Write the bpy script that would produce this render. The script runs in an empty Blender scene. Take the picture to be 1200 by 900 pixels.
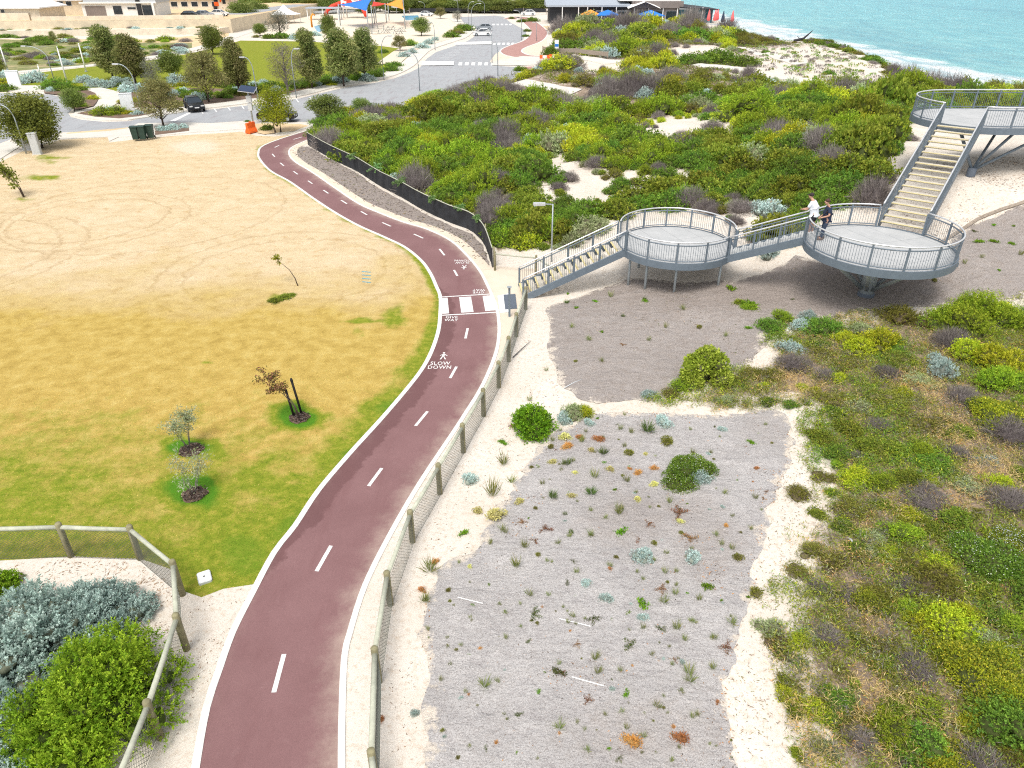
import bpy, bmesh, math, random
import numpy as np
from mathutils import Vector, Matrix
from mathutils.geometry import delaunay_2d_cdt

S = bpy.context.scene
C = S.collection
R = math.radians
# ------------------------------------------------------------------ camera
PITCH, CAMH, FPX = R(30.2), 14.0, 841.0
cd = bpy.data.cameras.new('camera')
cam = bpy.data.objects.new('camera', cd)
C.objects.link(cam)
cam.location = (0, 0, CAMH)
cam.rotation_euler = (math.pi / 2 - PITCH, 0, 0)
cd.sensor_width = 36.0
cd.lens = FPX / 1200 * 36.0
cd.clip_start, cd.clip_end = 0.5, 9000
S.camera = cam
# ------------------------------------------------------------------ daylight (bright overcast)
SUN_EL, SUN_AZ = R(62), R(200)       # azimuth measured from +Y clockwise
w = bpy.data.worlds.new('World')
S.world = w
w.use_nodes = True
nt = w.node_tree
nt.nodes.clear()
wo = nt.nodes.new('ShaderNodeOutputWorld')
bg = nt.nodes.new('ShaderNodeBackground')
sky = nt.nodes.new('ShaderNodeTexSky')
sky.sky_type = 'NISHITA'
sky.sun_disc = False
sky.sun_elevation = SUN_EL
sky.sun_rotation = SUN_AZ
sky.dust_density = 3.0
hs = nt.nodes.new('ShaderNodeHueSaturation')
hs.inputs['Saturation'].default_value = 0.25    # thin cloud: a greyer sky
nt.links.new(sky.outputs[0], hs.inputs['Color'])
nt.links.new(hs.outputs[0], bg.inputs['Color'])
bg.inputs['Strength'].default_value = 0.135
nt.links.new(bg.outputs[0], wo.inputs['Surface'])
sl = bpy.data.lights.new('sun', 'SUN')
so = bpy.data.objects.new('sun', sl)
C.objects.link(so)
sl.energy = 1.5
sl.angle = R(22)
sl.color = (1.0, 0.95, 0.88)
sd = Vector((math.sin(SUN_AZ) * math.cos(SUN_EL), math.cos(SUN_AZ) * math.cos(SUN_EL), math.sin(SUN_EL)))
so.rotation_euler = sd.to_track_quat('Z', 'Y').to_euler()
so.location = (0, 0, 60)
vs = S.view_settings
vs.view_transform = 'Standard'
vs.look = 'None'
vs.gamma = 1.0
vs.use_curve_mapping = False
vs.exposure = 0.76
S.cycles.max_bounces = 6
S.cycles.diffuse_bounces = 3
S.cycles.glossy_bounces = 2
S.cycles.transmission_bounces = 4
S.cycles.transparent_max_bounces = 6
S.cycles.use_denoising = False
S.cycles.filter_width = 1.15
S.cycles.sample_clamp_indirect = 4.0

# ------------------------------------------------------------------ geometry of the view: a photo pixel (1200x900) to a point at height z
CT, ST = math.cos(PITCH), math.sin(PITCH)
def P(px, py, z=0.0):
    v = py - 450.0
    t = (CAMH - z) / (v * CT + FPX * ST)
    return ((px - 600.0) * t, t * (FPX * CT - v * ST), z)
def PP(pts, z=0.0):
    return [P(x, y, z)[:2] for x, y in pts]
def proj(X, Y, Z):
    h = CAMH - Z
    d = Y * CT + h * ST
    return 600 + FPX * X / d, 450 + FPX * (-Y * ST + h * CT) / d
def scale_at(Y, Z=0.0):                  # photo pixels per metre
    return FPX / (Y * CT + (CAMH - Z) * ST)
def height_to(X, Y, z0, ytop):           # height of something standing at X,Y that reaches row ytop
    lo, hi = 0.05, 40.0
    for _ in range(40):
        m = (lo + hi) / 2
        if proj(X, Y, z0 + m)[1] > ytop: lo = m
        else: hi = m
    return lo
def pip(x, y, poly):
    x = np.asarray(x, float); y = np.asarray(y, float)
    r = np.zeros(x.shape, bool)
    n = len(poly)
    for i in range(n):
        x1, y1 = poly[i]; x2, y2 = poly[(i + 1) % n]
        if y1 == y2: continue
        c = ((y1 > y) != (y2 > y)) & (x < (x2 - x1) * (y - y1) / (y2 - y1) + x1)
        r ^= c
    return r
def dist_poly(x, y, line, closed=False):
    x = np.asarray(x, float); y = np.asarray(y, float)
    d = np.full(x.shape, 1e9)
    n = len(line)
    for i in range(n if closed else n - 1):
        x1, y1 = line[i]; x2, y2 = line[(i + 1) % n]
        dx, dy = x2 - x1, y2 - y1
        L = dx * dx + dy * dy + 1e-12
        t = np.clip(((x - x1) * dx + (y - y1) * dy) / L, 0, 1)
        d = np.minimum(d, np.hypot(x - x1 - t * dx, y - y1 - t * dy))
    return d
def sstep(a, b, x):
    t = np.clip((np.asarray(x, float) - a) / (b - a), 0, 1)
    return t * t * (3 - 2 * t)
# value noise on numpy arrays
_rg = np.random.RandomState(5)
_tab = _rg.rand(256, 256)
def noise(x, y, s=1.0, o=0):
    x = np.asarray(x, float) / s + 37.3 * o + 1000; y = np.asarray(y, float) / s + 91.7 * o + 1000
    xi = np.floor(x).astype(int); yi = np.floor(y).astype(int)
    fx = x - xi; fy = y - yi
    fx = fx * fx * (3 - 2 * fx); fy = fy * fy * (3 - 2 * fy)
    a = _tab[xi % 256, yi % 256]; b = _tab[(xi + 1) % 256, yi % 256]
    c = _tab[xi % 256, (yi + 1) % 256]; d = _tab[(xi + 1) % 256, (yi + 1) % 256]
    return (a * (1 - fx) + b * fx) * (1 - fy) + (c * (1 - fx) + d * fx) * fy
def fbm(x, y, s=1.0, o=0):
    return (noise(x, y, s, o) + .5 * noise(x, y, s / 2.1, o + 1) + .25 * noise(x, y, s / 4.3, o + 2)) / 1.75

# ------------------------------------------------------------------ terrain
EDGE = PP([(450, 990), (444, 799), (457, 708), (483, 635), (515, 578), (543, 530), (567, 487), (596, 424), (608, 380), (625, 335),
           (605, 300), (577, 290), (553, 268), (503, 246), (444, 214), (388, 182), (361, 168), (368, 142), (430, 133), (490, 122),
           (560, 105), (605, 92), (640, 72), (640, 40), (640, 22)])
EDGE = [(-3.2, -30.0)] + EDGE + [(14.0, 330.0)]
DUNE_SIDE = EDGE + [(400, 330), (400, -30)]
CTRL = np.array([
    (7.5, 33, .45), (5, 33, .3), (10, 33, .8), (16, 29.4, 1.36), (12, 27, .75), (8, 26, .35), (24.2, 38.4, 4.35), (27, 39.5, 4.7), (22, 33.5, 2.7),
    (20, 34.5, 2.6), (24, 29, 2.3), (20, 25, 1.3), (6, 20, .2), (10, 14, .3), (15, 16, .7), (12, 9, .4), (20, 12, 1.0), (30, 20, 2.2), (30, 30, 3.6),
    (35, 45, 4.6), (14, 45, 1.5), (8, 45, 1.0), (15, 38, 1.7), (19, 44, 3.5), (22, 48, 4.3), (17, 40, 2.4), (13, 52, 2.2), (26, 55, 3.6), (20, 60, 2.2), (10, 60, 1.4), (0, 60, .8), (5, 75, .9), (32, 60, 3.2),
    (40, 70, 2.8), (50, 60, 3.0), (45, 45, 4.2), (50, 90, 1.5), (30, 90, 1.8), (15, 90, 1.0), (0, 85, .6), (-10, 75, .5), (55, 120, 1.0), (40, 130, 1.2),
    (20, 130, .8), (10, 140, .3), (50, 160, 1.0), (40, 180, .6), (30, 200, .2), (48, 215, .2), (60, 250, .2), (8, 5, .2), (30, 5, 1.2), (60, 20, 4), (60, 40, 4)])
CREST = np.array([(-50, 75), (20, 72), (60, 66), (85, 59), (92, 57), (100, 53), (110, 54.5), (120, 56.5), (140, 60), (152, 60.5), (158, 59), (165, 52), (175, 51), (200, 54), (220, 58), (330, 62), (2000, 62)])
def terrain(x, y):
    x = np.asarray(x, float); y = np.asarray(y, float)
    num = np.zeros(x.shape); den = np.zeros(x.shape)
    for cx_, cy_, cz_ in CTRL:
        k = 1.0 / ((x - cx_) ** 2 + (y - cy_) ** 2 + 5.0) ** 2.2
        num += k * cz_; den += k
    h = num / den
    ins = pip(x, y, DUNE_SIDE)
    d = dist_poly(x, y, EDGE)
    m = np.where(ins, sstep(0.3, 6.5, d), 0.0)
    z = h * m
    far = sstep(36, 50, y)                                   # hummocks in the scrub
    z = z + m * (far * 1.7 * (fbm(x, y, 9.0, 1) - .5) + (.16 * (fbm(x, y, 3.2, 4) - .5)) * (1 - .4 * far))
    cr = np.interp(y, CREST[:, 0], CREST[:, 1])
    k = sstep(0, 11, x - cr)
    kf = sstep(102, 122, y)
    z = z * (1 - k) + k * (-4.3 - 1.8 * kf)
    z = z - np.clip((x - cr - 11) * .055, 0, 3.0)
    return z
def G(px, py):                                               # where the sight line of a photo pixel meets the terrain
    v = py - 450.0
    ts = np.concatenate([np.geomspace(.008, .9, 1500)])
    X = (px - 600.0) * ts; Y = ts * (FPX * CT - v * ST); Z = CAMH - ts * (v * CT + FPX * ST)
    f = Z - terrain(X, Y)
    i = int(np.argmax(f < 0)) if (f < 0).any() else len(ts) - 1
    if i == 0: i = 1
    a = f[i - 1] / (f[i - 1] - f[i] + 1e-12)
    t = ts[i - 1] + (ts[i] - ts[i - 1]) * min(max(a, 0), 1)
    X = (px - 600.0) * t; Y = t * (FPX * CT - v * ST)
    return (float(X), float(Y), float(terrain(np.array([X]), np.array([Y]))[0]))
def GG(pts):
    return [G(x, y)[:2] for x, y in pts]
def tz(x, y):
    return float(terrain(np.array([x]), np.array([y]))[0])

# ------------------------------------------------------------------ materials
MATS = {}
def nodes(name):
    m = bpy.data.materials.new(name)
    m.use_nodes = True
    t = m.node_tree
    b = t.nodes['Principled BSDF']
    MATS[name] = m
    return m, t, b
def N(t, kind, **kw):
    n = t.nodes.new(kind)
    for k, v in kw.items():
        if k in n.inputs: n.inputs[k].default_value = v
        else: setattr(n, k, v)
    return n
def coords(t, scale=(1, 1, 1)):
    g = t.nodes.new('ShaderNodeNewGeometry')
    if scale == (1, 1, 1): return g.outputs['Position']
    mp = N(t, 'ShaderNodeVectorMath', operation='MULTIPLY')
    mp.inputs[1].default_value = scale
    t.links.new(g.outputs['Position'], mp.inputs[0])
    return mp.outputs[0]
def nz(t, vec, scale, detail=4, rough=.6):
    n = N(t, 'ShaderNodeTexNoise')
    n.inputs['Scale'].default_value = scale
    n.inputs['Detail'].default_value = detail
    n.inputs['Roughness'].default_value = rough
    t.links.new(vec, n.inputs['Vector'])
    return n.outputs['Fac']
def ramp(t, fac, stops):
    r = t.nodes.new('ShaderNodeValToRGB')
    e = r.color_ramp.elements
    while len(e) < len(stops): e.new(.5)
    for i, (p, c) in enumerate(stops):
        e[i].position = p
        e[i].color = (*c, 1) if len(c) == 3 else c
    t.links.new(fac, r.inputs[0])
    return r.outputs[0]
def mix(t, fac, a, b, mode='MIX'):
    m = t.nodes.new('ShaderNodeMix')
    m.data_type = 'RGBA'
    m.blend_type = mode
    for s, i in ((fac, 0), (a, 6), (b, 7)):
        if hasattr(s, 'is_output'): t.links.new(s, m.inputs[i])
        elif i == 0: m.inputs[0].default_value = s
        else: m.inputs[i].default_value = (*s, 1)
    return m.outputs[2]
def math_(t, op, a, b=None, c=None, clamp=False):
    m = N(t, 'ShaderNodeMath', operation=op)
    m.use_clamp = clamp
    for i, s in enumerate((a, b, c)):
        if s is None: continue
        if hasattr(s, 'is_output'): t.links.new(s, m.inputs[i])
        else: m.inputs[i].default_value = s
    return m.outputs[0]
def bump(t, b, h, strength=.3, dist=.02):
    n = N(t, 'ShaderNodeBump')
    n.inputs['Strength'].default_value = strength
    n.inputs['Distance'].default_value = dist
    t.links.new(h, n.inputs['Height'])
    t.links.new(n.outputs[0], b.inputs['Normal'])
def attr(t, name):
    a = N(t, 'ShaderNodeAttribute', attribute_name=name)
    return a
def plain(name, col, rough=.6, metal=0.0, var=.12, scale=6.0, spec=.4):
    m, t, b = nodes(name)
    g = N(t, 'ShaderNodeTexCoord').outputs['Object']
    f = nz(t, g, scale, 5, .65)
    lo = tuple(c * (1 - var) for c in col); hi = tuple(min(1, c * (1 + var)) for c in col)
    t.links.new(ramp(t, f, [(.3, lo), (.7, hi)]), b.inputs['Base Color'])
    b.inputs['Roughness'].default_value = rough
    b.inputs['Metallic'].default_value = metal
    b.inputs['Specular IOR Level'].default_value = spec
    return m

plain('galvanised', (.36, .40, .42), .45, .35, .1, 8)
plain('rail_bright', (.66, .67, .68), .35, .5, .06, 8)
plain('steel_blue', (.14, .175, .21), .5, .1, .1, 5)
plain('deck_plain', (.40, .41, .41), .75, 0, .08, 1.5)
plain('tread', (.50, .465, .395), .8, 0, .12, 4)
plain('tread_grey', (.42, .43, .42), .8, 0, .1, 4)
plain('nosing', (.62, .53, .26), .6, 0, .08, 6)
plain('timber', (.23, .21, .12), .85, 0, .28, 5)
plain('timber_rail', (.42, .43, .34), .8, 0, .18, 5)
plain('wire', (.12, .13, .11), .6, .3, .1, 5)
plain('wire_pale', (.28, .28, .25), .6, .3, .1, 5)
plain('screen', (.020, .022, .026), .8, 0, .6, 1.2)
plain('dark_plate', (.10, .12, .15), .7, 0, .1, 8)
plain('white_paint', (.78, .78, .76), .6, 0, .08, 5)
plain('road_paint', (.66, .64, .62), .7, 0, .22, 9)
plain('concrete', (.58, .55, .49), .85, 0, .10, .6)
plain('kerb', (.66, .64, .60), .85, 0, .10, 2.0)
plain('paving', (.62, .53, .42), .85, 0, .08, 1.0)
plain('mulch', (.16, .105, .075), .95, 0, .4, 1.5)
plain('stake', (.012, .010, .010), .8)
plain('bark', (.10, .075, .06), .9, 0, .3, 6)
plain('bark_grey', (.20, .18, .17), .9, 0, .3, 6)
plain('bin_green', (.02, .05, .04), .45, 0, .15, 4)
plain('rubber', (.012, .012, .013), .8)
plain('glass_dark', (.02, .03, .04), .12, 0, .3, 2, .6)
plain('glass_teal', (.03, .10, .13), .12, 0, .3, 2, .6)
plain('car_black', (.012, .014, .018), .25, .2, .1, 3, .6)
plain('car_white', (.75, .75, .74), .3, 0, .04, 3, .6)
plain('car_silver', (.42, .45, .48), .3, .5, .05, 3, .6)
plain('lamp_glass', (.6, .6, .58), .3)
plain('tail_red', (.4, .02, .02), .3)
plain('orange_plastic', (.80, .13, .02), .5, 0, .08, 5)
plain('box_grey', (.52, .54, .55), .5, .1, .06, 3)
plain('sign_white', (.75, .77, .78), .5, 0, .04, 3)
plain('limestone', (.62, .53, .39), .9, 0, .14, .8)
plain('limestone_pale', (.66, .58, .46), .9, 0, .14, .8)
plain('tan_sand', (.62, .46, .27), .95, 0, .16, .25)
plain('render_white', (.72, .72, .70), .8, 0, .05, 1)
plain('render_grey', (.45, .47, .49), .8, 0, .05, 1)
plain('roof_white', (.80, .81, .83), .5, 0, .04, 1)
plain('roof_grey', (.36, .40, .45), .5, .1, .05, 1)
plain('clad_black', (.018, .02, .024), .6, 0, .2, 1)
plain('clad_brown', (.20, .17, .155), .7, 0, .12, 1)
plain('canvas_blue', (.02, .17, .55), .7, 0, .08, 1)
plain('canvas_orange', (.85, .30, .03), .7, 0, .08, 1)
plain('canvas_red', (.75, .06, .03), .7, 0, .08, 1)
plain('canvas_white', (.80, .79, .76), .7, 0, .04, 1)
plain('canvas_coral', (.80, .14, .14), .7, 0, .08, 1)
plain('canvas_navy', (.02, .035, .07), .7, 0, .08, 1)
plain('solar', (.03, .05, .10), .15, .2, .1, 2, .6)
plain('skin', (.52, .30, .21), .6, 0, .06, 10)
plain('cloth_white', (.72, .76, .82), .85, 0, .05, 12)
plain('cloth_navy', (.014, .024, .055), .85, 0, .15, 12)
plain('cloth_dark', (.018, .02, .026), .85, 0, .15, 12)
plain('denim', (.03, .045, .08), .9, 0, .15, 12)
plain('hair_brown', (.06, .03, .018), .7, 0, .2, 20)
plain('cap_dark', (.03, .022, .022), .8, 0, .1, 20)
plain('shoe_brown', (.12, .085, .07), .7, 0, .15, 20)
plain('eye_dark', (.01, .01, .01), .3)
plain('water_pool', (.10, .36, .55), .2, 0, .05, .5)
plain('dry_wood', (.30, .25, .20), .9, 0, .3, 8)
plain('blue_mark', (.12, .30, .36), .9, 0, .2, 8)
plain('driftwood', (.03, .03, .035), .9, 0, .2, 4)

def ground_mat():
    m, t, b = nodes('sand_ground')
    g = coords(t)
    f1 = nz(t, g, .35, 6, .6); f2 = nz(t, g, 6.0, 5, .7); f3 = nz(t, g, 30, 3, .7)
    sand = ramp(t, f1, [(.3, (.585, .525, .45)), (.7, (.68, .63, .56))])
    sand = mix(t, ramp(t, f2, [(.30, (.55,) * 3), (.5, (0,) * 3)]), sand, (.42, .31, .21))
    sand = mix(t, ramp(t, f3, [(.34, (.5,) * 3), (.42, (0,) * 3)]), sand, (.25, .18, .12))
    lit = attr(t, 'litter').outputs['Fac']
    n1 = nz(t, g, 1.1, 6, .7); n2 = nz(t, g, 9, 5, .75)
    k = math_(t, 'ADD', math_(t, 'MULTIPLY', n1, 1.1), math_(t, 'MULTIPLY', n2, .6))
    k = math_(t, 'SUBTRACT', math_(t, 'ADD', lit, math_(t, 'SUBTRACT', k, .85)), .5)
    k = math_(t, 'MULTIPLY', k, 5.0, clamp=True)
    k = math_(t, 'MULTIPLY', k, math_(t, 'GREATER_THAN', lit, .02))
    litc = ramp(t, n2, [(.3, (.13, .105, .085)), (.5, (.25, .19, .14)), (.68, (.40, .31, .22))])
    t.links.new(mix(t, k, sand, litc), b.inputs['Base Color'])
    b.inputs['Roughness'].default_value = .95
    b.inputs['Specular IOR Level'].default_value = .1
    h = math_(t, 'ADD', math_(t, 'MULTIPLY', f2, .7), math_(t, 'MULTIPLY', f3, .3))
    bump(t, b, h, .5, .06)
    return m
ground_mat()
def bank_mat():
    m, t, b = nodes('bank_soil')
    g = coords(t); f = nz(t, g, .14, 6, .7); f2 = nz(t, g, .9, 6, .75)
    c = ramp(t, f, [(.32, (.50, .37, .22)), (.44, (.30, .27, .12)), (.55, (.17, .20, .05)), (.66, (.30, .26, .22)), (.75, (.52, .40, .25))])
    c = mix(t, ramp(t, f2, [(.40, (.6,) * 3), (.55, (0,) * 3)]), c, (.10, .11, .04))
    t.links.new(c, b.inputs['Base Color']); b.inputs['Roughness'].default_value = .95
bank_mat()
def lawn_mat():
    m, t, b = nodes('lawn')
    g = coords(t)
    fine = nz(t, g, 22, 4, .75); mid = nz(t, g, 1.6, 6, .65); big = nz(t, g, .22, 5, .6)
    streak = nz(t, coords(t, (.8, 1.1, 1)), .8, 7, .72)
    tan = ramp(t, streak, [(.28, (.48, .365, .22)), (.5, (.58, .46, .29)), (.72, (.64, .53, .37))])
    wear = nz(t, coords(t, (.9, 1.4, 1)), .55, 7, .72)
    tan = mix(t, ramp(t, wear, [(.52, (0,) * 3), (.66, (.55,) * 3)]), tan, (.62, .49, .33))
    tan = mix(t, ramp(t, mid, [(.30, (.7,) * 3), (.45, (0,) * 3)]), tan, (.44, .29, .13))
    worn = attr(t, 'worn').outputs['Fac']
    wq = math_(t, 'MULTIPLY', math_(t, 'ADD', worn, math_(t, 'MULTIPLY', math_(t, 'SUBTRACT', streak, .5), 1.6)), math_(t, 'MULTIPLY', worn, 1.4), clamp=True)
    tan = mix(t, wq, tan, (.62, .53, .40))
    scr = nz(t, coords(t, (1.6, .55, 1)), 1.9, 7, .8)
    tan = mix(t, ramp(t, scr, [(.60, (0,) * 3), (.70, (.55,) * 3)]), tan, (.36, .25, .13))
    sp = N(t, 'ShaderNodeSeparateXYZ'); t.links.new(g, sp.inputs[0])
    ring = None
    for (cx_, cy_, rr_) in ((-27, 45, 4.6), (-27, 45, 6.0), (-24, 47, 8.6), (-12, 36, 5.2), (-12, 36, 6.5), (-33, 38, 7.0), (-33, 38, 8.4)):
        dx = math_(t, 'SUBTRACT', sp.outputs[0], cx_); dy = math_(t, 'SUBTRACT', sp.outputs[1], cy_)
        dd = math_(t, 'SQRT', math_(t, 'ADD', math_(t, 'MULTIPLY', dx, dx), math_(t, 'MULTIPLY', dy, dy)))
        e_ = math_(t, 'ABSOLUTE', math_(t, 'ADD', math_(t, 'SUBTRACT', dd, rr_), math_(t, 'MULTIPLY', math_(t, 'SUBTRACT', streak, .5), 1.6)))
        e_ = math_(t, 'SUBTRACT', 1.0, math_(t, 'DIVIDE', e_, .16), clamp=True)
        ring = e_ if ring is None else math_(t, 'MAXIMUM', ring, e_)
    ring = math_(t, 'MULTIPLY', ring, math_(t, 'MULTIPLY', nz(t, g, .35, 3, .6), .9))
    tan = mix(t, ring, tan, (.34, .235, .12))
    gold = ramp(t, mid, [(.28, (.335, .23, .055)), (.5, (.45, .322, .088)), (.75, (.545, .42, .145))])
    grn = ramp(t, nz(t, g, 3.2, 6, .75), [(.3, (.11, .17, .012)), (.5, (.20, .24, .022)), (.68, (.34, .31, .05))])
    ag = attr(t, 'gold').outputs['Fac']; ae = attr(t, 'green').outputs['Fac']
    def thr(a, n, k, w_):
        q = math_(t, 'ADD', a, math_(t, 'MULTIPLY', math_(t, 'SUBTRACT', n, .5), w_))
        return math_(t, 'MULTIPLY_ADD', math_(t, 'SUBTRACT', q, .5), k, .5, clamp=True)
    c = mix(t, thr(ag, big, 1.5, 1.1), tan, gold)
    n4 = nz(t, g, .9, 6, .75)
    c = mix(t, thr(ae, n4, 2.4, 1.3), c, grn)
    deep = math_(t, 'MULTIPLY', math_(t, 'SUBTRACT', ae, .95), 3.0, clamp=True)
    c = mix(t, deep, c, (.065, .19, .012))
    c = mix(t, ramp(t, fine, [(.35, (.45,) * 3), (.55, (0,) * 3)]), c, mix(t, .5, c, (.16, .11, .02)))
    t.links.new(c, b.inputs['Base Color'])
    b.inputs['Roughness'].default_value = .95
    b.inputs['Specular IOR Level'].default_value = .1
    bump(t, b, fine, .6, .04)
    return m
lawn_mat()
def asphalt_mat(name, col, col2, stain):
    m, t, b = nodes(name)
    g = coords(t)
    f = nz(t, g, .5, 6, .65); fine = nz(t, g, 60, 2, .8); st = nz(t, g, 2.2, 6, .7)
    c = ramp(t, f, [(.3, col), (.7, col2)])
    c = mix(t, ramp(t, st, [(.60, (0,) * 3), (.75, (.45,) * 3)]), c, stain)
    c = mix(t, ramp(t, fine, [(.4, (.35,) * 3), (.6, (0,) * 3)]), c, mix(t, .6, c, (0.02, .02, .02)))
    w = attr(t, 'damp').outputs['Fac']
    q = math_(t, 'ADD', w, math_(t, 'MULTIPLY', math_(t, 'SUBTRACT', nz(t, g, 1.9, 6, .7), .5), .9))
    q = math_(t, 'MULTIPLY', math_(t, 'SUBTRACT', q, .5), 9, clamp=True)
    q = math_(t, 'MULTIPLY', q, math_(t, 'GREATER_THAN', w, .02))
    c = mix(t, math_(t, 'MULTIPLY', q, .5), c, (.085, .035, .035))
    ed = attr(t, 'dust').outputs['Fac']
    dq = math_(t, 'MULTIPLY', math_(t, 'ADD', ed, math_(t, 'MULTIPLY', math_(t, 'SUBTRACT', nz(t, g, 1.3, 7, .75), .62), 2.2)), ed, clamp=True)
    c = mix(t, math_(t, 'MULTIPLY', dq, .6), c, (.56, .47, .38))
    trk = nz(t, coords(t, (1.6, .25, 1)), 1.0, 5, .7)
    c = mix(t, ramp(t, trk, [(.52, (0,) * 3), (.70, (.35,) * 3)]), c, (.15, .07, .07))
    spk = nz(t, g, 7, 6, .8)
    c = mix(t, ramp(t, spk, [(.62, (0,) * 3), (.72, (.4,) * 3)]), c, (.33, .22, .21))
    t.links.new(c, b.inputs['Base Color'])
    b.inputs['Roughness'].default_value = .85
    b.inputs['Specular IOR Level'].default_value = .25
    bump(t, b, fine, .25, .006)
    return m
asphalt_mat('path_red', (.200, .104, .104), (.245, .134, .134), (.285, .17, .168))
asphalt_mat('road_grey', (.33, .345, .36), (.39, .40, .41), (.43, .43, .43))
asphalt_mat('path_pink', (.40, .22, .19), (.45, .26, .23), (.47, .30, .27))
def matting_mat():
    m, t, b = nodes('matting')
    g = coords(t)
    f = nz(t, g, .45, 6, .65); mid = nz(t, g, 3.0, 6, .75); fine = nz(t, g, 26, 3, .8)
    wv = nz(t, g, 1.1, 7, .78); w2 = nz(t, coords(t, (.5, 1.6, 1)), 1.5, 6, .7)
    c = ramp(t, f, [(.3, (.395, .378, .368)), (.7, (.485, .468, .455))])
    c = mix(t, ramp(t, mid, [(.34, (.6,) * 3), (.5, (0,) * 3)]), c, (.31, .285, .28))
    c = mix(t, ramp(t, wv, [(.52, (0,) * 3), (.68, (.6,) * 3)]), c, (.58, .555, .535))
    c = mix(t, ramp(t, fine, [(.34, (.75,) * 3), (.50, (0,) * 3)]), c, (.22, .19, .175))
    br = attr(t, 'brown').outputs['Fac']
    q = math_(t, 'MULTIPLY', math_(t, 'ADD', br, math_(t, 'MULTIPLY', math_(t, 'SUBTRACT', mid, .5), 1.6)), 1.0, clamp=True)
    c = mix(t, math_(t, 'MULTIPLY', q, .75), c, ramp(t, fine, [(.3, (.17, .13, .105)), (.7, (.31, .255, .215))]))
    sp = N(t, 'ShaderNodeSeparateXYZ'); t.links.new(g, sp.inputs[0])
    sy = math_(t, 'ADD', math_(t, 'ADD', sp.outputs[1], math_(t, 'MULTIPLY', sp.outputs[0], .22)), math_(t, 'MULTIPLY', nz(t, g, .8, 5, .7), .8))
    sm = math_(t, 'LESS_THAN', math_(t, 'FRACT', math_(t, 'MULTIPLY', sy, .52)), .026)
    c = mix(t, math_(t, 'MULTIPLY', sm, .20), c, (.20, .18, .17))
    ed = attr(t, 'edge').outputs['Fac']                       # sand drifted over the margins
    q = math_(t, 'SUBTRACT', math_(t, 'MULTIPLY', nz(t, g, 1.7, 7, .75), 2.6), math_(t, 'ADD', ed, 1.12))
    q = math_(t, 'MULTIPLY', q, 5, clamp=True)
    c = mix(t, q, c, (.60, .535, .455))
    t.links.new(c, b.inputs['Base Color'])
    b.inputs['Roughness'].default_value = .95
    b.inputs['Specular IOR Level'].default_value = .1
    h = math_(t, 'ADD', math_(t, 'MULTIPLY', mid, .6), math_(t, 'ADD', math_(t, 'MULTIPLY', wv, .9), math_(t, 'MULTIPLY', w2, .8)))
    bump(t, b, h, 1.0, .14)
    return m
matting_mat()
def deck_mat():
    m, t, b = nodes('deck')
    g = coords(t); sp = N(t, 'ShaderNodeSeparateXYZ'); t.links.new(g, sp.inputs[0])
    f = nz(t, g, 1.2, 7, .7); s2 = nz(t, g, 9, 4, .7)
    c = ramp(t, f, [(.3, (.36, .37, .37)), (.7, (.46, .465, .46))])
    c = mix(t, ramp(t, s2, [(.58, (0,) * 3), (.72, (.4,) * 3)]), c, (.52, .49, .43))
    fx = math_(t, 'FRACT', math_(t, 'MULTIPLY', math_(t, 'ADD', sp.outputs[0], math_(t, 'MULTIPLY', sp.outputs[1], .35)), .83))
    fy = math_(t, 'FRACT', math_(t, 'MULTIPLY', math_(t, 'SUBTRACT', sp.outputs[1], math_(t, 'MULTIPLY', sp.outputs[0], .35)), .41))
    j = math_(t, 'MAXIMUM', math_(t, 'LESS_THAN', fx, .022), math_(t, 'LESS_THAN', fy, .011))
    c = mix(t, math_(t, 'MULTIPLY', j, .6), c, (.16, .17, .18))
    t.links.new(c, b.inputs['Base Color']); b.inputs['Roughness'].default_value = .75
deck_mat()
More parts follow.
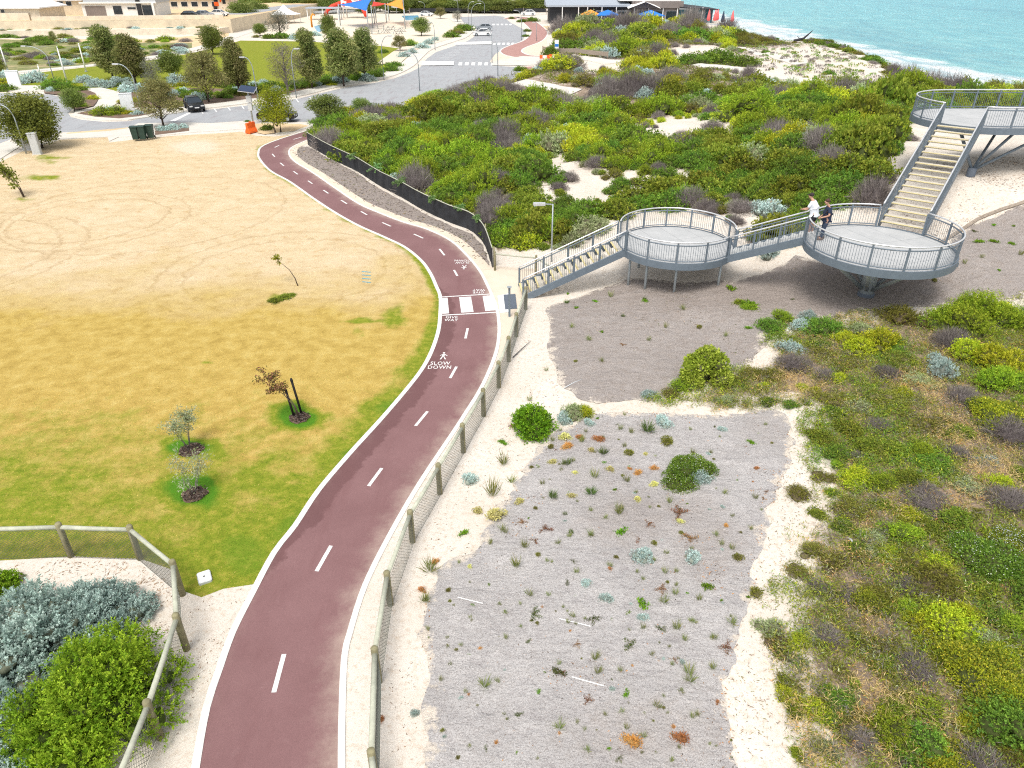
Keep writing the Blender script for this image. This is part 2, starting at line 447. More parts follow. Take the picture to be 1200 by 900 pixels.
def sea_mat():
    m, t, b = nodes('sea')
    g = coords(t)
    sep = N(t, 'ShaderNodeSeparateXYZ'); t.links.new(g, sep.inputs[0])
    big = nz(t, coords(t, (.012, .004, 1)), 1.0, 5, .6)
    x = math_(t, 'ADD', sep.outputs[0], math_(t, 'MULTIPLY', big, 90))
    dep = math_(t, 'DIVIDE', math_(t, 'SUBTRACT', x, 120), 500, clamp=True)
    c = ramp(t, dep, [(0, (.30, .58, .57)), (.12, (.20, .50, .53)), (.5, (.155, .43, .49)), (1, (.14, .40, .48))])
    # foam: crests close to the beach
    fx = math_(t, 'ADD', sep.outputs[0], math_(t, 'MULTIPLY', nz(t, coords(t, (.03, .03, 1)), 1.0, 5, .7), 30))
    near = math_(t, 'SUBTRACT', 1.0, math_(t, 'DIVIDE', math_(t, 'SUBTRACT', fx, 104), 14), clamp=True)
    fo = nz(t, coords(t, (.30, .10, 1)), 1.0, 6, .75)
    k = math_(t, 'MULTIPLY', math_(t, 'SUBTRACT', math_(t, 'ADD', near, fo), .75), 4, clamp=True)
    cap = nz(t, coords(t, (.16, .05, 1)), 1.0, 7, .75)
    kc = math_(t, 'MULTIPLY', math_(t, 'SUBTRACT', cap, .73), 9, clamp=True)
    k = math_(t, 'MAXIMUM', k, math_(t, 'MULTIPLY', kc, .5))
    c = mix(t, k, c, (.82, .85, .84))
    rp = nz(t, coords(t, (.22, .06, 1)), 1.0, 8, .72); reef = nz(t, coords(t, (.02, .006, 1)), 1.0, 5, .6)
    c = mix(t, ramp(t, rp, [(.40, (.65,) * 3), (.56, (0,) * 3)]), c, (.11, .38, .46))  # dark and light sides of ripples painted in, standing for sky reflections
    c = mix(t, ramp(t, rp, [(.54, (0,) * 3), (.70, (.6,) * 3)]), c, (.36, .60, .63))
    c = mix(t, ramp(t, reef, [(.55, (0,) * 3), (.72, (.45,) * 3)]), c, (.08, .27, .36))
    t.links.new(c, b.inputs['Base Color'])
    b.inputs['Roughness'].default_value = .3
    b.inputs['IOR'].default_value = 1.33
    b.inputs['Specular IOR Level'].default_value = .35
    wv = nz(t, coords(t, (.35, .12, 1)), 1.0, 6, .7)
    bump(t, b, wv, 1.0, 2.5)
    return m
sea_mat()
def leaf_mat(name='leaf', lo=1.32, rng_=.70):
    m, t, b = nodes(name)
    a = attr(t, 'Col')
    oi = N(t, 'ShaderNodeObjectInfo')
    h = N(t, 'ShaderNodeHueSaturation')
    t.links.new(a.outputs['Color'], h.inputs['Color'])
    t.links.new(math_(t, 'MULTIPLY_ADD', oi.outputs['Random'], .030, .490), h.inputs['Hue'])
    t.links.new(math_(t, 'MULTIPLY_ADD', oi.outputs['Random'], rng_, lo), h.inputs['Value'])
    t.links.new(h.outputs[0], b.inputs['Base Color'])
    b.inputs['Roughness'].default_value = .7
    b.inputs['Specular IOR Level'].default_value = .2
    tr = N(t, 'ShaderNodeBsdfTranslucent')
    t.links.new(h.outputs[0], tr.inputs['Color'])
    ms = N(t, 'ShaderNodeMixShader'); ms.inputs[0].default_value = .42
    t.links.new(b.outputs[0], ms.inputs[1]); t.links.new(tr.outputs[0], ms.inputs[2])
    t.links.new(ms.outputs[0], t.nodes['Material Output'].inputs['Surface'])
    return m
leaf_mat()
leaf_mat('leaf_near', 1.62, .08)

# ------------------------------------------------------------------ object helpers
def thing(name, label, cat, loc=(0, 0, 0), rotz=0.0, group=None):
    o = bpy.data.objects.new(name, None)
    C.objects.link(o)
    o.location = loc
    o.rotation_euler = (0, 0, rotz)
    o.empty_display_size = .2
    return tag(o, label, cat, group)
def tag(o, label, cat, group=None, kind=None):
    o['label'] = label; o['category'] = cat
    if group: o['group'] = group
    if kind: o['kind'] = kind
    return o
def struct(o):
    o['kind'] = 'structure'
    return o
def copy_tree(o, parent=None):
    c = o.copy(); C.objects.link(c); c.parent = parent
    for ch in o.children: copy_tree(ch, c)
    return c
class MB:
    def __init__(self, off=(0, 0, 0)):
        self.v = []; self.f = []; self.off = off
    def add(self, vs, fs):
        n = len(self.v)
        self.v += [tuple(v) for v in vs]
        self.f += [tuple(i + n for i in f) for f in fs]
        return self
    def box(self, x0, x1, y0, y1, z0, z1):
        return self.add([(x0, y0, z0), (x1, y0, z0), (x1, y1, z0), (x0, y1, z0), (x0, y0, z1), (x1, y0, z1), (x1, y1, z1), (x0, y1, z1)],
                        [(3, 2, 1, 0), (4, 5, 6, 7), (0, 1, 5, 4), (1, 2, 6, 5), (2, 3, 7, 6), (3, 0, 4, 7)])
    def bar(self, a, b, w, h, up=(0, 0, 1)):                 # rectangular bar a->b
        a = Vector(a); b = Vector(b); d = (b - a).normalized(); u = Vector(up)
        s = d.cross(u)
        if s.length < 1e-4: s = d.cross(Vector((1, 0, 0)))
        s.normalize(); u = s.cross(d)
        vs = []
        for p in (a, b):
            for i, j in ((-1, -1), (1, -1), (1, 1), (-1, 1)): vs.append(p + s * w / 2 * i + u * h / 2 * j)
        return self.add(vs, [(0, 1, 2, 3), (7, 6, 5, 4), (0, 4, 5, 1), (1, 5, 6, 2), (2, 6, 7, 3), (3, 7, 4, 0)])
    def tube(self, pts, r, n=6, closed=False):
        pts = [Vector(p) for p in pts]
        m = len(pts)
        rs = r if hasattr(r, '__len__') else [r] * m
        vs = []
        for i, p in enumerate(pts):
            a = pts[(i - 1) % m] if (closed or i > 0) else pts[i]
            b = pts[(i + 1) % m] if (closed or i < m - 1) else pts[i]
            d = (b - a)
            d = d.normalized() if d.length > 1e-9 else Vector((0, 0, 1))
            s = d.cross(Vector((0, 0, 1)))
            if s.length < 1e-3: s = d.cross(Vector((0, 1, 0)))
            s.normalize(); u = s.cross(d)
            for k in range(n):
                q = 2 * math.pi * k / n
                vs.append(p + (s * math.cos(q) + u * math.sin(q)) * rs[i])
        fs = []
        for i in range(m if closed else m - 1):
            j = (i + 1) % m
            for k in range(n):
                l = (k + 1) % n
                fs.append((i * n + k, i * n + l, j * n + l, j * n + k))
        if not closed:
            fs.append(tuple(range(n - 1, -1, -1))); fs.append(tuple((m - 1) * n + k for k in range(n)))
        return self.add(vs, fs)
    def prism(self, poly, z0, z1):                           # xy outline, extruded
        n = len(poly)
        vs = [(x, y, z0) for x, y in poly] + [(x, y, z1) for x, y in poly]
        fs = [tuple(range(n - 1, -1, -1)), tuple(range(n, 2 * n))]
        fs += [(i, (i + 1) % n, n + (i + 1) % n, n + i) for i in range(n)]
        return self.add(vs, fs)
    def prism_x(self, prof, x0, x1):                         # yz outline, extruded along x
        n = len(prof)
        vs = [(x0, y, z) for y, z in prof] + [(x1, y, z) for y, z in prof]
        fs = [tuple(range(n)), tuple(range(2 * n - 1, n - 1, -1))]
        fs += [(i, n + i, n + (i + 1) % n, (i + 1) % n) for i in range(n)]
        return self.add(vs, fs)
    def lathe(self, prof, c=(0, 0, 0), n=16):
        vs = []; fs = []
        for r, z in prof:
            for k in range(n):
                q = 2 * math.pi * k / n
                vs.append((c[0] + r * math.cos(q), c[1] + r * math.sin(q), c[2] + z))
        for i in range(len(prof) - 1):
            for k in range(n):
                l = (k + 1) % n
                fs.append((i * n + k, i * n + l, (i + 1) * n + l, (i + 1) * n + k))
        fs.append(tuple(range(n - 1, -1, -1))); fs.append(tuple((len(prof) - 1) * n + k for k in range(n)))
        return self.add(vs, fs)
    def quad(self, a, b, c, d): return self.add([a, b, c, d], [(0, 1, 2, 3)])
    def build(self, name, mat, parent=None, smooth=False, bevel=0):
        me = bpy.data.meshes.new(name)
        o = self.off
        me.from_pydata([(x - o[0], y - o[1], z - o[2]) for x, y, z in self.v], [], self.f)
        me.update()
        if smooth: me.polygons.foreach_set('use_smooth', [True] * len(me.polygons))
        me.materials.append(MATS[mat])
        ob = bpy.data.objects.new(name, me)
        C.objects.link(ob)
        if parent: ob.parent = parent
        if bevel:
            b = ob.modifiers.new('bevel', 'BEVEL'); b.width = bevel; b.segments = 2; b.limit_method = 'ANGLE'
        return ob
def mesh_np(name, V, quads=None, tris=None, cols=None, mat='leaf'):
    me = bpy.data.meshes.new(name)
    V = np.asarray(V, np.float32)
    me.vertices.add(len(V)); me.vertices.foreach_set('co', V.ravel())
    li = []; tot = []
    if quads is not None and len(quads): li.append(np.asarray(quads, np.int32).ravel()); tot.append(np.full(len(quads), 4, np.int32))
    if tris is not None and len(tris): li.append(np.asarray(tris, np.int32).ravel()); tot.append(np.full(len(tris), 3, np.int32))
    li = np.concatenate(li); tot = np.concatenate(tot)
    me.loops.add(len(li)); me.loops.foreach_set('vertex_index', li)
    me.polygons.add(len(tot))
    st = np.concatenate([[0], np.cumsum(tot)[:-1]]).astype(np.int32)
    me.polygons.foreach_set('loop_start', st)
    try: me.polygons.foreach_set('loop_total', tot)
    except Exception: pass
    me.update(calc_edges=True)
    me.validate()
    if cols is not None:
        a = me.attributes.new('Col', 'FLOAT_COLOR', 'POINT')
        c4 = np.ones((len(V), 4), np.float32); c4[:, :3] = cols
        a.data.foreach_set('color', c4.ravel())
    me.materials.append(MATS[mat])
    return me
def link(name, me, loc=(0, 0, 0), parent=None):
    o = bpy.data.objects.new(name, me); C.objects.link(o); o.location = loc
    if parent: o.parent = parent
    return o
def catmull(pts, step=.5):
    pts = [np.array(p, float) for p in pts]
    out = []
    for i in range(len(pts) - 1):
        p0 = pts[max(i - 1, 0)]; p1 = pts[i]; p2 = pts[i + 1]; p3 = pts[min(i + 2, len(pts) - 1)]
        n = max(1, int(np.linalg.norm(p2 - p1) / step))
        for k in range(n):
            t = k / n
            out.append(.5 * ((2 * p1) + (-p0 + p2) * t + (2 * p0 - 5 * p1 + 4 * p2 - p3) * t * t + (-p0 + 3 * p1 - 3 * p2 + p3) * t ** 3))
    out.append(pts[-1])
    return [tuple(p) for p in out]
def densify(poly, step):
    out = []
    n = len(poly)
    for i in range(n):
        a = np.array(poly[i]); b = np.array(poly[(i + 1) % n])
        k = max(1, int(np.linalg.norm(b - a) / step))
        for j in range(k): out.append(tuple(a + (b - a) * j / k))
    return out
def sheet(name, poly, mat, dz, spacing=None, dzf=None, rag=0.0, rag_s=.6, step=.5, attrs=None, thick=0.0, flat=None, far_spacing=None):
    """a ground sheet cut to poly (metres), lying dz above the terrain"""
    b = densify(poly, step)
    if rag:
        bx = np.array([p[0] for p in b]); by = np.array([p[1] for p in b])
        b = list(zip(bx + rag * 2 * (fbm(bx, by, rag_s, 11) - .5), by + rag * 2 * (fbm(bx, by, rag_s, 17) - .5)))
    pts = [Vector((float(x), float(y))) for x, y in b]
    n = len(pts)
    edges = [(i, (i + 1) % n) for i in range(n)]
    if spacing:
        xs = [p[0] for p in b]; ys = [p[1] for p in b]
        rows = []; y = min(ys)
        while y < max(ys):
            s = spacing if far_spacing is None else spacing + (far_spacing - spacing) * min(1, max(0, (y - 25) / 50))
            xx = np.arange(min(xs), max(xs), s)
            rows.append(np.stack([xx, np.full(len(xx), y)], 1)); y += s
        g = np.concatenate(rows)
        g = g + (np.random.RandomState(3).rand(*g.shape) - .5) * spacing * .3
        k = pip(g[:, 0], g[:, 1], b) & (dist_poly(g[:, 0], g[:, 1], b, True) > .35 * spacing)
        pts += [Vector((float(x), float(y))) for x, y in g[k]]
    r = delaunay_2d_cdt(pts, edges, [], 1, 1e-4)
    V = np.array([(p[0], p[1]) for p in r[0]]); F = [tuple(f) for f in r[2]]
    z = (terrain(V[:, 0], V[:, 1]) if flat is None else np.full(len(V), flat)) + dz
    if dzf is not None: z = z + dzf(V[:, 0], V[:, 1]) * sstep(0, .5, dist_poly(V[:, 0], V[:, 1], b, True))
    verts = np.column_stack([V, z]).tolist()
    if thick:
        m = len(verts); bz = np.array([p for p in b])
        zz = (terrain(bz[:, 0], bz[:, 1]) if flat is None else np.full(len(bz), flat)) + dz
        verts += [(x, y, q) for (x, y), q in zip(b, zz)] + [(x, y, q - thick) for (x, y), q in zip(b, zz)]
        F += [(m + i, m + (i + 1) % n, m + n + (i + 1) % n, m + n + i) for i in range(n)]
    me = bpy.data.meshes.new(name)
    me.from_pydata(verts, [], F)
    bm = bmesh.new(); bm.from_mesh(me); bmesh.ops.recalc_face_normals(bm, faces=bm.faces)
    up = sum(f.normal.z * f.calc_area() for f in bm.faces)
    if up < 0: bmesh.ops.reverse_faces(bm, faces=bm.faces)
    bm.to_mesh(me); bm.free()
    if attrs:
        va = np.array(verts)
        for an, fn in attrs.items():
            a = me.attributes.new(an, 'FLOAT', 'POINT')
            a.data.foreach_set('value', np.asarray(fn(va[:, 0], va[:, 1]), np.float32))
    me.materials.append(MATS[mat])
    o = bpy.data.objects.new(name, me); C.objects.link(o)
    return struct(o)
def offset(line, d):
    out = []
    for i, p in enumerate(line):
        a = np.array(line[max(i - 1, 0)]); b = np.array(line[min(i + 1, len(line) - 1)])
        t = (b - a) / (np.linalg.norm(b - a) + 1e-9)
        out.append((p[0] + t[1] * d, p[1] - t[0] * d))       # +d = to the right of travel
    return out
def band(name, line, d0, d1, mat, dz, thick=0.0, flat=None, dzf=None):
    a = offset(line, d0); b = offset(line, d1)
    n = len(line); verts = []; F = []
    def z(p): return (tz(*p) if flat is None else flat) + dz + (float(dzf(np.array([p[0]]), np.array([p[1]]))[0]) if dzf else 0)
    for p, q in zip(a, b): verts += [(p[0], p[1], z(p)), (q[0], q[1], z(q))]
    F = [(2 * i, 2 * i + 1, 2 * i + 3, 2 * i + 2) for i in range(n - 1)]
    if thick:
        m = len(verts)
        verts += [(x, y, zz - thick) for x, y, zz in verts]
        F += [(2 * i, 2 * i + 2, m + 2 * i + 2, m + 2 * i) for i in range(n - 1)]
        F += [(2 * i + 3, 2 * i + 1, m + 2 * i + 1, m + 2 * i + 3) for i in range(n - 1)]
    me = bpy.data.meshes.new(name)
    me.from_pydata(verts, [], F)
    bm = bmesh.new(); bm.from_mesh(me); bmesh.ops.recalc_face_normals(bm, faces=bm.faces)
    if sum(f.normal.z * f.calc_area() for f in bm.faces) < 0: bmesh.ops.reverse_faces(bm, faces=bm.faces)
    bm.to_mesh(me); bm.free()
    me.materials.append(MATS[mat])
    o = bpy.data.objects.new(name, me); C.objects.link(o)
    return struct(o)
# ------------------------------------------------------------------ the ground as one sheet, and the sea
def axis(parts):
    out = []
    for a, b, s in parts: out.append(np.arange(a, b, s))
    out.append([parts[-1][1]])
    return np.concatenate(out)
HEATH_PX = [(935, 478), (938, 560), (916, 640), (895, 720), (905, 800), (932, 880), (960, 990), (1500, 990), (1500, 330), (1200, 345), (1140, 342), (1060, 362),
            (980, 372), (900, 382), (880, 420), (810, 450), (752, 470), (800, 482), (860, 484)]
SCRUB_PX = [(362, 168), (365, 150), (372, 140), (400, 128), (440, 124), (480, 122), (520, 112), (560, 98), (610, 86), (640, 78), (648, 60), (655, 35), (700, 28),
            (760, 28), (800, 30), (850, 40), (890, 49), (960, 48), (1000, 60), (1060, 93), (1090, 104), (1200, 108), (1260, 115), (1200, 128), (1080, 135), (1066, 170), (1045, 200),
            (1036, 240), (960, 244), (950, 265), (880, 290), (860, 265), (820, 245), (760, 243), (700, 262), (665, 290), (650, 306), (600, 308),
            (583, 296), (570, 268), (530, 246), (503, 234), (440, 198), (400, 180)]
HEATH = GG(HEATH_PX)
xs = axis([(-2500, -400, 150), (-400, -120, 14), (-120, -30, 3), (-30, -8, 1.0), (-8, 34, .3), (34, 96, 1.0), (96, 400, 20), (400, 3000, 200)])
ys = axis([(-40, 2, 3), (2, 48, .3), (48, 130, .9), (130, 240, 2.5), (240, 600, 20), (600, 5000, 200)])
XX, YY = np.meshgrid(xs, ys)
ZZ = terrain(XX, YY)
nx, ny = len(xs), len(ys)
idx = np.arange(nx * ny).reshape(ny, nx)
q = np.stack([idx[:-1, :-1], idx[:-1, 1:], idx[1:, 1:], idx[1:, :-1]], -1).reshape(-1, 4)
gm = mesh_np('ground', np.stack([XX, YY, ZZ], -1).reshape(-1, 3), quads=q, mat='sand_ground')
gm.polygons.foreach_set('use_smooth', [True] * len(gm.polygons))
fx, fy = XX.ravel(), YY.ravel()
inh = pip(fx, fy, HEATH); dh = dist_poly(fx, fy, HEATH, True)
PX, PY = proj(fx, np.maximum(fy, .5), ZZ.ravel())
ins = pip(PX, PY, SCRUB_PX) & (fy > 30)
lit = np.where(inh, np.clip(.12 + dh / 2.0, 0, .95), np.clip(.25 - dh * .25, 0, .25) * (fx > 0))
SANDS = [(800, 152, 62, 18), (690, 222, 62, 26), (745, 212, 34, 14), (655, 192, 24, 14), (1076, 170, 26, 34), (700, 78, 34, 8), (960, 80, 110, 30), (820, 64, 46, 12),
         (880, 255, 40, 22), (1090, 190, 60, 40), (855, 148, 14, 22), (640, 300, 60, 14), (730, 98, 30, 6), (575, 128, 20, 5), (820, 205, 60, 7)]
def sandiness(px, py):
    s = np.zeros(np.shape(px))
    for x, y, a, b in SANDS: s = np.maximum(s, 1.25 - np.hypot((px - x) / a, (py - y) / b) * 1.1)
    return np.clip(s, 0, 1)
lit = np.where(ins, np.clip(.72 - .72 * sandiness(PX, PY), 0, 1), lit)
SAND_UP = GG([(1088, 190), (1200, 185), (1240, 215), (1200, 236), (1133, 262), (1085, 300), (1030, 300), (1062, 240)])
lit = np.where(pip(fx, fy, SAND_UP), .38, lit)
a = gm.attributes.new('litter', 'FLOAT', 'POINT'); a.data.foreach_set('value', lit.astype(np.float32))
struct(link('ground', gm))

sv = [(60, -200), (4000, -200), (4000, 6000), (60, 6000)]
mb = MB().quad((60, -200, -5), (6000, -200, -5), (6000, 8000, -5), (60, 8000, -5))
struct(mb.build('sea_water', 'sea'))

# ------------------------------------------------------------------ the red shared path
LPX = [(222, 990), (235, 896), (247, 829), (261, 786), (277, 741), (299, 697), (325, 648), (349, 617), (376, 576), (413, 532), (451, 490), (483, 452), (499, 430), (509, 410),
       (516, 388), (518, 369), (518, 348), (513, 335), (506, 320), (495, 305), (475, 289), (450, 277), (421, 264), (394, 249), (368, 232), (341, 213), (318, 200), (306, 187),
       (304, 180), (308, 172), (328, 163.5), (360, 153.5)]
RPX = [(398, 990), (396, 900), (397, 830), (400, 770), (407, 740), (425, 685), (455, 625), (490, 565), (530, 505), (541, 488), (561, 456), (574, 428), (581, 406), (583, 383), (580, 361),
       (571, 338), (560, 317), (544, 298), (526, 282), (499, 269), (472, 261), (446, 251), (419, 239), (392, 221), (366, 203), (345, 190), (338, 181), (341, 173), (360, 164)]
LW = catmull(PP(LPX), .35); RW = catmull(PP(RPX), .35)
def damp(x, y):
    d = dist_poly(x, y, LW)
    return np.clip(.95 - d * .75, 0, 1) * sstep(12, 18, y) * (1 - sstep(31, 35, y)) + .35 * (1 - sstep(0, .6, d))
sheet('red_path', LW + RW[::-1], 'path_red', .012, spacing=.5, step=.6, attrs={'damp': damp, 'dust': lambda x, y: (1 - sstep(0, .9, dist_poly(x, y, RW))) * .85 + .35 * (1 - sstep(0, .5, dist_poly(x, y, LW)))}, flat=0.0, far_spacing=1.5)
band('path_kerb', LW, -.17, .0, 'kerb', .030, .06, flat=0.0)
band('path_kerb', RW, .0, .15, 'kerb', .030, .06, flat=0.0)
# pale concrete edging beside the upper path, and the pale apron at the foot of the stairs
i0 = min(range(len(RW)), key=lambda i: abs(RW[i][1] - 36.0) + (RW[i][1] < 30) * 99)
EDGEBAND = RW[i0:]
band('path_edging', EDGEBAND, .15, .75, 'paving', .014, .03, flat=0.0)
APRON = PP([(571, 336), (560, 314), (580, 312), (640, 316), (648, 322), (612, 345), (606, 372), (598, 400), (588, 425), (584, 418), (587, 385), (583, 361)])
sheet('paving_apron', APRON, 'paving', .008, step=1, flat=0.0)
sheet('tactile_band', PP([(583, 347), (596, 344), (598, 366), (586, 367)]), 'white_paint', .016, step=1, flat=0.0)
# markings on the path
DASH = [((333, 767), (321, 812)), ((388, 640), (371, 670)), ((447.5, 549), (432, 570)), ((501, 482.5), (487, 499.5)), ((535, 430), (527.5, 443.5)), ((548, 385), (545.5, 397)),
        ((532, 316.7), (536, 323.6)), ((515, 292), (521, 299.5)), ((485, 274.5), (496, 279.5)), ((448, 261), (458, 265.5)), ((423, 248), (430, 252)), ((400, 235), (406.5, 239)),
        ((379, 223), (385, 227)), ((361, 212), (366, 215.5)), ((344, 201), (349, 204.5)), ((328.5, 191), (332.5, 194.5)), ((319, 180.5), (322, 184)), ((322, 173), (327, 170.5)), ((344, 163.6), (354, 160.7))]
for a_, b_ in DASH:
    a = np.array(P(*a_)[:2]); b = np.array(P(*b_)[:2]); d = (b - a) / np.linalg.norm(b - a); nrm = np.array([d[1], -d[0]]) * .055
    mb = MB().quad((*(a - nrm), .018), (*(a + nrm), .018), (*(b + nrm), .018), (*(b - nrm), .018))
    struct(mb.build('lane_dash_marking', 'road_paint'))
for qd in ([(515, 349.7), (524.5, 349.2), (526.3, 367.7), (516.5, 368.2)], [(538, 348.7), (552, 347.9), (555, 366), (540.5, 366.8)], [(565.5, 347.2), (577, 346.4), (580.5, 364), (568.7, 364.9)],
           [(513, 348.2), (578, 344.3), (578.3, 345.2), (513.2, 349.1)], [(516, 369.4), (581, 365.8), (581.2, 366.9), (516.2, 370.5)]):
    w4 = [P(*p_) for p_ in qd]
    struct(MB().quad(*[(x, y, .018) for x, y, z in w4]).build('crossing_marking', 'road_paint'))
def lettering(txt, px, py, width_px, rows_h, flip):
    x, y, _ = P(px, py)
    cu = bpy.data.curves.new('lettering', 'FONT')
    cu.body = txt; cu.align_x = 'CENTER'; cu.align_y = 'CENTER'; cu.size = 1.0; cu.space_line = .85; cu.offset = .012; cu.resolution_u = 2; cu.space_character = 1.08
    o = bpy.data.objects.new('lettering', cu); C.objects.link(o)
    bpy.context.view_layer.update()
    me = bpy.data.meshes.new_from_object(o.evaluated_get(bpy.context.evaluated_depsgraph_get()))
    C.objects.unlink(o); bpy.data.objects.remove(o)
    me.materials.clear(); me.materials.append(MATS['road_paint'])
    vx = np.array([v.co[:] for v in me.vertices])
    sx = (width_px / scale_at(y)) / np.ptp(vx[:, 0]); sy = rows_h / np.ptp(vx[:, 1])
    ob = link('path_lettering', me, (x, y, .019))
    ob.scale = (sx, sy, 1); ob.rotation_euler = (0, 0, math.pi if flip else 0)
    return struct(ob)
lettering('SLOW\nDOWN', 515.5, 428.6, 27, .62, False)
lettering('GIVE\nWAY', 529, 373.9, 16, .56, False)
lettering('GIVE\nWAY', 561, 341.6, 15, .56, True)
lettering('SLOW\nDOWN', 542, 306.8, 19, .62, True)
def walker(px, py, flip):                                    # small painted walking figure
    x, y, _ = P(px, py); s = -1 if flip else 1
    z = .019
    mb = MB()
    def q(*p_): mb.add([(x + s * a * .75, y + s * b * .75, z) for a, b in p_], [tuple(range(len(p_)))])
    q((-.05, .42), (.05, .42), (.07, .50), (.05, .58), (-.05, .58), (-.07, .50))
    q((-.09, .08), (.05, .08), (.07, .38), (-.05, .38))
    q((-.09, .07), (-.01, .07), (-.10, -.26), (-.18, -.26))
    q((0, .07), (.06, .07), (.17, -.24), (.10, -.26))
    q((.07, .36), (.07, .28), (.20, .12), (.22, .18))
    q((-.05, .36), (-.07, .26), (-.20, .14), (-.20, .21))
    struct(mb.build('walking_figure_marking', 'road_paint'))
walker(519.5, 419, False); walker(544, 312.5, True)

# ------------------------------------------------------------------ lawn
LAWN_PX = [(-330, 655), (-120, 660), (0, 657), (84, 652), (165, 655), (203, 668), (216, 693), (236, 700), (262, 690), (302, 684)]
kl = [i for i, p in enumerate(LW) if 14.05 < p[1] < 80]
LK = offset(LW, -.17)
lawn_poly = PP(LAWN_PX) + [LK[i] for i in kl if i <= kl[-1]][:-10] + PP([(345, 157.5), (322, 160), (300, 159), (282.5, 154.5), (250, 156.5), (222, 158), (180, 161), (128, 167), (130, 160), (71, 164), (45, 171), (27, 177), (0, 190), (-120, 228), (-330, 300)])
GREENS = [(350, 491, 44, 17, 1.5), (222, 524, 40, 14, 1.42), (226, 575, 44, 22, 1.42), (330, 575, 30, 12, .85), (255, 600, 26, 14, .8), (180, 640, 40, 18, .75), (395, 520, 20, 20, .8), (455, 470, 14, 14, .7), (300, 560, 26, 30, .75), (318, 590, 40, 14, .7), (350, 558, 16, 7, .9), (265, 620, 60, 40, .55), (230, 668, 60, 40, .8),
          (120, 630, 110, 22, .6), (40, 590, 50, 12, .7), (20, 575, 40, 18, .7), (90, 560, 60, 30, .35), (240, 425, 10, 4, .75), (425, 376, 22, 4, .8), (462, 372, 18, 14, .8), (420, 390, 14, 6, .55),
          (285, 650, 50, 40, 1.05), (240, 640, 40, 24, .75), (375, 560, 24, 40, .6), (340, 615, 40, 16, .5), (330, 348, 14, 4, .6), (60, 185, 22, 5, .7), (50, 208, 30, 5, .7), (25, 233, 20, 4, .7), (58, 191, 14, 3, .6), (505, 430, 12, 40, .7), (512, 350, 8, 20, .7),
          (440, 520, 30, 40, .45), (130, 520, 80, 20, .3)]
def green(x, y):
    px, py = proj(x, y, 0)
    s = (.54 + .5 * (fbm(x, y, 5.0, 44) - .5)) * (1 - sstep(14, 27, y)) + .12 * (1 - sstep(24, 34, y))
    wob = 1 + 1.1 * (fbm(x, y, .9, 33) - .5)
    for gx, gy, ga, gb, gw in GREENS:
        r = np.hypot((px - gx) / ga, (py - gy) / gb) * wob
        s = np.maximum(s, gw * (1 - sstep(.35, 1.35, r)) + .02)
    d = dist_poly(x, y, LW)
    e = (1 - sstep(.1, .8 + 1.8 * (1 - sstep(18, 34, y)), d)) * (1.0 - .45 * sstep(30, 50, y))
    return np.maximum(s, e * (.45 + 1.0 * fbm(x, y, 1.6, 37)))
def gold(x, y):
    px, py = proj(x, y, 0)
    return np.clip((1 - sstep(24, 42, y)) * 1.05 + .2 * (1 - sstep(0, 4, dist_poly(x, y, LW))) - .25 * sstep(40, 60, y), 0, 1)
def worn(x, y):
    px, py = proj(x, y, 0); s = np.zeros(np.shape(x))
    for gx, gy, ga, gb, gw in [(228, 172, 42, 12, 1.0), (130, 255, 70, 22, .35), (60, 320, 80, 26, .3), (90, 420, 50, 16, .3), (300, 250, 90, 20, .25)]:
        s = np.maximum(s, gw * (1 - sstep(.2, 1.3, np.hypot((px - gx) / ga, (py - gy) / gb))))
    return s
sheet('lawn', lawn_poly, 'lawn', .004, spacing=.28, rag=0, step=.5, attrs={'green': green, 'gold': gold, 'worn': worn}, flat=0.0, far_spacing=1.2)

# dead mulch strip between the upper path and the screen fence
strip = PP([(338, 176), (352, 172), (361, 172), (388, 187), (420, 204), (444, 221), (473, 236), (503, 253), (527, 264), (553, 274), (566, 288), (574, 312), (566, 312), (553, 298), (534, 282), (505, 266), (477, 258),
            (450, 248), (423, 235), (396, 217), (371, 199), (352, 187)])
sheet('mulch_strip', strip, 'matting', .010, spacing=.5, rag=.12, rag_s=.5, step=.2, flat=0.0, attrs={'brown': lambda x, y: np.full(np.shape(x), 1.0), 'edge': lambda x, y: np.full(np.shape(x), .9)})

# ------------------------------------------------------------------ grey erosion matting on the dune
MAT1 = GG([(700, 484), (640, 512), (622, 540), (588, 590), (562, 640), (522, 660), (498, 700), (492, 742), (501, 780), (497, 830), (503, 900), (508, 990), (880, 990), (864, 880), (850, 800), (868, 742), (884, 690),
           (888, 650), (899, 610), (918, 560), (928, 520), (925, 488), (900, 478), (850, 488), (780, 484)])
MAT2 = GG([(641, 360), (700, 340), (740, 326), (800, 332), (860, 330), (935, 300), (1010, 320), (1100, 300), (1133, 264), (1200, 238), (1290, 215), (1300, 330), (1200, 352), (1140, 352), (1080, 360), (960, 376), (903, 386),
           (884, 424), (812, 455), (760, 470), (700, 474), (655, 452), (645, 420)])
def brown1(x, y):
    px, py = proj(x, y, terrain(x, y))
    s = np.zeros(np.shape(x))
    for gx, gy, ga, gb, gw in [(740, 610, 80, 40, .45), (830, 640, 60, 50, .4), (800, 600, 60, 30, .45), (700, 520, 60, 30, .25), (760, 860, 120, 50, .3), (900, 500, 40, 30, .3), (690, 560, 60, 30, .2)]:
        s = np.maximum(s, gw * (1 - sstep(.3, 1.3, np.hypot((px - gx) / ga, (py - gy) / gb))))
    return s
def brown2(x, y):
    px, py = proj(x, y, terrain(x, y))
    return .72 + .2 * (1 - sstep(.3, 1.4, np.hypot((px - 800) / 150, (py - 345) / 25))) + .3 * (1 - sstep(.3, 1.4, np.hypot((px - 970) / 130, (py - 340) / 35)))
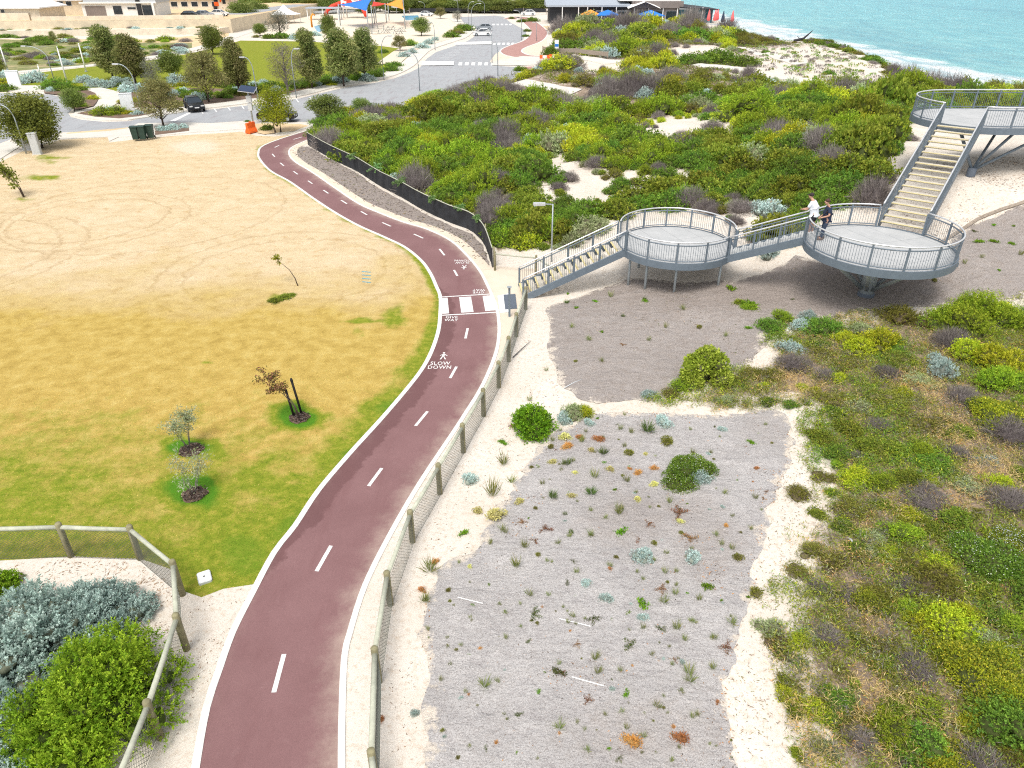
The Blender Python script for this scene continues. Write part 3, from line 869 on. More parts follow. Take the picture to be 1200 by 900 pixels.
def folds(x, y):
    r1 = 1 - np.abs(noise(x * .8 + y * .25, y, 1.5, 3) - .5) * 2
    return .07 * (fbm(x, y, 1.3, 7) - .3) + .05 * np.clip(r1 - .75, 0, 1) * 4 * noise(x, y, 3, 9)
def edge_of(poly): return lambda x, y: np.clip(dist_poly(x, y, poly, True) * 1.1, 0, 3)
sheet('erosion_matting', MAT1, 'matting', .022, spacing=.2, rag=.26, rag_s=.5, step=.10, attrs={'brown': brown1, 'edge': edge_of(MAT1)}, dzf=folds)
sheet('erosion_matting', MAT2, 'matting', .022, spacing=.35, rag=.25, rag_s=.9, step=.15, attrs={'brown': brown2, 'edge': edge_of(MAT2)}, dzf=folds)
# torn pale seams in the matting
for pts in ([(522, 698), (545, 704), (566, 709), (590, 713)], [(640, 724), (665, 729), (692, 736), (725, 745)], [(500, 880), (515, 888), (530, 893)], [(655, 790), (690, 800), (730, 812)]):
    ln = catmull(GG(pts), .15)
    a = 0
    for i in range(2, len(ln) - 4, 7):
        seg = ln[i:i + 5]
        if len(seg) > 2: band('matting_seam', seg, -.006, .006 + .008 * ((i * 7) % 3), 'white_paint', .045, dzf=folds)
ROLL = catmull(GG([(1085, 302), (1133, 266), (1165, 250), (1200, 238), (1260, 222)]), .4)
struct(MB().tube([(x, y, tz(x, y) + .06) for x, y in ROLL], .09, 6).build('matting_roll_edge', 'dry_wood'))

# ------------------------------------------------------------------ roads, footpaths and beds beyond the lawn (all flat)
sheet('road', PP([(-160, 128), (0, 109), (35, 109.5), (60, 111), (72, 114), (80, 119), (86, 127), (80, 133), (83, 137), (96, 140.5), (124, 143), (151, 142), (165, 139), (215, 131), (250, 128), (300, 122.5), (350, 115.5), (400, 103.5), (440, 97), (462, 92), (480, 85),
                  (492, 79), (500, 69), (511, 61), (535, 53), (548, 48), (556, 42.7), (555, 39), (560, 33), (543, 26.7), (539, 20), (580, 18.2), (590, 19.5), (598.7, 26.7), (614.7, 34.7), (617, 39), (612.7, 46.7), (609, 50), (593, 56), (580, 64), (574, 72),
                  (580, 77), (613, 79), (608, 90), (570, 104), (490, 124), (430, 136), (372, 142), (355, 143), (295, 141), (250, 144), (222, 146), (160, 151), (75, 155), (18, 161), (0, 168), (-160, 205)]), 'road_grey', .008, spacing=3, step=3, flat=0.0, attrs={'damp': lambda x, y: x * 0})
sheet('footpath', PP([(-160, 210), (0, 172), (23, 164), (71, 158), (128, 154), (150, 151), (162, 145), (222, 144), (250, 145), (295, 142), (325, 144), (352, 144.5), (368, 142), (372, 147), (352, 152.5), (325, 157), (300, 152), (282, 152), (222, 156),
                      (180, 160), (139, 161), (128, 166), (126, 161), (71, 163.5), (45, 166), (27, 170), (0, 187), (-160, 232)]), 'concrete', .055, thick=.09, step=2, flat=0.0)
sheet('garden_bed', PP([(181, 149), (221, 147), (222, 154), (182, 159)]), 'mulch', .060, step=2, flat=0.0)
sheet('sand_patch', PP([(286, 146), (325, 145), (352, 146), (362, 148), (345, 154), (310, 158), (292, 154)]), 'tan_sand', .059, step=1, flat=0.0)
sheet('grass_verge', PP([(80, 155.5), (128, 151.5), (150, 149.5), (151, 151), (128, 154), (76, 158)]), 'tan_sand', .016, step=2, flat=0.0)
CR = [(262, 125.5), (300, 120.5), (350, 113.5), (400, 101.5), (440, 94.5), (462, 89), (478, 82), (488, 75), (497, 66), (507, 58), (530, 50), (545, 45)]
WL = catmull(PP([(215, 131)] + CR + [(552, 40), (556, 33), (545, 28), (536, 22)]), 2)
band('footpath', WL, -2.6, .0, 'concrete', .11, .15, flat=0.0)
WB = catmull(PP([(486, 76), (496, 66), (506, 58), (529, 50), (544, 45), (551, 40)]), 2)
band('paved_verge', WB, -6.5, -2.6, 'paving', .10, .12, flat=0.0)
sheet('footpath', PP([(99, 104.5), (119, 103.5), (134, 107), (141, 113), (139, 121), (129, 127), (165, 128), (215, 127.5), (215, 132), (166, 139), (150, 141.5), (124, 142), (100, 139.5), (84, 136.5), (90, 131), (106, 130), (113, 124), (116, 117.5), (112, 110)]), 'concrete', .11, thick=.15, step=2, flat=0.0)
sheet('garden_bed', PP([(90, 134), (112, 129), (124, 128), (160, 129.5), (182, 131), (180, 134), (163, 137.5), (140, 140), (112, 138)]), 'mulch', .115, step=1, flat=0.0)
sheet('garden_bed', PP([(98, 105), (112, 110), (116, 117), (110, 125), (90, 130), (84, 127), (80, 118), (72, 112.5), (52, 110), (52, 101), (95, 101)]), 'mulch', .115, step=1, flat=0.0)
sheet('garden_bed', PP([(138, 106), (180, 102), (300, 105), (345, 100), (400, 95), (440, 88), (465, 80), (468, 84), (446, 92), (400, 100.5), (345, 112), (300, 118.5), (250, 123), (210, 126.5), (150, 126), (139, 122), (143, 114)]), 'mulch', .02, step=2, flat=0.0)
sheet('footpath', PP([(-160, 118), (0, 101), (52, 101), (52, 108), (35, 108), (0, 107), (-160, 124)]), 'concrete', .11, thick=.14, step=3, flat=0.0)
sheet('park_lawn', PP([(-120, 112), (8, 89), (100, 79), (150, 73), (190, 69), (240, 59), (282, 47.5), (355, 48.5), (415, 51.5), (440, 53), (470, 57), (500, 60), (490, 72), (474, 78), (440, 91), (400, 96), (340, 104), (240, 110), (150, 108), (98, 104), (52, 101), (-20, 101), (-120, 118)]),
      'lawn', .006, spacing=3, step=3, flat=0.0, attrs={'green': lambda x, y: np.full(np.shape(x), .93) - .18 * sstep(115, 160, y) * (x > -60), 'gold': lambda x, y: x * 0 + .8})
PW = catmull(PP([(-120, 110), (0, 87.5), (50, 82), (100, 77.5), (150, 71.5), (190, 65), (225, 58.5), (255, 50), (278, 46), (320, 47), (355, 47.5), (415, 50)]), 3)
band('footpath', PW, -1.2, 1.2, 'concrete', .05, .08, flat=0.0)
PW2 = catmull(PP([(255, 50), (275, 43), (295, 36), (310, 30)]), 3)
band('footpath', PW2, -1.2, 1.2, 'concrete', .052, .08, flat=0.0)
sheet('bank_ground', PP([(-140, 105), (0, 86), (60, 80), (100, 76), (150, 70), (190, 63), (225, 56), (225, 50), (150, 50), (60, 49), (0, 46), (-140, 52)]), 'bank_soil', .020, step=3, flat=0.0)
sheet('planted_bank', PP([(-140, 105), (0, 86), (60, 80), (100, 76), (150, 70), (190, 63), (225, 56), (250, 49), (268, 42), (268, 38), (180, 46), (90, 46), (0, 46), (-140, 52)]), 'tan_sand', .012, step=3, flat=0.0)
sheet('playground_paving', PP([(290, 34), (330, 22), (420, 16), (540, 17), (538, 22), (543, 27), (556, 34), (551, 40), (530, 46), (505, 54), (490, 62), (470, 56), (440, 52), (400, 49), (330, 46), (300, 42)]), 'limestone_pale', .018, step=4, flat=0.0)
sheet('splash_pad', PP([(368, 31), (378, 28), (380, 36), (372, 38)]), 'water_pool', .026, step=3, flat=0.0)
sheet('splash_pad', PP([(470, 18.5), (490, 18), (492, 23), (476, 24)]), 'water_pool', .026, step=3, flat=0.0)
# raised white crossings on the road
def quadsheet(name, px, mat, dz): sheet(name, PP(px), mat, dz, step=3, flat=0.0)
quadsheet('raised_crossing', [(495, 72.5), (532, 72.5), (532, 77), (494, 77.5)], 'white_paint', .10)
quadsheet('raised_crossing', [(535, 50), (576, 49), (576, 52.5), (533, 53)], 'white_paint', .10)
quadsheet('raised_crossing', [(575, 73), (612, 66), (640, 67), (640, 76), (605, 77), (577, 77)], 'concrete', .06)
for k in range(6):
    x0 = 537 + k * 7.6
    quadsheet('crossing_marking', [(x0 + .8, 73), (x0 + 4.8, 73), (x0 + 4.2, 76.6), (x0, 76.6)], 'white_paint', .016)
for k in range(5):
    x0 = 578 + k * 5.4
    quadsheet('crossing_marking', [(x0, 50.2), (x0 + 3, 50.2), (x0 + 2.6, 52.4), (x0 - .6, 52.4)], 'white_paint', .016)
for k in range(5):
    x0 = 577 + k * 5
    quadsheet('crossing_marking', [(x0, 28), (x0 + 2.6, 28), (x0 + 2.6, 29.6), (x0, 29.6)], 'white_paint', .016)
quadsheet('crossing_marking', [(199, 142), (206, 141.8), (226, 131.5), (222, 131.5)], 'white_paint', .016)
for k in range(9):                                           # parking bay lines
    x0, y0 = 235 + k * 16, 129.3 - k * 1.9
    a = P(x0, y0); b = P(x0 + 3, y0 + 4)
    struct(MB().bar((a[0], a[1], .014), (b[0], b[1], .014), .12, .004).build('bay_marking', 'white_paint'))
for k in range(8):
    y0 = 56 + k * 1.9
    a = P(536 - k * 3.6, y0); b = P(552 - k * 3.4, y0)
    struct(MB().bar((a[0], a[1], .014), (b[0], b[1], .014), .12, .004).build('bay_marking', 'white_paint'))
# the pink path that goes on beyond the car park
FPX_ = [(597, 22.5), (606, 20), (616, 22), (622, 27), (629, 33), (632, 38), (629, 44), (622, 49), (608, 54), (600, 58), (600, 62), (612, 66), (640, 68)]
FP = catmull(PP(FPX_), 2)
band('pink_path', FP, -1.9, 1.9, 'path_pink', .030, .03, flat=0.0)
band('path_kerb', FP, -2.2, -1.9, 'kerb', .036, .04, flat=0.0)
band('path_kerb', FP, 1.9, 2.2, 'kerb', .036, .04, flat=0.0)
sheet('footpath', PP([(574, 73), (580, 64), (593, 56), (609, 50), (617, 44), (640, 42), (642, 70), (620, 68)]), 'paving', .02, step=3, flat=0.0)
quadsheet('pink_path', [(613, 78.5), (634, 77.5), (631, 84), (617, 86)], 'path_pink', .024)
quadsheet('verge_lawn', [(632, 31), (656, 29.5), (652, 34), (640, 36.5), (636, 34)], 'lawn', .012)
# pale concrete beach tracks through the scrub
TR1 = catmull(GG([(606, 97), (640, 102), (676, 108)]), 1.0)
TR2 = catmull(GG([(640, 64), (700, 70.5), (740, 71.5), (780, 74), (820, 77), (860, 82), (900, 89), (950, 97), (1000, 106), (1040, 112)]), 1.0)
TR3 = catmull(GG([(790, 47), (820, 49), (850, 53), (870, 57), (900, 64), (940, 76)]), 1.0)
for tr, w_ in ((TR1, 2.4), (TR2, 2.6), (TR3, 2.2)):
    band('beach_track', tr, -w_ / 2, w_ / 2, 'concrete', .12, .3)
# ------------------------------------------------------------------ lookout: three round platforms and three flights
def rail_run(root, pts, post_d=1.35, h=.97, infill=True, inward=(0, 0)):
    """posts, bright top rail, second rail, bottom rail and balusters along a deck-level 3D line"""
    pts = [Vector(p) for p in pts]
    off = tuple(root.location)
    L = [0]
    for a, b in zip(pts, pts[1:]): L.append(L[-1] + (b - a).length)
    def at(s):
        s = min(max(s, 0), L[-1])
        for i in range(len(pts) - 1):
            if s <= L[i + 1] + 1e-9:
                return pts[i].lerp(pts[i + 1], (s - L[i]) / max(L[i + 1] - L[i], 1e-9))
        return pts[-1].copy()
    n = max(1, round(L[-1] / post_d))
    up = Vector((0, 0, 1))
    for i in range(n + 1):
        p = at(L[-1] * i / n)
        q = at(L[-1] * i / n + .05) - at(L[-1] * i / n - .05)
        MB(off).bar(p - up * .22, p + up * h, .05, .08, up=q).build('post', 'steel_blue', root)
    k = max(2, int(L[-1] / .3))
    line = [at(L[-1] * i / k) for i in range(k + 1)]
    MB(off).tube([p + up * (h + .045) for p in line], .034, 8).build('top_rail', 'rail_bright', root, True)
    MB(off).tube([p + up * (h - .10) for p in line], .028, 6).build('hand_rail', 'steel_blue', root, True)
    MB(off).tube([p + up * .12 for p in line], .025, 6).build('bottom_rail', 'steel_blue', root, True)
    if infill:
        mb = MB(off); m = int(L[-1] / .11)
        for i in range(m):
            p = at(L[-1] * (i + .5) / m)
            mb.tube([p + up * .12, p + up * (h - .10)], .009, 4)
        mb.build('balusters', 'steel_blue', root)
def arc(c, r, a0, a1, z, n=40, sx=0.0):
    return [(c[0] + r * math.cos(a0 + (a1 - a0) * i / n), c[1] + r * math.sin(a0 + (a1 - a0) * i / n), z) for i in range(n + 1)]
def ang(c, p): return math.atan2(p[1] - c[1], p[0] - c[0])
P1, R1, Z1 = (8.03, 33.9), 2.75, 2.2
P2, R2, Z2 = (15.72, 29.55), 2.98, 3.6
P3, R3, Z3 = (24.8, 40.5), 3.0, 6.95
def deck_parts(root, outline, z):
    off = tuple(root.location)
    MB(off).prism(outline, z - .06, z).build('deck', 'deck', root)
    n = len(outline)
    cx_ = sum(p[0] for p in outline) / n; cy_ = sum(p[1] for p in outline) / n
    def grow(k): return [(cx_ + (x - cx_) * (1 + k / max(math.hypot(x - cx_, y - cy_), .1)), cy_ + (y - cy_) * (1 + k / max(math.hypot(x - cx_, y - cy_), .1))) for x, y in outline]
    o = grow(.06); i_ = grow(.003)
    vs = [(x, y, z - .28) for x, y in o] + [(x, y, z + .04) for x, y in o] + [(x, y, z + .04) for x, y in i_] + [(x, y, z - .28) for x, y in i_]
    fs = []
    for k in range(n):
        j = (k + 1) % n
        for a in range(4):
            b = (a + 1) % 4
            fs.append((a * n + k, a * n + j, b * n + j, b * n + k))
    MB(off).add(vs, fs).build('edge_beam', 'steel_blue', root)
    mb = MB(off)
    xs_ = [p[0] for p in outline]
    for x in np.arange(min(xs_) + .5, max(xs_), 1.0):
        yy = [y for (x0, y), (x1, y1) in zip(outline, outline[1:] + outline[:1]) if (x0 - x) * (x1 - x) <= 0]
        if len(yy) >= 2: mb.bar((x, min(yy) + .05, z - .17), (x, max(yy) - .05, z - .17), .09, .2)
    mb.build('floor_joists', 'steel_blue', root)
# lower platform
d12 = ((P2[0] - P1[0]) / 9.0, (P2[1] - P1[1]) / 9.0)
B1 = (.45, 33.1)                                             # foot of the lower flight
a_in = ang(P1, (5.3, 33.65)); a_out = math.atan2(d12[1], d12[0])
root = thing('round_platform', 'lowest round lookout deck on slim steel legs', 'viewing platform', (P1[0], P1[1], tz(*P1)), 0, 'round lookout platforms')
circ = [(P1[0] + R1 * math.cos(q), P1[1] + R1 * math.sin(q)) for q in np.linspace(0, 2 * math.pi, 56, endpoint=False)]
deck_parts(root, circ, Z1)
h1 = .80 / R1; h2 = .66 / R1
a_in %= 2 * math.pi; ao = a_out % (2 * math.pi)
rail_run(root, arc(P1, R1, a_in + h1, ao - h2, Z1, 30))                 # near side
rail_run(root, arc(P1, R1, ao + h2 - 2 * math.pi, a_in - h1, Z1, 30))   # far side
for x, y in ((5.75, 33.2), (6.45, 32.45), (7.75, 31.9), (9.9, 32.2), (6.6, 35.4), (8.6, 35.9), (10.0, 34.9)):
    MB(tuple(root.location)).tube([(x, y, tz(x, y) - .3), (x, y, Z1 - .1)], .065, 8).build('leg', 'galvanised', root, True)
# middle platform
S3a, S3b = (17.80, 31.95), (22.75, 38.15)
root = thing('round_platform', 'middle round lookout deck carried on one steel column, two men standing on it', 'viewing platform', (P2[0], P2[1], tz(*P2)), 0, 'round lookout platforms')
circ = [(P2[0] + R2 * math.cos(q), P2[1] + R2 * math.sin(q)) for q in np.linspace(0, 2 * math.pi, 60, endpoint=False)]
deck_parts(root, circ, Z2)
a_w = ang(P2, P1) % (2 * math.pi); a_s = ang(P2, S3a) % (2 * math.pi)
rail_run(root, arc(P2, R2, a_w + .64 / R2, a_s - 1.02 / R2 + 2 * math.pi, Z2, 40))
rail_run(root, arc(P2, R2, a_s + 1.02 / R2, a_w - .64 / R2, Z2, 24))
gz = tz(*P2); off = tuple(root.location)
MB(off).tube([(P2[0], P2[1], gz - .3), (P2[0], P2[1], Z2 - .3)], .30, 16).build('column', 'galvanised', root, True)
MB(off).lathe([(.36, -.05), (.36, .14), (.32, .18)], (P2[0], P2[1], gz), 16).build('footing', 'dark_plate', root)
for k in range(8):
    q = 2 * math.pi * (k + .3) / 8
    MB(off).tube([(P2[0] + .33 * math.cos(q), P2[1] + .33 * math.sin(q), gz + .40), (P2[0] + 2.3 * math.cos(q), P2[1] + 2.3 * math.sin(q), Z2 - .3)], .085, 8).build('strut', 'galvanised', root, True)
# upper platform (a long rounded deck running out of view)
root = thing('round_platform', 'highest lookout deck with rounded end on splayed struts above the sand', 'viewing platform', (24.2, 38.6, tz(24.2, 38.6)), 0, 'round lookout platforms')
out = [(P3[0] + R3 * math.cos(q), P3[1] + R3 * math.sin(q)) for q in np.linspace(math.pi / 2, 3 * math.pi / 2, 30)] + [(33.0, P3[1] - R3), (33.0, P3[1] + R3)]
deck_parts(root, out, Z3)
dS = Vector((S3b[0] - S3a[0], S3b[1] - S3a[1])).normalized(); nS = Vector((dS.y, -dS.x))
a_t = ang(P3, S3b) % (2 * math.pi)
rail_run(root, [(33.0, P3[1] + R3, Z3)] + arc(P3, R3, math.pi / 2, a_t - .98 / R3, Z3, 30))
rail_run(root, [p for p in arc(P3, R3, a_t + .98 / R3, 3 * math.pi / 2, Z3, 10)] + [(33.0, P3[1] - R3, Z3)])
fz = tz(24.4, 38.6); off = tuple(root.location)
MB(off).tube([(24.4, 38.6, fz - .4), (24.4, 38.6, fz + .45)], .22, 12).build('footing', 'dark_plate', root, True)
for e in ((25.6, 38.0), (27.6, 38.2), (23.4, 39.2), (24.4, 41.2), (27.2, 41.6)):
    MB(off).tube([(24.4, 38.6, fz + .3), (*e, Z3 - .25)], .075, 8).build('strut', 'steel_blue', root, True)
def flight(label, a, za, b, zb, width, n, tread, noser=True, thin=False, infill=True):
    A = Vector((*a, za)); B = Vector((*b, zb))
    d = (B - A); dh = Vector((d.x, d.y, 0)); Lh = dh.length; dh.normalize(); s = Vector((dh.y, -dh.x, 0))
    root = thing('stair_flight', label, 'staircase', tuple(A), 0, 'steel stair flights of the lookout')
    off = tuple(A)
    rise = (zb - za) / n; go = Lh / n
    for i in range(n):
        c = A + dh * (go * (i + .42)) + Vector((0, 0, rise * (i + 1) - .02))
        t_ = MB(off).bar(c - s * (width / 2 - .04), c + s * (width / 2 - .04), go * .82, .05, up=(0, 0, 1)).build('tread', tread, root)
        if noser:
            c2 = c - dh * (go * .37) + Vector((0, 0, .03))
            MB(off).bar(c2 - s * (width / 2 - .05), c2 + s * (width / 2 - .05), .09, .016).build('nosing', 'nosing', t_)
    for sg in (-1, 1):
        MB(off).bar(A + s * sg * width / 2 + Vector((0, 0, -.05)), B + s * sg * width / 2 + Vector((0, 0, -.07)), .06, .32).build('stringer', 'steel_blue', root)
        rail_run(root, [A + s * sg * (width / 2 + .0), B + s * sg * (width / 2 + .0)], 1.2, .97, infill)
    return root
flight('lowest steel stair flight rising from the red path to the first deck', B1, .02, (5.32, 33.66), Z1, 1.55, 13, 'tread')
e1 = (P1[0] + d12[0] * (R1 + .05), P1[1] + d12[1] * (R1 + .05)); e2 = (P2[0] - d12[0] * (R2 + .05), P2[1] - d12[1] * (R2 + .05))
flight('short middle stair flight linking the two lower round decks', e1, Z1, e2, Z2, 1.25, 9, 'tread_grey', False)
flight('widest topmost stair flight with cream treads climbing to the highest deck', S3a, Z2, S3b, Z3, 1.95, 18, 'tread')
# post and dark mat at the foot of the lower flight
x, y, _ = P(597, 371); 
r_ = thing('gate_post', 'grey steel post with flat cap at the foot of the stairs', 'post', (x, y, 0))
MB((x, y, 0)).bar((x, y, 0), (x, y, 1.45), .10, .10, up=(0, 1, 0)).build('shaft', 'steel_blue', r_)
MB((x, y, 0)).box(x - .10, x + .10, y - .10, y + .10, 1.45, 1.48).build('cap', 'galvanised', r_)
a4 = [P(*p_) for p_ in ((590, 346), (604, 345), (606, 362), (592, 363))]
mb = MB(a4[3]); mb.prism([(x, y) for x, y, z in a4[::-1]], .010, .034)
fm = mb.build('foot_mat', 'dark_plate'); fm.location = a4[3]
tag(fm, 'dark slate tactile mat on paving at the stair foot', 'mat')

# ------------------------------------------------------------------ timber post-and-wire fences
def timber_fence(label, bases, h=1.18, mesh=True, wire='wire', post='timber', r=.085):
    pts = [Vector(b) for b in bases]
    root = thing('timber_fence', label, 'fence', tuple(pts[0]), 0, 'low timber fences')
    off = tuple(pts[0])
    for p in pts:
        MB(off).tube([p - Vector((0, 0, .3)), p + Vector((0, 0, h)), p + Vector((0, 0, h + .03))], [r, r * .97, r * .75], 10).build('post', post, root, True)
    for a, b in zip(pts, pts[1:]):
        u = Vector((0, 0, h - .12))
        MB(off).tube([a + u, a.lerp(b, .5) + u - Vector((0, 0, .012)), b + u], r * .72, 8).build('rail', 'timber_rail', root, True)
    if mesh:
        mb = MB(off)
        for a, b in zip(pts, pts[1:]):
            L = (b - a).length; hh = h - .22; n = int(L / .105)
            k = int(hh / .105)
            dh = (b - a) / L
            side = Vector((dh.y, -dh.x, 0)) * .06
            def W(s, z):
                s = min(max(s, 0), L)
                return a.lerp(b, s / L) + Vector((0, 0, z + .04)) + side
            for i in range(-k, n + 1):                       # two families of diagonal wires
                s0, s1 = i * .105, i * .105 + hh
                lo = max(s0, 0); hi = min(s1, L)
                if hi - lo > .02:
                    mb.bar(W(lo, lo - s0), W(hi, hi - s0), .006, .006)
                    mb.bar(W(lo, hh - (lo - s0)), W(hi, hh - (hi - s0)), .006, .006)
            mb.bar(W(0, 0), W(L, 0), .006, .006); mb.bar(W(0, hh), W(L, hh), .006, .006)
        mb.build('wire_netting', wire, root)
    return root
FR = [(446, 960), (441, 920), (444, 799), (457.5, 708.5), (483.5, 635), (515.5, 578.5), (543, 530), (566.7, 487.5), (584.5, 454), (596, 423.6), (605, 394.5), (616, 362.5)]
timber_fence('long weathered timber fence with wire netting following the right side of the red path', [(x, y, tz(x, y)) for x, y in [P(*p_)[:2] for p_ in FR]], 1.12)
FL = [(-160, 668), (-30, 655), (83.6, 652), (164.6, 655), (214, 697), (219, 761), (188, 864), (152, 960)]
timber_fence('timber fence with dark netting curving round the silver bushes at the lawn corner', [P(*p_) for p_ in FL], 1.17)
FB = [(580, 317), (628, 322), (650, 336)]
timber_fence('short open timber rail behind the stair foot beside the sand', [P(*p_) for p_ in FB], 1.05, mesh=False, r=.06)
# black screen fence
TOP = [(361, 170), (374, 178), (388, 186), (404, 194), (420, 202), (444, 217.5), (458, 225), (473, 233), (488, 242), (503, 250), (516, 256), (528, 261.5), (541, 266), (553, 271.5), (567, 286), (577, 314)]
SCR = [Vector(P(*p_)) for p_ in TOP]
root = thing('screen_fence', 'long black shade cloth screen fence between the path strip and scrub', 'fence', tuple(SCR[0]))
off = tuple(SCR[0])
HS = 1.12
fine = [Vector((*p, 0)) for p in catmull([p[:2] for p in SCR], .3)]
mb = MB(off)
rr = random.Random(4)
prev = None
vs = []; fs = []
for i, p in enumerate(fine):
    dx = .03 * math.sin(i * 1.7) + rr.uniform(-.012, .012)
    for kz, z in enumerate((.02, .35, .75, HS - .02 + .02 * math.sin(i * .9))):
        q = p + Vector((dx * (1 if kz in (1, 2) else .3), dx * (1 if kz in (1, 2) else .3), 0))
        vs += [(q.x, q.y, z), (q.x + .01, q.y + .012, z)]
for i in range(len(fine) - 1):
    for k in range(3):
        a = i * 8 + k * 2; b = (i + 1) * 8 + k * 2
        fs += [(a, b, b + 2, a + 2), (a + 1, a + 3, b + 3, b + 1)]
    fs += [(i * 8 + 6, (i + 1) * 8 + 6, (i + 1) * 8 + 7, i * 8 + 7)]
mb.add(vs, fs).build('shade_cloth', 'screen', root)
MB(off).tube([p + Vector((0, 0, HS + .02)) for p in fine], .03, 6).build('top_wire', 'timber_rail', root, True)
for p in SCR: MB(off).tube([p + Vector((.10, .14, -.2)), p + Vector((.10, .14, HS + .02))], .045, 7).build('post', 'timber', root, True)

# ------------------------------------------------------------------ lamps and poles
def street_lamp(label, base, ytop, arm_dx, cat='street lamp', z0=0.0, group='street lamps', ortho=False, mat='galvanised', r=.07):
    x, y, _ = P(*base)
    h = height_to(x, y, z0, ytop)
    o = thing('street_lamp', label, cat, (x, y, z0), 0, group)
    arm = arm_dx / scale_at(y, h)
    if ortho:
        MB().tube([(0, 0, 0), (0, 0, h)], [r, r * .8], 8).build('pole', mat, o, True)
        MB().bar((0, 0, h - .03), (arm, 0, h), .05, .05).build('arm', mat, o)
    else:
        q = abs(arm); s = 1 if arm > 0 else -1
        pts = [(0, 0, 0), (0, 0, h * .68)] + [(s * q * (1 - math.cos(t)), 0, h * .68 + (h * .32) * math.sin(t)) for t in np.linspace(.2, math.pi / 2, 7)]
        MB().tube(pts, [r, r * .85] + [r * .65] * 7, 8).build('pole', mat, o, True)
    hd = MB(); s = 1 if arm > 0 else -1
    hd.prism([(arm - .05 * s, -.11), (arm + s * .55, -.13), (arm + s * .60, 0), (arm + s * .55, .13), (arm - .05 * s, .11)][::s], h - .06, h + .06)
    hd.build('lamp_head', 'rail_bright', o)
    MB().box(min(arm, arm + s * .45), max(arm, arm + s * .45), -.09, .09, h - .085, h - .062).build('lens', 'lamp_glass', o)
    return o
street_lamp('slim grey lamp with a flat head just behind the lowest stair flight', (646, 308), 239, -10, 'lamp', ortho=True, group=None, r=.045)
for lab, b, yt, ax in [
    ('tall curved street lamp leaning over the green lawn by the silver bushes', (65, 99), 54, -22), ('curved street lamp beside the white sign in the garden bed', (167, 136), 75, -14),
    ('curved street lamp behind the solar powered post', (302.5, 117), 67, -8), ('curved street lamp on the kerb next to the sparse tree', (347.5, 115), 57, 6),
    ('curved street lamp at the bend of the far footpath', (450, 94), 42, 9), ('curved street lamp standing on the grey road by the scrub edge', (492, 107), 62, -8),
    ('street lamp behind the row of silver shrubs near the first raised crossing', (510, 59), 26, -3), ('street lamp just left of the parked silver car', (549, 32), 2, 5),
    ('street lamp immediately beside the parked white car', (553, 37), 4, 9), ('street lamp between the two loops of the far pink path', (611, 47), 12, -6),
    ('street lamp at the near end of the white zebra stripes', (576.7, 74), 36, -3), ('street lamp in the road just before the zebra stripes', (583.5, 89), 50, -3),
    ('slim street lamp standing on the far pink path', (628.7, 48), 26, -2), ('street lamp behind the grey kiosk under the round bush tree', (31, 180), 123, -12),
    ('street lamp at the far end of the car park by the hedge', (568, 17), 1, -6), ('street lamp in front of the far dark hedge', (537, 17), 0, -3), ('street lamp by the white car on the far lot', (498, 15), 2, -5)]:
    street_lamp(lab, b, yt, ax)
for lab, b, yt in [('white flagpole in the middle of the bright lawn', (79, 97.5), 56), ('white flagpole nearest the tall dark tree', (101, 84), 52), ('white flagpole at the left end of the planted bank', (9, 82), 55),
                   ('short white post on the bright lawn edge', (47, 86), 77)]:
    x, y, _ = P(*b); h = height_to(x, y, 0, yt)
    o = thing('flagpole', lab, 'pole', (x, y, 0), 0, 'white poles on the park lawn')
    MB().tube([(0, 0, 0), (0, 0, h)], [.13, .07], 8).build('shaft', 'white_paint', o, True)
    MB().lathe([(.02, 0), (.09, .05), (.09, .12), (.02, .17)], (0, 0, h), 8).build('finial', 'white_paint', o, True)
    MB().lathe([(.22, 0), (.22, .08), (.14, .1)], (0, 0, 0), 10).build('base_plate', 'galvanised', o)
# solar powered camera post with orange water barrier
x, y, _ = P(297, 146)
o = thing('solar_post', 'grey post carrying a tilted solar panel above an orange barrier', 'solar post', (x, y, 0))
h = height_to(x, y, 0, 106)
MB().tube([(0, 0, 0), (0, 0, h)], .09, 8).build('pole', 'galvanised', o, True)
mb = MB(); mb.bar((-.75, 0, h + .25), (.75, 0, h + .05), 1.1, .06, up=(0, -.35, 1)); mb.build('solar_panel', 'solar', o)
mb = MB(); mb.bar((-.80, 0, h + .205), (.80, 0, h + .0), 1.2, .03, up=(0, -.35, 1)); mb.build('panel_frame', 'rail_bright', o)
MB().box(-.25, .25, -.2, .1, h - 1.1, h - .5).build('camera_box', 'box_grey', o)
MB().box(-.2, .2, -.18, .12, h * .42, h * .42 + .7).build('battery_box', 'box_grey', o)
x, y, _ = P(295, 156)
o = thing('water_barrier', 'orange plastic water barrier below the solar panel post', 'barrier', (x, y, .05), 1.15)
o.scale = (.72, .85, .95)
prof = [(-.35, 0), (.35, 0), (.35, .18), (.16, .5), (.13, 1.0), (-.13, 1.0), (-.16, .5), (-.35, .18)]
MB().prism_x(prof, -.75, .75).build('body', 'orange_plastic', o, bevel=.03)
MB().box(-.15, .15, -.08, .08, 1.0, 1.07).build('filler_cap', 'orange_plastic', o)
x, y, _ = P(704, 70)
x, y, _ = P(641, 75)
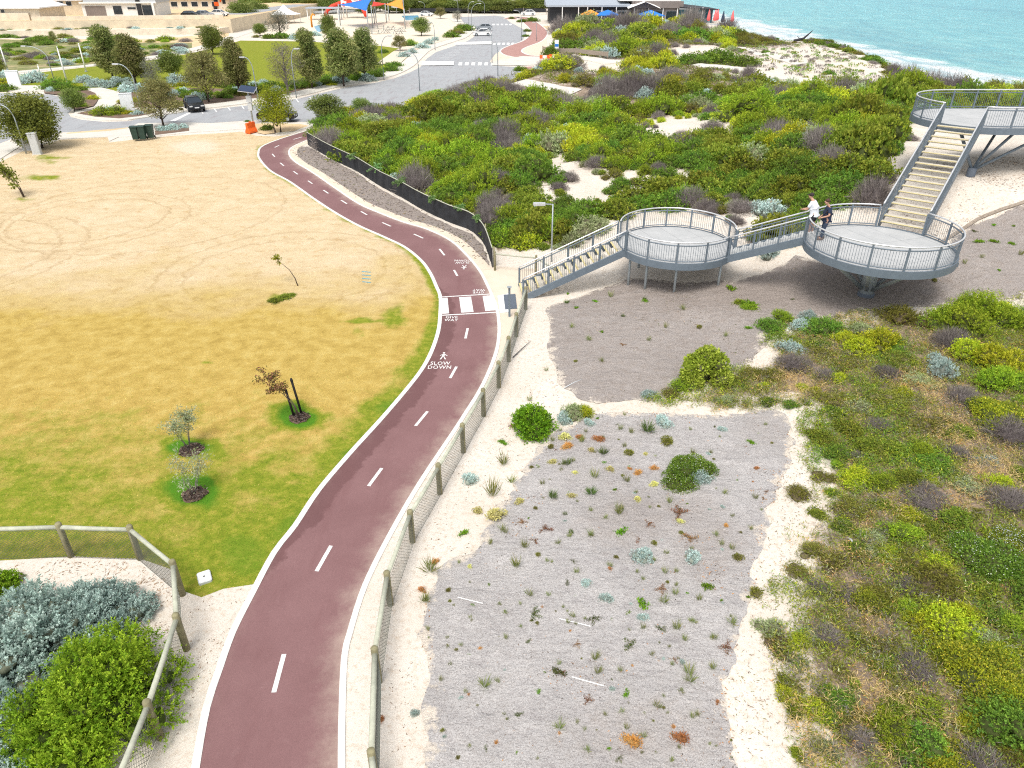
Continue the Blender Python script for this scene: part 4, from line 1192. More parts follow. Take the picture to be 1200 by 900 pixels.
for k, lab in enumerate(('orange striped barrier board nearer the car park crossing', 'orange barrier board behind another at the beach track gate')):
    o = thing('barrier_board', lab, 'barrier', (x + k * 1.6 - .4, y + k * 1.2, 0))
    o.scale = (.7, .8, .75)
    MB().box(-1.2, 1.2, -.06, .06, 1.1, 1.8).build('board', 'orange_plastic', o)
    MB().box(-.5, .5, -.075, -.062, 1.15, 1.75).build('white_stripe', 'white_paint', o)
    for sx in (-.9, .9): MB().bar((sx, -.3, 0), (sx, 0, 1.5), .09, .09).build('leg', 'orange_plastic', o); MB().bar((sx, .3, 0), (sx, 0, 1.5), .09, .09).build('leg', 'orange_plastic', o)

# ------------------------------------------------------------------ bins, kiosks, signs
def make_bin():
    o = thing('wheelie_bin', 'dark green wheelie bin nearest the lawn in the row of three', 'bin', (0, 0, 0), 0, 'green wheelie bins')
    mb = MB(); vs = [(-.24, -.27, .08), (.24, -.27, .08), (.24, .22, .08), (-.24, .22, .08), (-.29, -.36, .98), (.29, -.36, .98), (.29, .34, .98), (-.29, .34, .98)]
    mb.add(vs, [(3, 2, 1, 0), (4, 5, 6, 7), (0, 1, 5, 4), (1, 2, 6, 5), (2, 3, 7, 6), (3, 0, 4, 7)]); mb.build('body', 'bin_green', o, bevel=.02)
    mb = MB(); mb.prism_x([(-.40, .985), (.36, .985), (.36, 1.05), (-.1, 1.09), (-.40, 1.04)], -.31, .31); mb.build('lid', 'bin_green', o, bevel=.01)
    MB().tube([(-.22, .44, .98), (.22, .44, .98)], .02, 6).build('handle', 'bin_green', o)
    for sx in (-.25, .25):
        MB().tube([(sx - .03, .28, .1), (sx + .03, .28, .1)], .1, 12).build('wheel', 'rubber', o)
    return o
proto = make_bin()
for k, (px, py, lab) in enumerate([(160.5, 165, 'leftmost dark green wheelie bin in the row of three'), (169, 164.5, 'middle dark green wheelie bin in the row of three'), (178, 163, 'rightmost dark green wheelie bin, a shrub behind it')]):
    o = proto if k == 0 else copy_tree(proto)
    x, y, _ = P(px, py); o.location = (x, y, .06); o.rotation_euler = (0, 0, .15); o['label'] = lab; o.scale = (1.02, 1.0, 1.18)
def kiosk(name, lab, cat, px, py, w_, d, h, mat, rot=0.0, z=0.0, feet=True):
    x, y, _ = P(px, py)
    o = thing(name, lab, cat, (x, y, z), rot)
    MB().box(-w_ / 2, w_ / 2, -d / 2, d / 2, .08, h).build('cabinet', mat, o, bevel=.02)
    MB().box(-w_ / 2 - .04, w_ / 2 + .04, -d / 2 - .04, d / 2 + .04, h, h + .05).build('lid', mat, o)
    MB().box(-w_ / 2 + .06, w_ / 2 - .06, -d / 2 - .012, -d / 2 - .002, .2, h - .15).build('door', mat, o)
    MB().box(-w_ / 2 - .05, w_ / 2 + .05, -d / 2 - .05, d / 2 + .05, -.05, .08).build('plinth', 'concrete', o)
    return o
kiosk('electrical_kiosk', 'tall pale grey electrical cabinet in front of the round bush tree', 'electrical cabinet', 44.5, 181, .62, .5, 1.75, 'box_grey', .25)
kiosk('electrical_kiosk', 'low darker grey cabinet half hidden under the round bush tree', 'electrical cabinet', 35, 176, .9, .7, 1.0, 'render_grey', .25)
kiosk('sign_slab', 'large pale upright information slab beside the silver shrubs at left', 'sign', 18.5, 101, 1.5, .5, 1.9, 'sign_white', .3)
kiosk('sign_slab', 'white leaning sign slab in the garden bed by the curved path', 'sign', 151.5, 131, 1.3, .35, 1.9, 'sign_white', .35)
# white irrigation lid on the lawn corner
x, y, _ = P(240, 678)
o = thing('utility_lid', 'small white irrigation box lid lying at the lawn corner', 'utility cover', (x, y, .0), .5)
MB().prism([(-.14, -.22), (.14, -.22), (.17, -.18), (.17, .18), (.14, .22), (-.14, .22), (-.17, .18), (-.17, -.18)], 0, .07).build('box', 'box_grey', o)
MB().prism([(-.125, -.20), (.125, -.20), (.15, -.165), (.15, .165), (.125, .20), (-.125, .20), (-.15, .165), (-.15, -.165)], .07, .085).build('lid', 'white_paint', o)
MB().lathe([(.025, .086), (.025, .09)], (0, 0, 0), 8).build('lifting_hole', 'rubber', o)
# blue paint strokes on the dry grass
for k in range(4):
    a = P(424 + k * .2, 318.5 + k * 4 - .2); b = P(434.5, 319.3 + k * 4)
    struct(MB().bar((a[0], a[1], .012), (b[0], b[1], .012), .09, .006).build('blue_paint_marking', 'blue_mark'))
# ------------------------------------------------------------------ plants
LIME = [(.205, .275, .02), (.285, .335, .03), (.15, .22, .02)]
GREEN = [(.115, .185, .024), (.165, .235, .03), (.085, .15, .024)]
LEAFY = [(.16, .19, .02), (.23, .24, .035), (.105, .145, .018)]
OLIVE = [(.17, .17, .03), (.22, .205, .045), (.12, .125, .025)]
DEAD = [(.17, .15, .142), (.235, .205, .19), (.12, .105, .10)]
SILVER = [(.35, .44, .415), (.44, .515, .485), (.26, .335, .31)]
SAGE = [(.26, .30, .15), (.34, .37, .21), (.20, .24, .11)]
YELLOW = [(.32, .34, .02), (.42, .41, .035), (.22, .27, .018)]
TAN = [(.42, .30, .14), (.52, .39, .20), (.30, .21, .10)]
RUST = [(.42, .20, .07), (.52, .27, .10), (.32, .15, .06)]
PALEY = [(.47, .43, .18), (.55, .52, .26), (.36, .35, .14)]
TREEG = [(.13, .165, .045), (.195, .215, .065), (.085, .115, .03)]
TREEO = [(.185, .185, .07), (.26, .24, .10), (.13, .14, .05)]
TREEB = [(.17, .155, .06), (.22, .19, .08), (.12, .125, .045)]
def dirs(rng, n, zmin=-1.0):
    z = rng.uniform(zmin, 1, n); q = rng.uniform(0, 2 * math.pi, n); r = np.sqrt(1 - z * z)
    return np.stack([r * np.cos(q), r * np.sin(q), z], 1)
def norm(a): return a / (np.linalg.norm(a, axis=1, keepdims=True) + 1e-9)
def leaf_quads(rng, base, ax, L, W, bend=.15):
    n = len(base)
    rnd = norm(rng.normal(size=(n, 3)))
    s = norm(np.cross(ax, rnd))
    nn = np.cross(ax, s)
    L = np.broadcast_to(L, (n,))[:, None]; W = np.broadcast_to(W, (n,))[:, None]
    mid = base + ax * L * .5 + nn * L * bend
    V = np.stack([base, mid - s * W / 2, base + ax * L, mid + s * W / 2], 1).reshape(-1, 3)
    return V
def pal(rng, pal_, n, k=None):
    p = np.array(pal_)
    i = rng.randint(0, len(p), n) if k is None else k
    j = rng.randint(0, len(p), n); t = rng.rand(n, 1) * .5
    c = p[i] * (1 - t) + p[j] * t
    return c * rng.uniform(.8, 1.2, (n, 1))
class FO:                                                    # foliage collector
    def __init__(self): self.V = []; self.F = []; self.T = []; self.Cc = []; self.n = 0
    def quads(self, V, cols):
        m = len(V) // 4
        self.V.append(V); self.F.append(np.arange(m * 4).reshape(m, 4) + self.n); self.Cc.append(np.repeat(cols, 4, 0)); self.n += m * 4
    def tube(self, pts, rs, col, n=5):
        mb = MB().tube(pts, rs, n)
        V = np.array([tuple(v) for v in mb.v]); k = self.n
        for f in mb.f:
            if len(f) == 4: self.F.append(np.array([f]) + k)
            else: self.T.append(np.array([(f[0], f[i], f[i + 1]) for i in range(1, len(f) - 1)]) + k)
        self.V.append(V); self.Cc.append(np.tile(np.array(col), (len(V), 1))); self.n += len(V)
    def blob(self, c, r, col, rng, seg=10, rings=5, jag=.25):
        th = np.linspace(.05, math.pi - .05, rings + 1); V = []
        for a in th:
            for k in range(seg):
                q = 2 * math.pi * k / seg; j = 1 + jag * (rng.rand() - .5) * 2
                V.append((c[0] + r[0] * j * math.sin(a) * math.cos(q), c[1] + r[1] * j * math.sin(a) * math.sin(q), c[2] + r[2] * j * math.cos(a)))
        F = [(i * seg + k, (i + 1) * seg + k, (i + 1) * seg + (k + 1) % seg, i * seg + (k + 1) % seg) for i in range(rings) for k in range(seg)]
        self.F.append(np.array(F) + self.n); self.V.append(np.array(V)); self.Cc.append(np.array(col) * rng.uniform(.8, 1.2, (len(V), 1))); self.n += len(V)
    def mesh(self, name):
        return mesh_np(name, np.concatenate(self.V), np.concatenate(self.F), np.concatenate(self.T) if self.T else None, np.concatenate(self.Cc))
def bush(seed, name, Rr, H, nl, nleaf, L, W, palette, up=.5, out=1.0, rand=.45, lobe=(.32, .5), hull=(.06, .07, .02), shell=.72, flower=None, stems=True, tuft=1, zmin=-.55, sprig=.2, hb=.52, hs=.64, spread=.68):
    """a rounded shrub: overlapping leaf-covered lobes round a dense twiggy core"""
    rng = np.random.RandomState(seed)
    fo = FO()
    q = rng.uniform(0, 2 * math.pi, nl); rad = Rr * spread * np.sqrt(rng.rand(nl)); rad[0] = 0
    lr = Rr * rng.uniform(*lobe, nl)
    hgt = H * (1 - .55 * (rad / (Rr * spread)) ** 2) * rng.uniform(.75, 1.05, nl)
    lc = np.stack([rad * np.cos(q), rad * np.sin(q), np.maximum(hgt - lr * H / Rr * .9, lr * .15)], 1)
    zs = np.minimum(1.15, np.maximum(.55, H / Rr)) * rng.uniform(.8, 1.1, nl)
    for c, r, z_ in zip(lc, lr, zs):
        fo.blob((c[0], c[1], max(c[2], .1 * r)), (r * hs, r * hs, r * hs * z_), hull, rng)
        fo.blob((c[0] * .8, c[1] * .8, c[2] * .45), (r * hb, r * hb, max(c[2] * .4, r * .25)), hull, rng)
        if stems: fo.tube([(0, 0, -.05), (c[0] * .5, c[1] * .5, c[2] * .4), tuple(c)], [.05 * Rr * .7, .03 * Rr * .7, .012], (.10, .075, .06))
    n = nleaf // tuft
    k = rng.choice(nl, n, p=lr ** 2 / (lr ** 2).sum())
    d = dirs(rng, n, zmin)
    p = lc[k] + d * (lr[k] * (shell + (1 - shell) * rng.rand(n) ** .6 * 1.25))[:, None] * np.stack([np.ones(n), np.ones(n), zs[k]], 1)
    keep = p[:, 2] > .02
    p, d, k = p[keep], d[keep], k[keep]
    lobk = rng.randint(0, len(palette), nl)
    n = len(p)
    ax = norm(d * out + np.array([0, 0, up]) + rand * rng.normal(size=(n, 3)))
    kk = np.where(rng.rand(n) < .55, lobk[k], rng.randint(0, len(palette), n))
    cc = pal(rng, palette, n, kk)
    ll = np.full(n, L)
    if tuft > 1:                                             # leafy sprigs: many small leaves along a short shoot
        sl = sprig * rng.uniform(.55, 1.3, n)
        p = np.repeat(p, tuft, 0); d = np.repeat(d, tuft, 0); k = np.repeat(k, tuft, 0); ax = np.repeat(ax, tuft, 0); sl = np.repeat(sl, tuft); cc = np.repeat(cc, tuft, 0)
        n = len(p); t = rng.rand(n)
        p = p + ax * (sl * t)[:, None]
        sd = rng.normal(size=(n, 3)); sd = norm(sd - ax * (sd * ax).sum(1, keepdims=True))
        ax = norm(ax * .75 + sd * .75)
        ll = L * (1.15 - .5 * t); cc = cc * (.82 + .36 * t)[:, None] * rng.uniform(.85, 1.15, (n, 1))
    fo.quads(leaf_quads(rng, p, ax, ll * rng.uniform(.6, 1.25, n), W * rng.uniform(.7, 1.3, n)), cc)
    if flower:
        col, cnt, sz = flower
        i = rng.choice(n, cnt); dd = d[i]
        keep = dd[:, 2] > .1
        fp = p[i][keep] + dd[keep] * L * .6
        fo.quads(leaf_quads(rng, fp, norm(dirs(rng, len(fp), -.2)), sz, sz * .8), np.tile(col, (len(fp), 1)) * rng.uniform(.85, 1.1, (len(fp), 1)))
    return fo.mesh(name)
def twigs(seed, name, Rr, H, n, col=DEAD, L=.35, W=.014):
    rng = np.random.RandomState(seed); fo = FO()
    for k in range(9):
        q = rng.uniform(0, 6.28); r = Rr * rng.uniform(.3, .8)
        fo.tube([(0, 0, 0), (r * .4 * math.cos(q), r * .4 * math.sin(q), H * .45), (r * math.cos(q), r * math.sin(q), H * rng.uniform(.6, .95))], [.03 * Rr, .02 * Rr, .006], (.15, .125, .12))
    d = dirs(rng, n, 0.0)
    f = rng.rand(n) ** .5
    p = d * np.array([Rr, Rr, H]) * (f * (.72 + .28 * noise(d[:, 0] * 3 + 9, d[:, 1] * 3 + 9, .8)))[:, None]
    ax = norm(d + .55 * rng.normal(size=(n, 3)) + np.array([0, 0, .35]))
    fo.quads(leaf_quads(rng, p, ax, L * rng.uniform(.5, 1.2, n), W, .05), pal(rng, col, n))
    fo.blob((0, 0, H * .3), (Rr * .55, Rr * .55, H * .38), (.12, .10, .10), rng)
    return fo.mesh(name)
def tussock(seed, name, Rr, H, n, palette, W=.012, droop=.5):
    rng = np.random.RandomState(seed); fo = FO()
    q = rng.uniform(0, 6.28, n); t = rng.rand(n)
    b = np.stack([np.cos(q), np.sin(q), np.zeros(n)], 1) * (Rr * .25 * rng.rand(n))[:, None]
    ax = norm(np.stack([np.cos(q) * droop, np.sin(q) * droop, np.ones(n)], 1) + .25 * rng.normal(size=(n, 3)))
    fo.quads(leaf_quads(rng, b, ax, H * rng.uniform(.6, 1.15, n), W, .10), pal(rng, palette, n))
    return fo.mesh(name)
def creeper(seed, name, Rr, n, palette, L=.07, W=.03, arms=5, H=.06):
    rng = np.random.RandomState(seed); fo = FO()
    per = n // arms
    for k in range(arms):
        q = rng.uniform(0, 6.28); ln = Rr * rng.uniform(.5, 1.0); cv = rng.uniform(-.8, .8)
        s = np.linspace(.02, 1, per); qq = q + cv * s
        p = np.stack([np.cos(qq) * ln * s, np.sin(qq) * ln * s, H * (1 - .5 * s) * rng.rand(per) + .02], 1) + rng.normal(size=(per, 3)) * [.03, .03, .01]
        fo.quads(leaf_quads(rng, p, norm(dirs(rng, per, -.1) + [0, 0, .25]), L * rng.uniform(.6, 1.2, per), W), pal(rng, palette, per))
        fo.tube([tuple(v) for v in np.stack([np.cos(qq) * ln * s, np.sin(qq) * ln * s, np.full(per, .015)], 1)[::max(1, per // 4)]], .006, (.14, .09, .06), 4)
    return fo.mesh(name)
# prototypes (metres; radius 1 for the scrub kinds, scaled when placed)
PRO = {}
for k in range(3):
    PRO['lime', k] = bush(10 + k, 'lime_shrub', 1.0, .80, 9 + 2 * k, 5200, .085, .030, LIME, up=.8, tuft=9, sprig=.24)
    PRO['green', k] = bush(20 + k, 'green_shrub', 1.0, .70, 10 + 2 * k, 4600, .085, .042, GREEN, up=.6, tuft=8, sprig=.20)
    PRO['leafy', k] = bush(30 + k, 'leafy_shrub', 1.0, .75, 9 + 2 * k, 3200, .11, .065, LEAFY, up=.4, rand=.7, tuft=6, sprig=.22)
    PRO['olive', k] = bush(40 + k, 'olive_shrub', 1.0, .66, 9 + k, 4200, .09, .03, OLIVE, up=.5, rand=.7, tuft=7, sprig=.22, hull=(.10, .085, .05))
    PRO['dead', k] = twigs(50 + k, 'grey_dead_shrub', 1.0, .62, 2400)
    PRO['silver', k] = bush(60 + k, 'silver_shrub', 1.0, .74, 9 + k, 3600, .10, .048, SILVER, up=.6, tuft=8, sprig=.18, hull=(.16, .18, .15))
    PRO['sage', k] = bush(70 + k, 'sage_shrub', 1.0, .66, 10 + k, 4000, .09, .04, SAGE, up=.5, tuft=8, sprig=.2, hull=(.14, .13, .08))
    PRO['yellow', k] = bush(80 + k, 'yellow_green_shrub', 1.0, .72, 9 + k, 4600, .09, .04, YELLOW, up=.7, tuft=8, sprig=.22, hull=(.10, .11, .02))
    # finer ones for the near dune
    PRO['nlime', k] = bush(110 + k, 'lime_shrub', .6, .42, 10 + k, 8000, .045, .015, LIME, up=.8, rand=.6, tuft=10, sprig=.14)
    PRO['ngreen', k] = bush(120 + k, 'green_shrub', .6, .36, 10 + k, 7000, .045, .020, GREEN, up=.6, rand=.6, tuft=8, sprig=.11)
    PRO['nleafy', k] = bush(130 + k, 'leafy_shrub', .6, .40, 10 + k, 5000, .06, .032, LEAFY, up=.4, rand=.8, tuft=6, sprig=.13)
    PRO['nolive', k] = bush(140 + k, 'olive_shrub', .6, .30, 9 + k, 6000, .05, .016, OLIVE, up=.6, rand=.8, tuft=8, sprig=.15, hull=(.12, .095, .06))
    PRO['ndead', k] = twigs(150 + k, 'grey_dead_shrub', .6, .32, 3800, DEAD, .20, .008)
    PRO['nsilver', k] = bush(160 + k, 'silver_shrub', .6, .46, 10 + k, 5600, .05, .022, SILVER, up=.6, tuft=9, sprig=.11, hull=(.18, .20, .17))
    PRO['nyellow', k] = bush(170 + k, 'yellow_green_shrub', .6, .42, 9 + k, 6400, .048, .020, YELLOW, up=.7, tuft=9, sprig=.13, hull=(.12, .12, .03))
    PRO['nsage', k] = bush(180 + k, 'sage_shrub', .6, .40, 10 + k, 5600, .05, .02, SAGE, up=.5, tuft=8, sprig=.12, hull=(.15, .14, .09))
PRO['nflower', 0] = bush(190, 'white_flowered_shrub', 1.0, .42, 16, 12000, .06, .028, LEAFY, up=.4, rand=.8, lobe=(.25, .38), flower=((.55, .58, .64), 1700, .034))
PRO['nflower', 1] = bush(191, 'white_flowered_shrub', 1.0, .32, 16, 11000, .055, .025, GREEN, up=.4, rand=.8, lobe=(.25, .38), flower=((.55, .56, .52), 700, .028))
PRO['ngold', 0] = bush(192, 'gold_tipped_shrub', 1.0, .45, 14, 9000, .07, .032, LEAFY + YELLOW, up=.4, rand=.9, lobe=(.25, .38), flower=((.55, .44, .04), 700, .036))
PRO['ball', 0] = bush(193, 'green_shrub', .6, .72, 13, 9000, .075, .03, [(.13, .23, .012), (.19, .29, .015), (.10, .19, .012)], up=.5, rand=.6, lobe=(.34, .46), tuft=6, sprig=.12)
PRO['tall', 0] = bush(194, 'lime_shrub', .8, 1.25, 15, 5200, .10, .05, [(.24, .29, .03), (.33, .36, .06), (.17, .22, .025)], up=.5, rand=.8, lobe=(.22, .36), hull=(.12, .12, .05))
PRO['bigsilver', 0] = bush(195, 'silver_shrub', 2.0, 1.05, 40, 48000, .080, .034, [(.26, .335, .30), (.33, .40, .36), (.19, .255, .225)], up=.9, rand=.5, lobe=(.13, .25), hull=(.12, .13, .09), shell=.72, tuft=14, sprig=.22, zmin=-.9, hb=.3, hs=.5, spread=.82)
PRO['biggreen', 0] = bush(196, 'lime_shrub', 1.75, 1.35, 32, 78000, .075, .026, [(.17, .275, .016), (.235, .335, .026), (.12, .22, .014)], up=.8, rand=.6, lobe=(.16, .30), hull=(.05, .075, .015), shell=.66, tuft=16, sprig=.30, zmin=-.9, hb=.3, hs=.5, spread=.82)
for k_ in (('biggreen', 0), ('bigsilver', 0), ('ball', 0)): PRO[k_].materials[0] = MATS['leaf_near']
TINY = {
    't': ([tussock(200 + k, 'grass_tuft', .16, .32, 46, [(.10, .14, .03), (.16, .19, .05), (.24, .22, .08)], .013) for k in range(3)], 'grass tuft'),
    'k': ([tussock(210 + k, 'grass_tuft', .2, .26, 80, [(.05, .085, .02), (.08, .12, .03), (.12, .15, .04)], .014, .7) for k in range(2)], 'grass tuft'),
    'o': ([bush(220 + k, 'dry_cushion_plant', .2, .16, 5, 420, .05, .014, RUST, hull=(.25, .14, .06), stems=False) for k in range(2)], 'dry plant'),
    'y': ([bush(230 + k, 'yellow_cushion_plant', .2, .15, 5, 460, .045, .02, PALEY, hull=(.28, .25, .12), stems=False) for k in range(2)], 'cushion plant'),
    's': ([bush(240 + k, 'silver_cushion_plant', .25, .2, 6, 620, .06, .022, SILVER, hull=(.24, .26, .22), stems=False) for k in range(2)], 'cushion plant'),
    'g': ([creeper(250 + k, 'green_seedling', .22, 160, [(.12, .22, .012), (.18, .28, .02), (.08, .16, .012)], .06, .03) for k in range(2)], 'seedling'),
    'd': ([creeper(260 + k, 'dark_creeper', .34, 200, [(.055, .085, .02), (.09, .12, .03), (.13, .12, .05)], .06, .022, 4) for k in range(2)], 'creeper'),
    'l': ([bush(270 + k, 'olive_cushion_plant', .2, .16, 5, 420, .06, .016, OLIVE, hull=(.14, .12, .06), stems=False) for k in range(2)], 'cushion plant'),
    'r': ([creeper(280 + k, 'red_brown_creeper', .3, 160, [(.22, .09, .05), (.28, .14, .07), (.14, .11, .05)], .06, .02, 4) for k in range(2)], 'creeper')}
used = set()
prng = random.Random(12)
KINDNAME = {'lime': 'lime_shrub', 'green': 'green_shrub', 'leafy': 'leafy_shrub', 'olive': 'olive_shrub', 'dead': 'grey_dead_shrub', 'silver': 'silver_shrub', 'sage': 'sage_shrub', 'yellow': 'yellow_green_shrub'}
def place(kind, X, Y, r, label, group=None, base_r=1.0, hz=1.0, k=None, sink=.06, name=None, sy=None):
    if kind in ('dead', 'ndead'): hz *= 1.3
    ks = [q for (n_, q) in PRO if n_ == kind]
    me = PRO[kind, prng.choice(ks) if k is None else k]
    o = link(name or me.name.split('.')[0], me, (X, Y, tz(X, Y) - sink * r))
    s = r / base_r
    o.scale = (s * prng.uniform(.92, 1.1), s * prng.uniform(.92, 1.1) * (sy or 1), s * hz)
    o.rotation_euler = (0, 0, prng.uniform(0, 6.28))
    tag(o, label, 'shrub', group)
    return o
# --- the big scrub: hand placed clumps first (photo pixel, width), then the rest of the cover
TRACKS = [TR1, TR2, TR3]
placed = []
UPPER = np.array([(362, 158), (372, 132), (400, 124), (440, 121), (480, 116), (510, 103), (540, 95), (575, 88), (605, 84), (640, 74)])
def fit(X, Y, Z, px, r, hz):                                # keep the road edge clear: shrubs there are low
    if px > 640: return hz
    lim = float(np.interp(px, UPPER[:, 0], UPPER[:, 1]))
    for f in (1, .8, .6, .45, .3):
        if proj(X, Y, Z + r * .85 * hz * f)[1] > lim: return hz * f
    return 0
def region(px, py):
    if py < 62: return 'on the dune crest towards the sea' if px > 860 else 'in front of the dark cafe building'
    if px > 905 and py > 100: return 'on the slope left of the wide stairs'
    if px < 480 and py < 160: return 'by the grey road bend'
    if dist_poly(np.array([px]), np.array([py]), TOP)[0] < 38 and py > 150: return 'leaning towards the black screen fence'
    if py > 205 and px > 690: return 'directly behind the lowest round deck'
    if py > 190: return 'between the screen fence and the bare sand hollow'
    if py < 112: return 'between the pale beach tracks'
    return 'in the middle of the coastal scrub'
ADJ = {'lime': 'bright lime green rounded shrub', 'green': 'mid green cushion shrub', 'leafy': 'glossy broad-leaved olive green shrub', 'olive': 'brownish olive low shrub', 'dead': 'leafless grey mauve twiggy shrub',
       'silver': 'pale silver blue shrub', 'sage': 'pale sage green shrub', 'yellow': 'yellow green rounded shrub'}
def scrub(kind, px, py, wpx, hz=1.0, sy=None):
    X, Y, Z = G(px, py)
    r = wpx / 2 / scale_at(Y, Z)
    placed.append((X, Y, r))
    hz = fit(X, Y, Z, px, r, hz) or .28
    return place(kind, X, Y, r, f'{ADJ[kind]} {region(px, py)}', f'{ADJ[kind]}s {region(px, py)}', 1.0, hz, sy=sy)
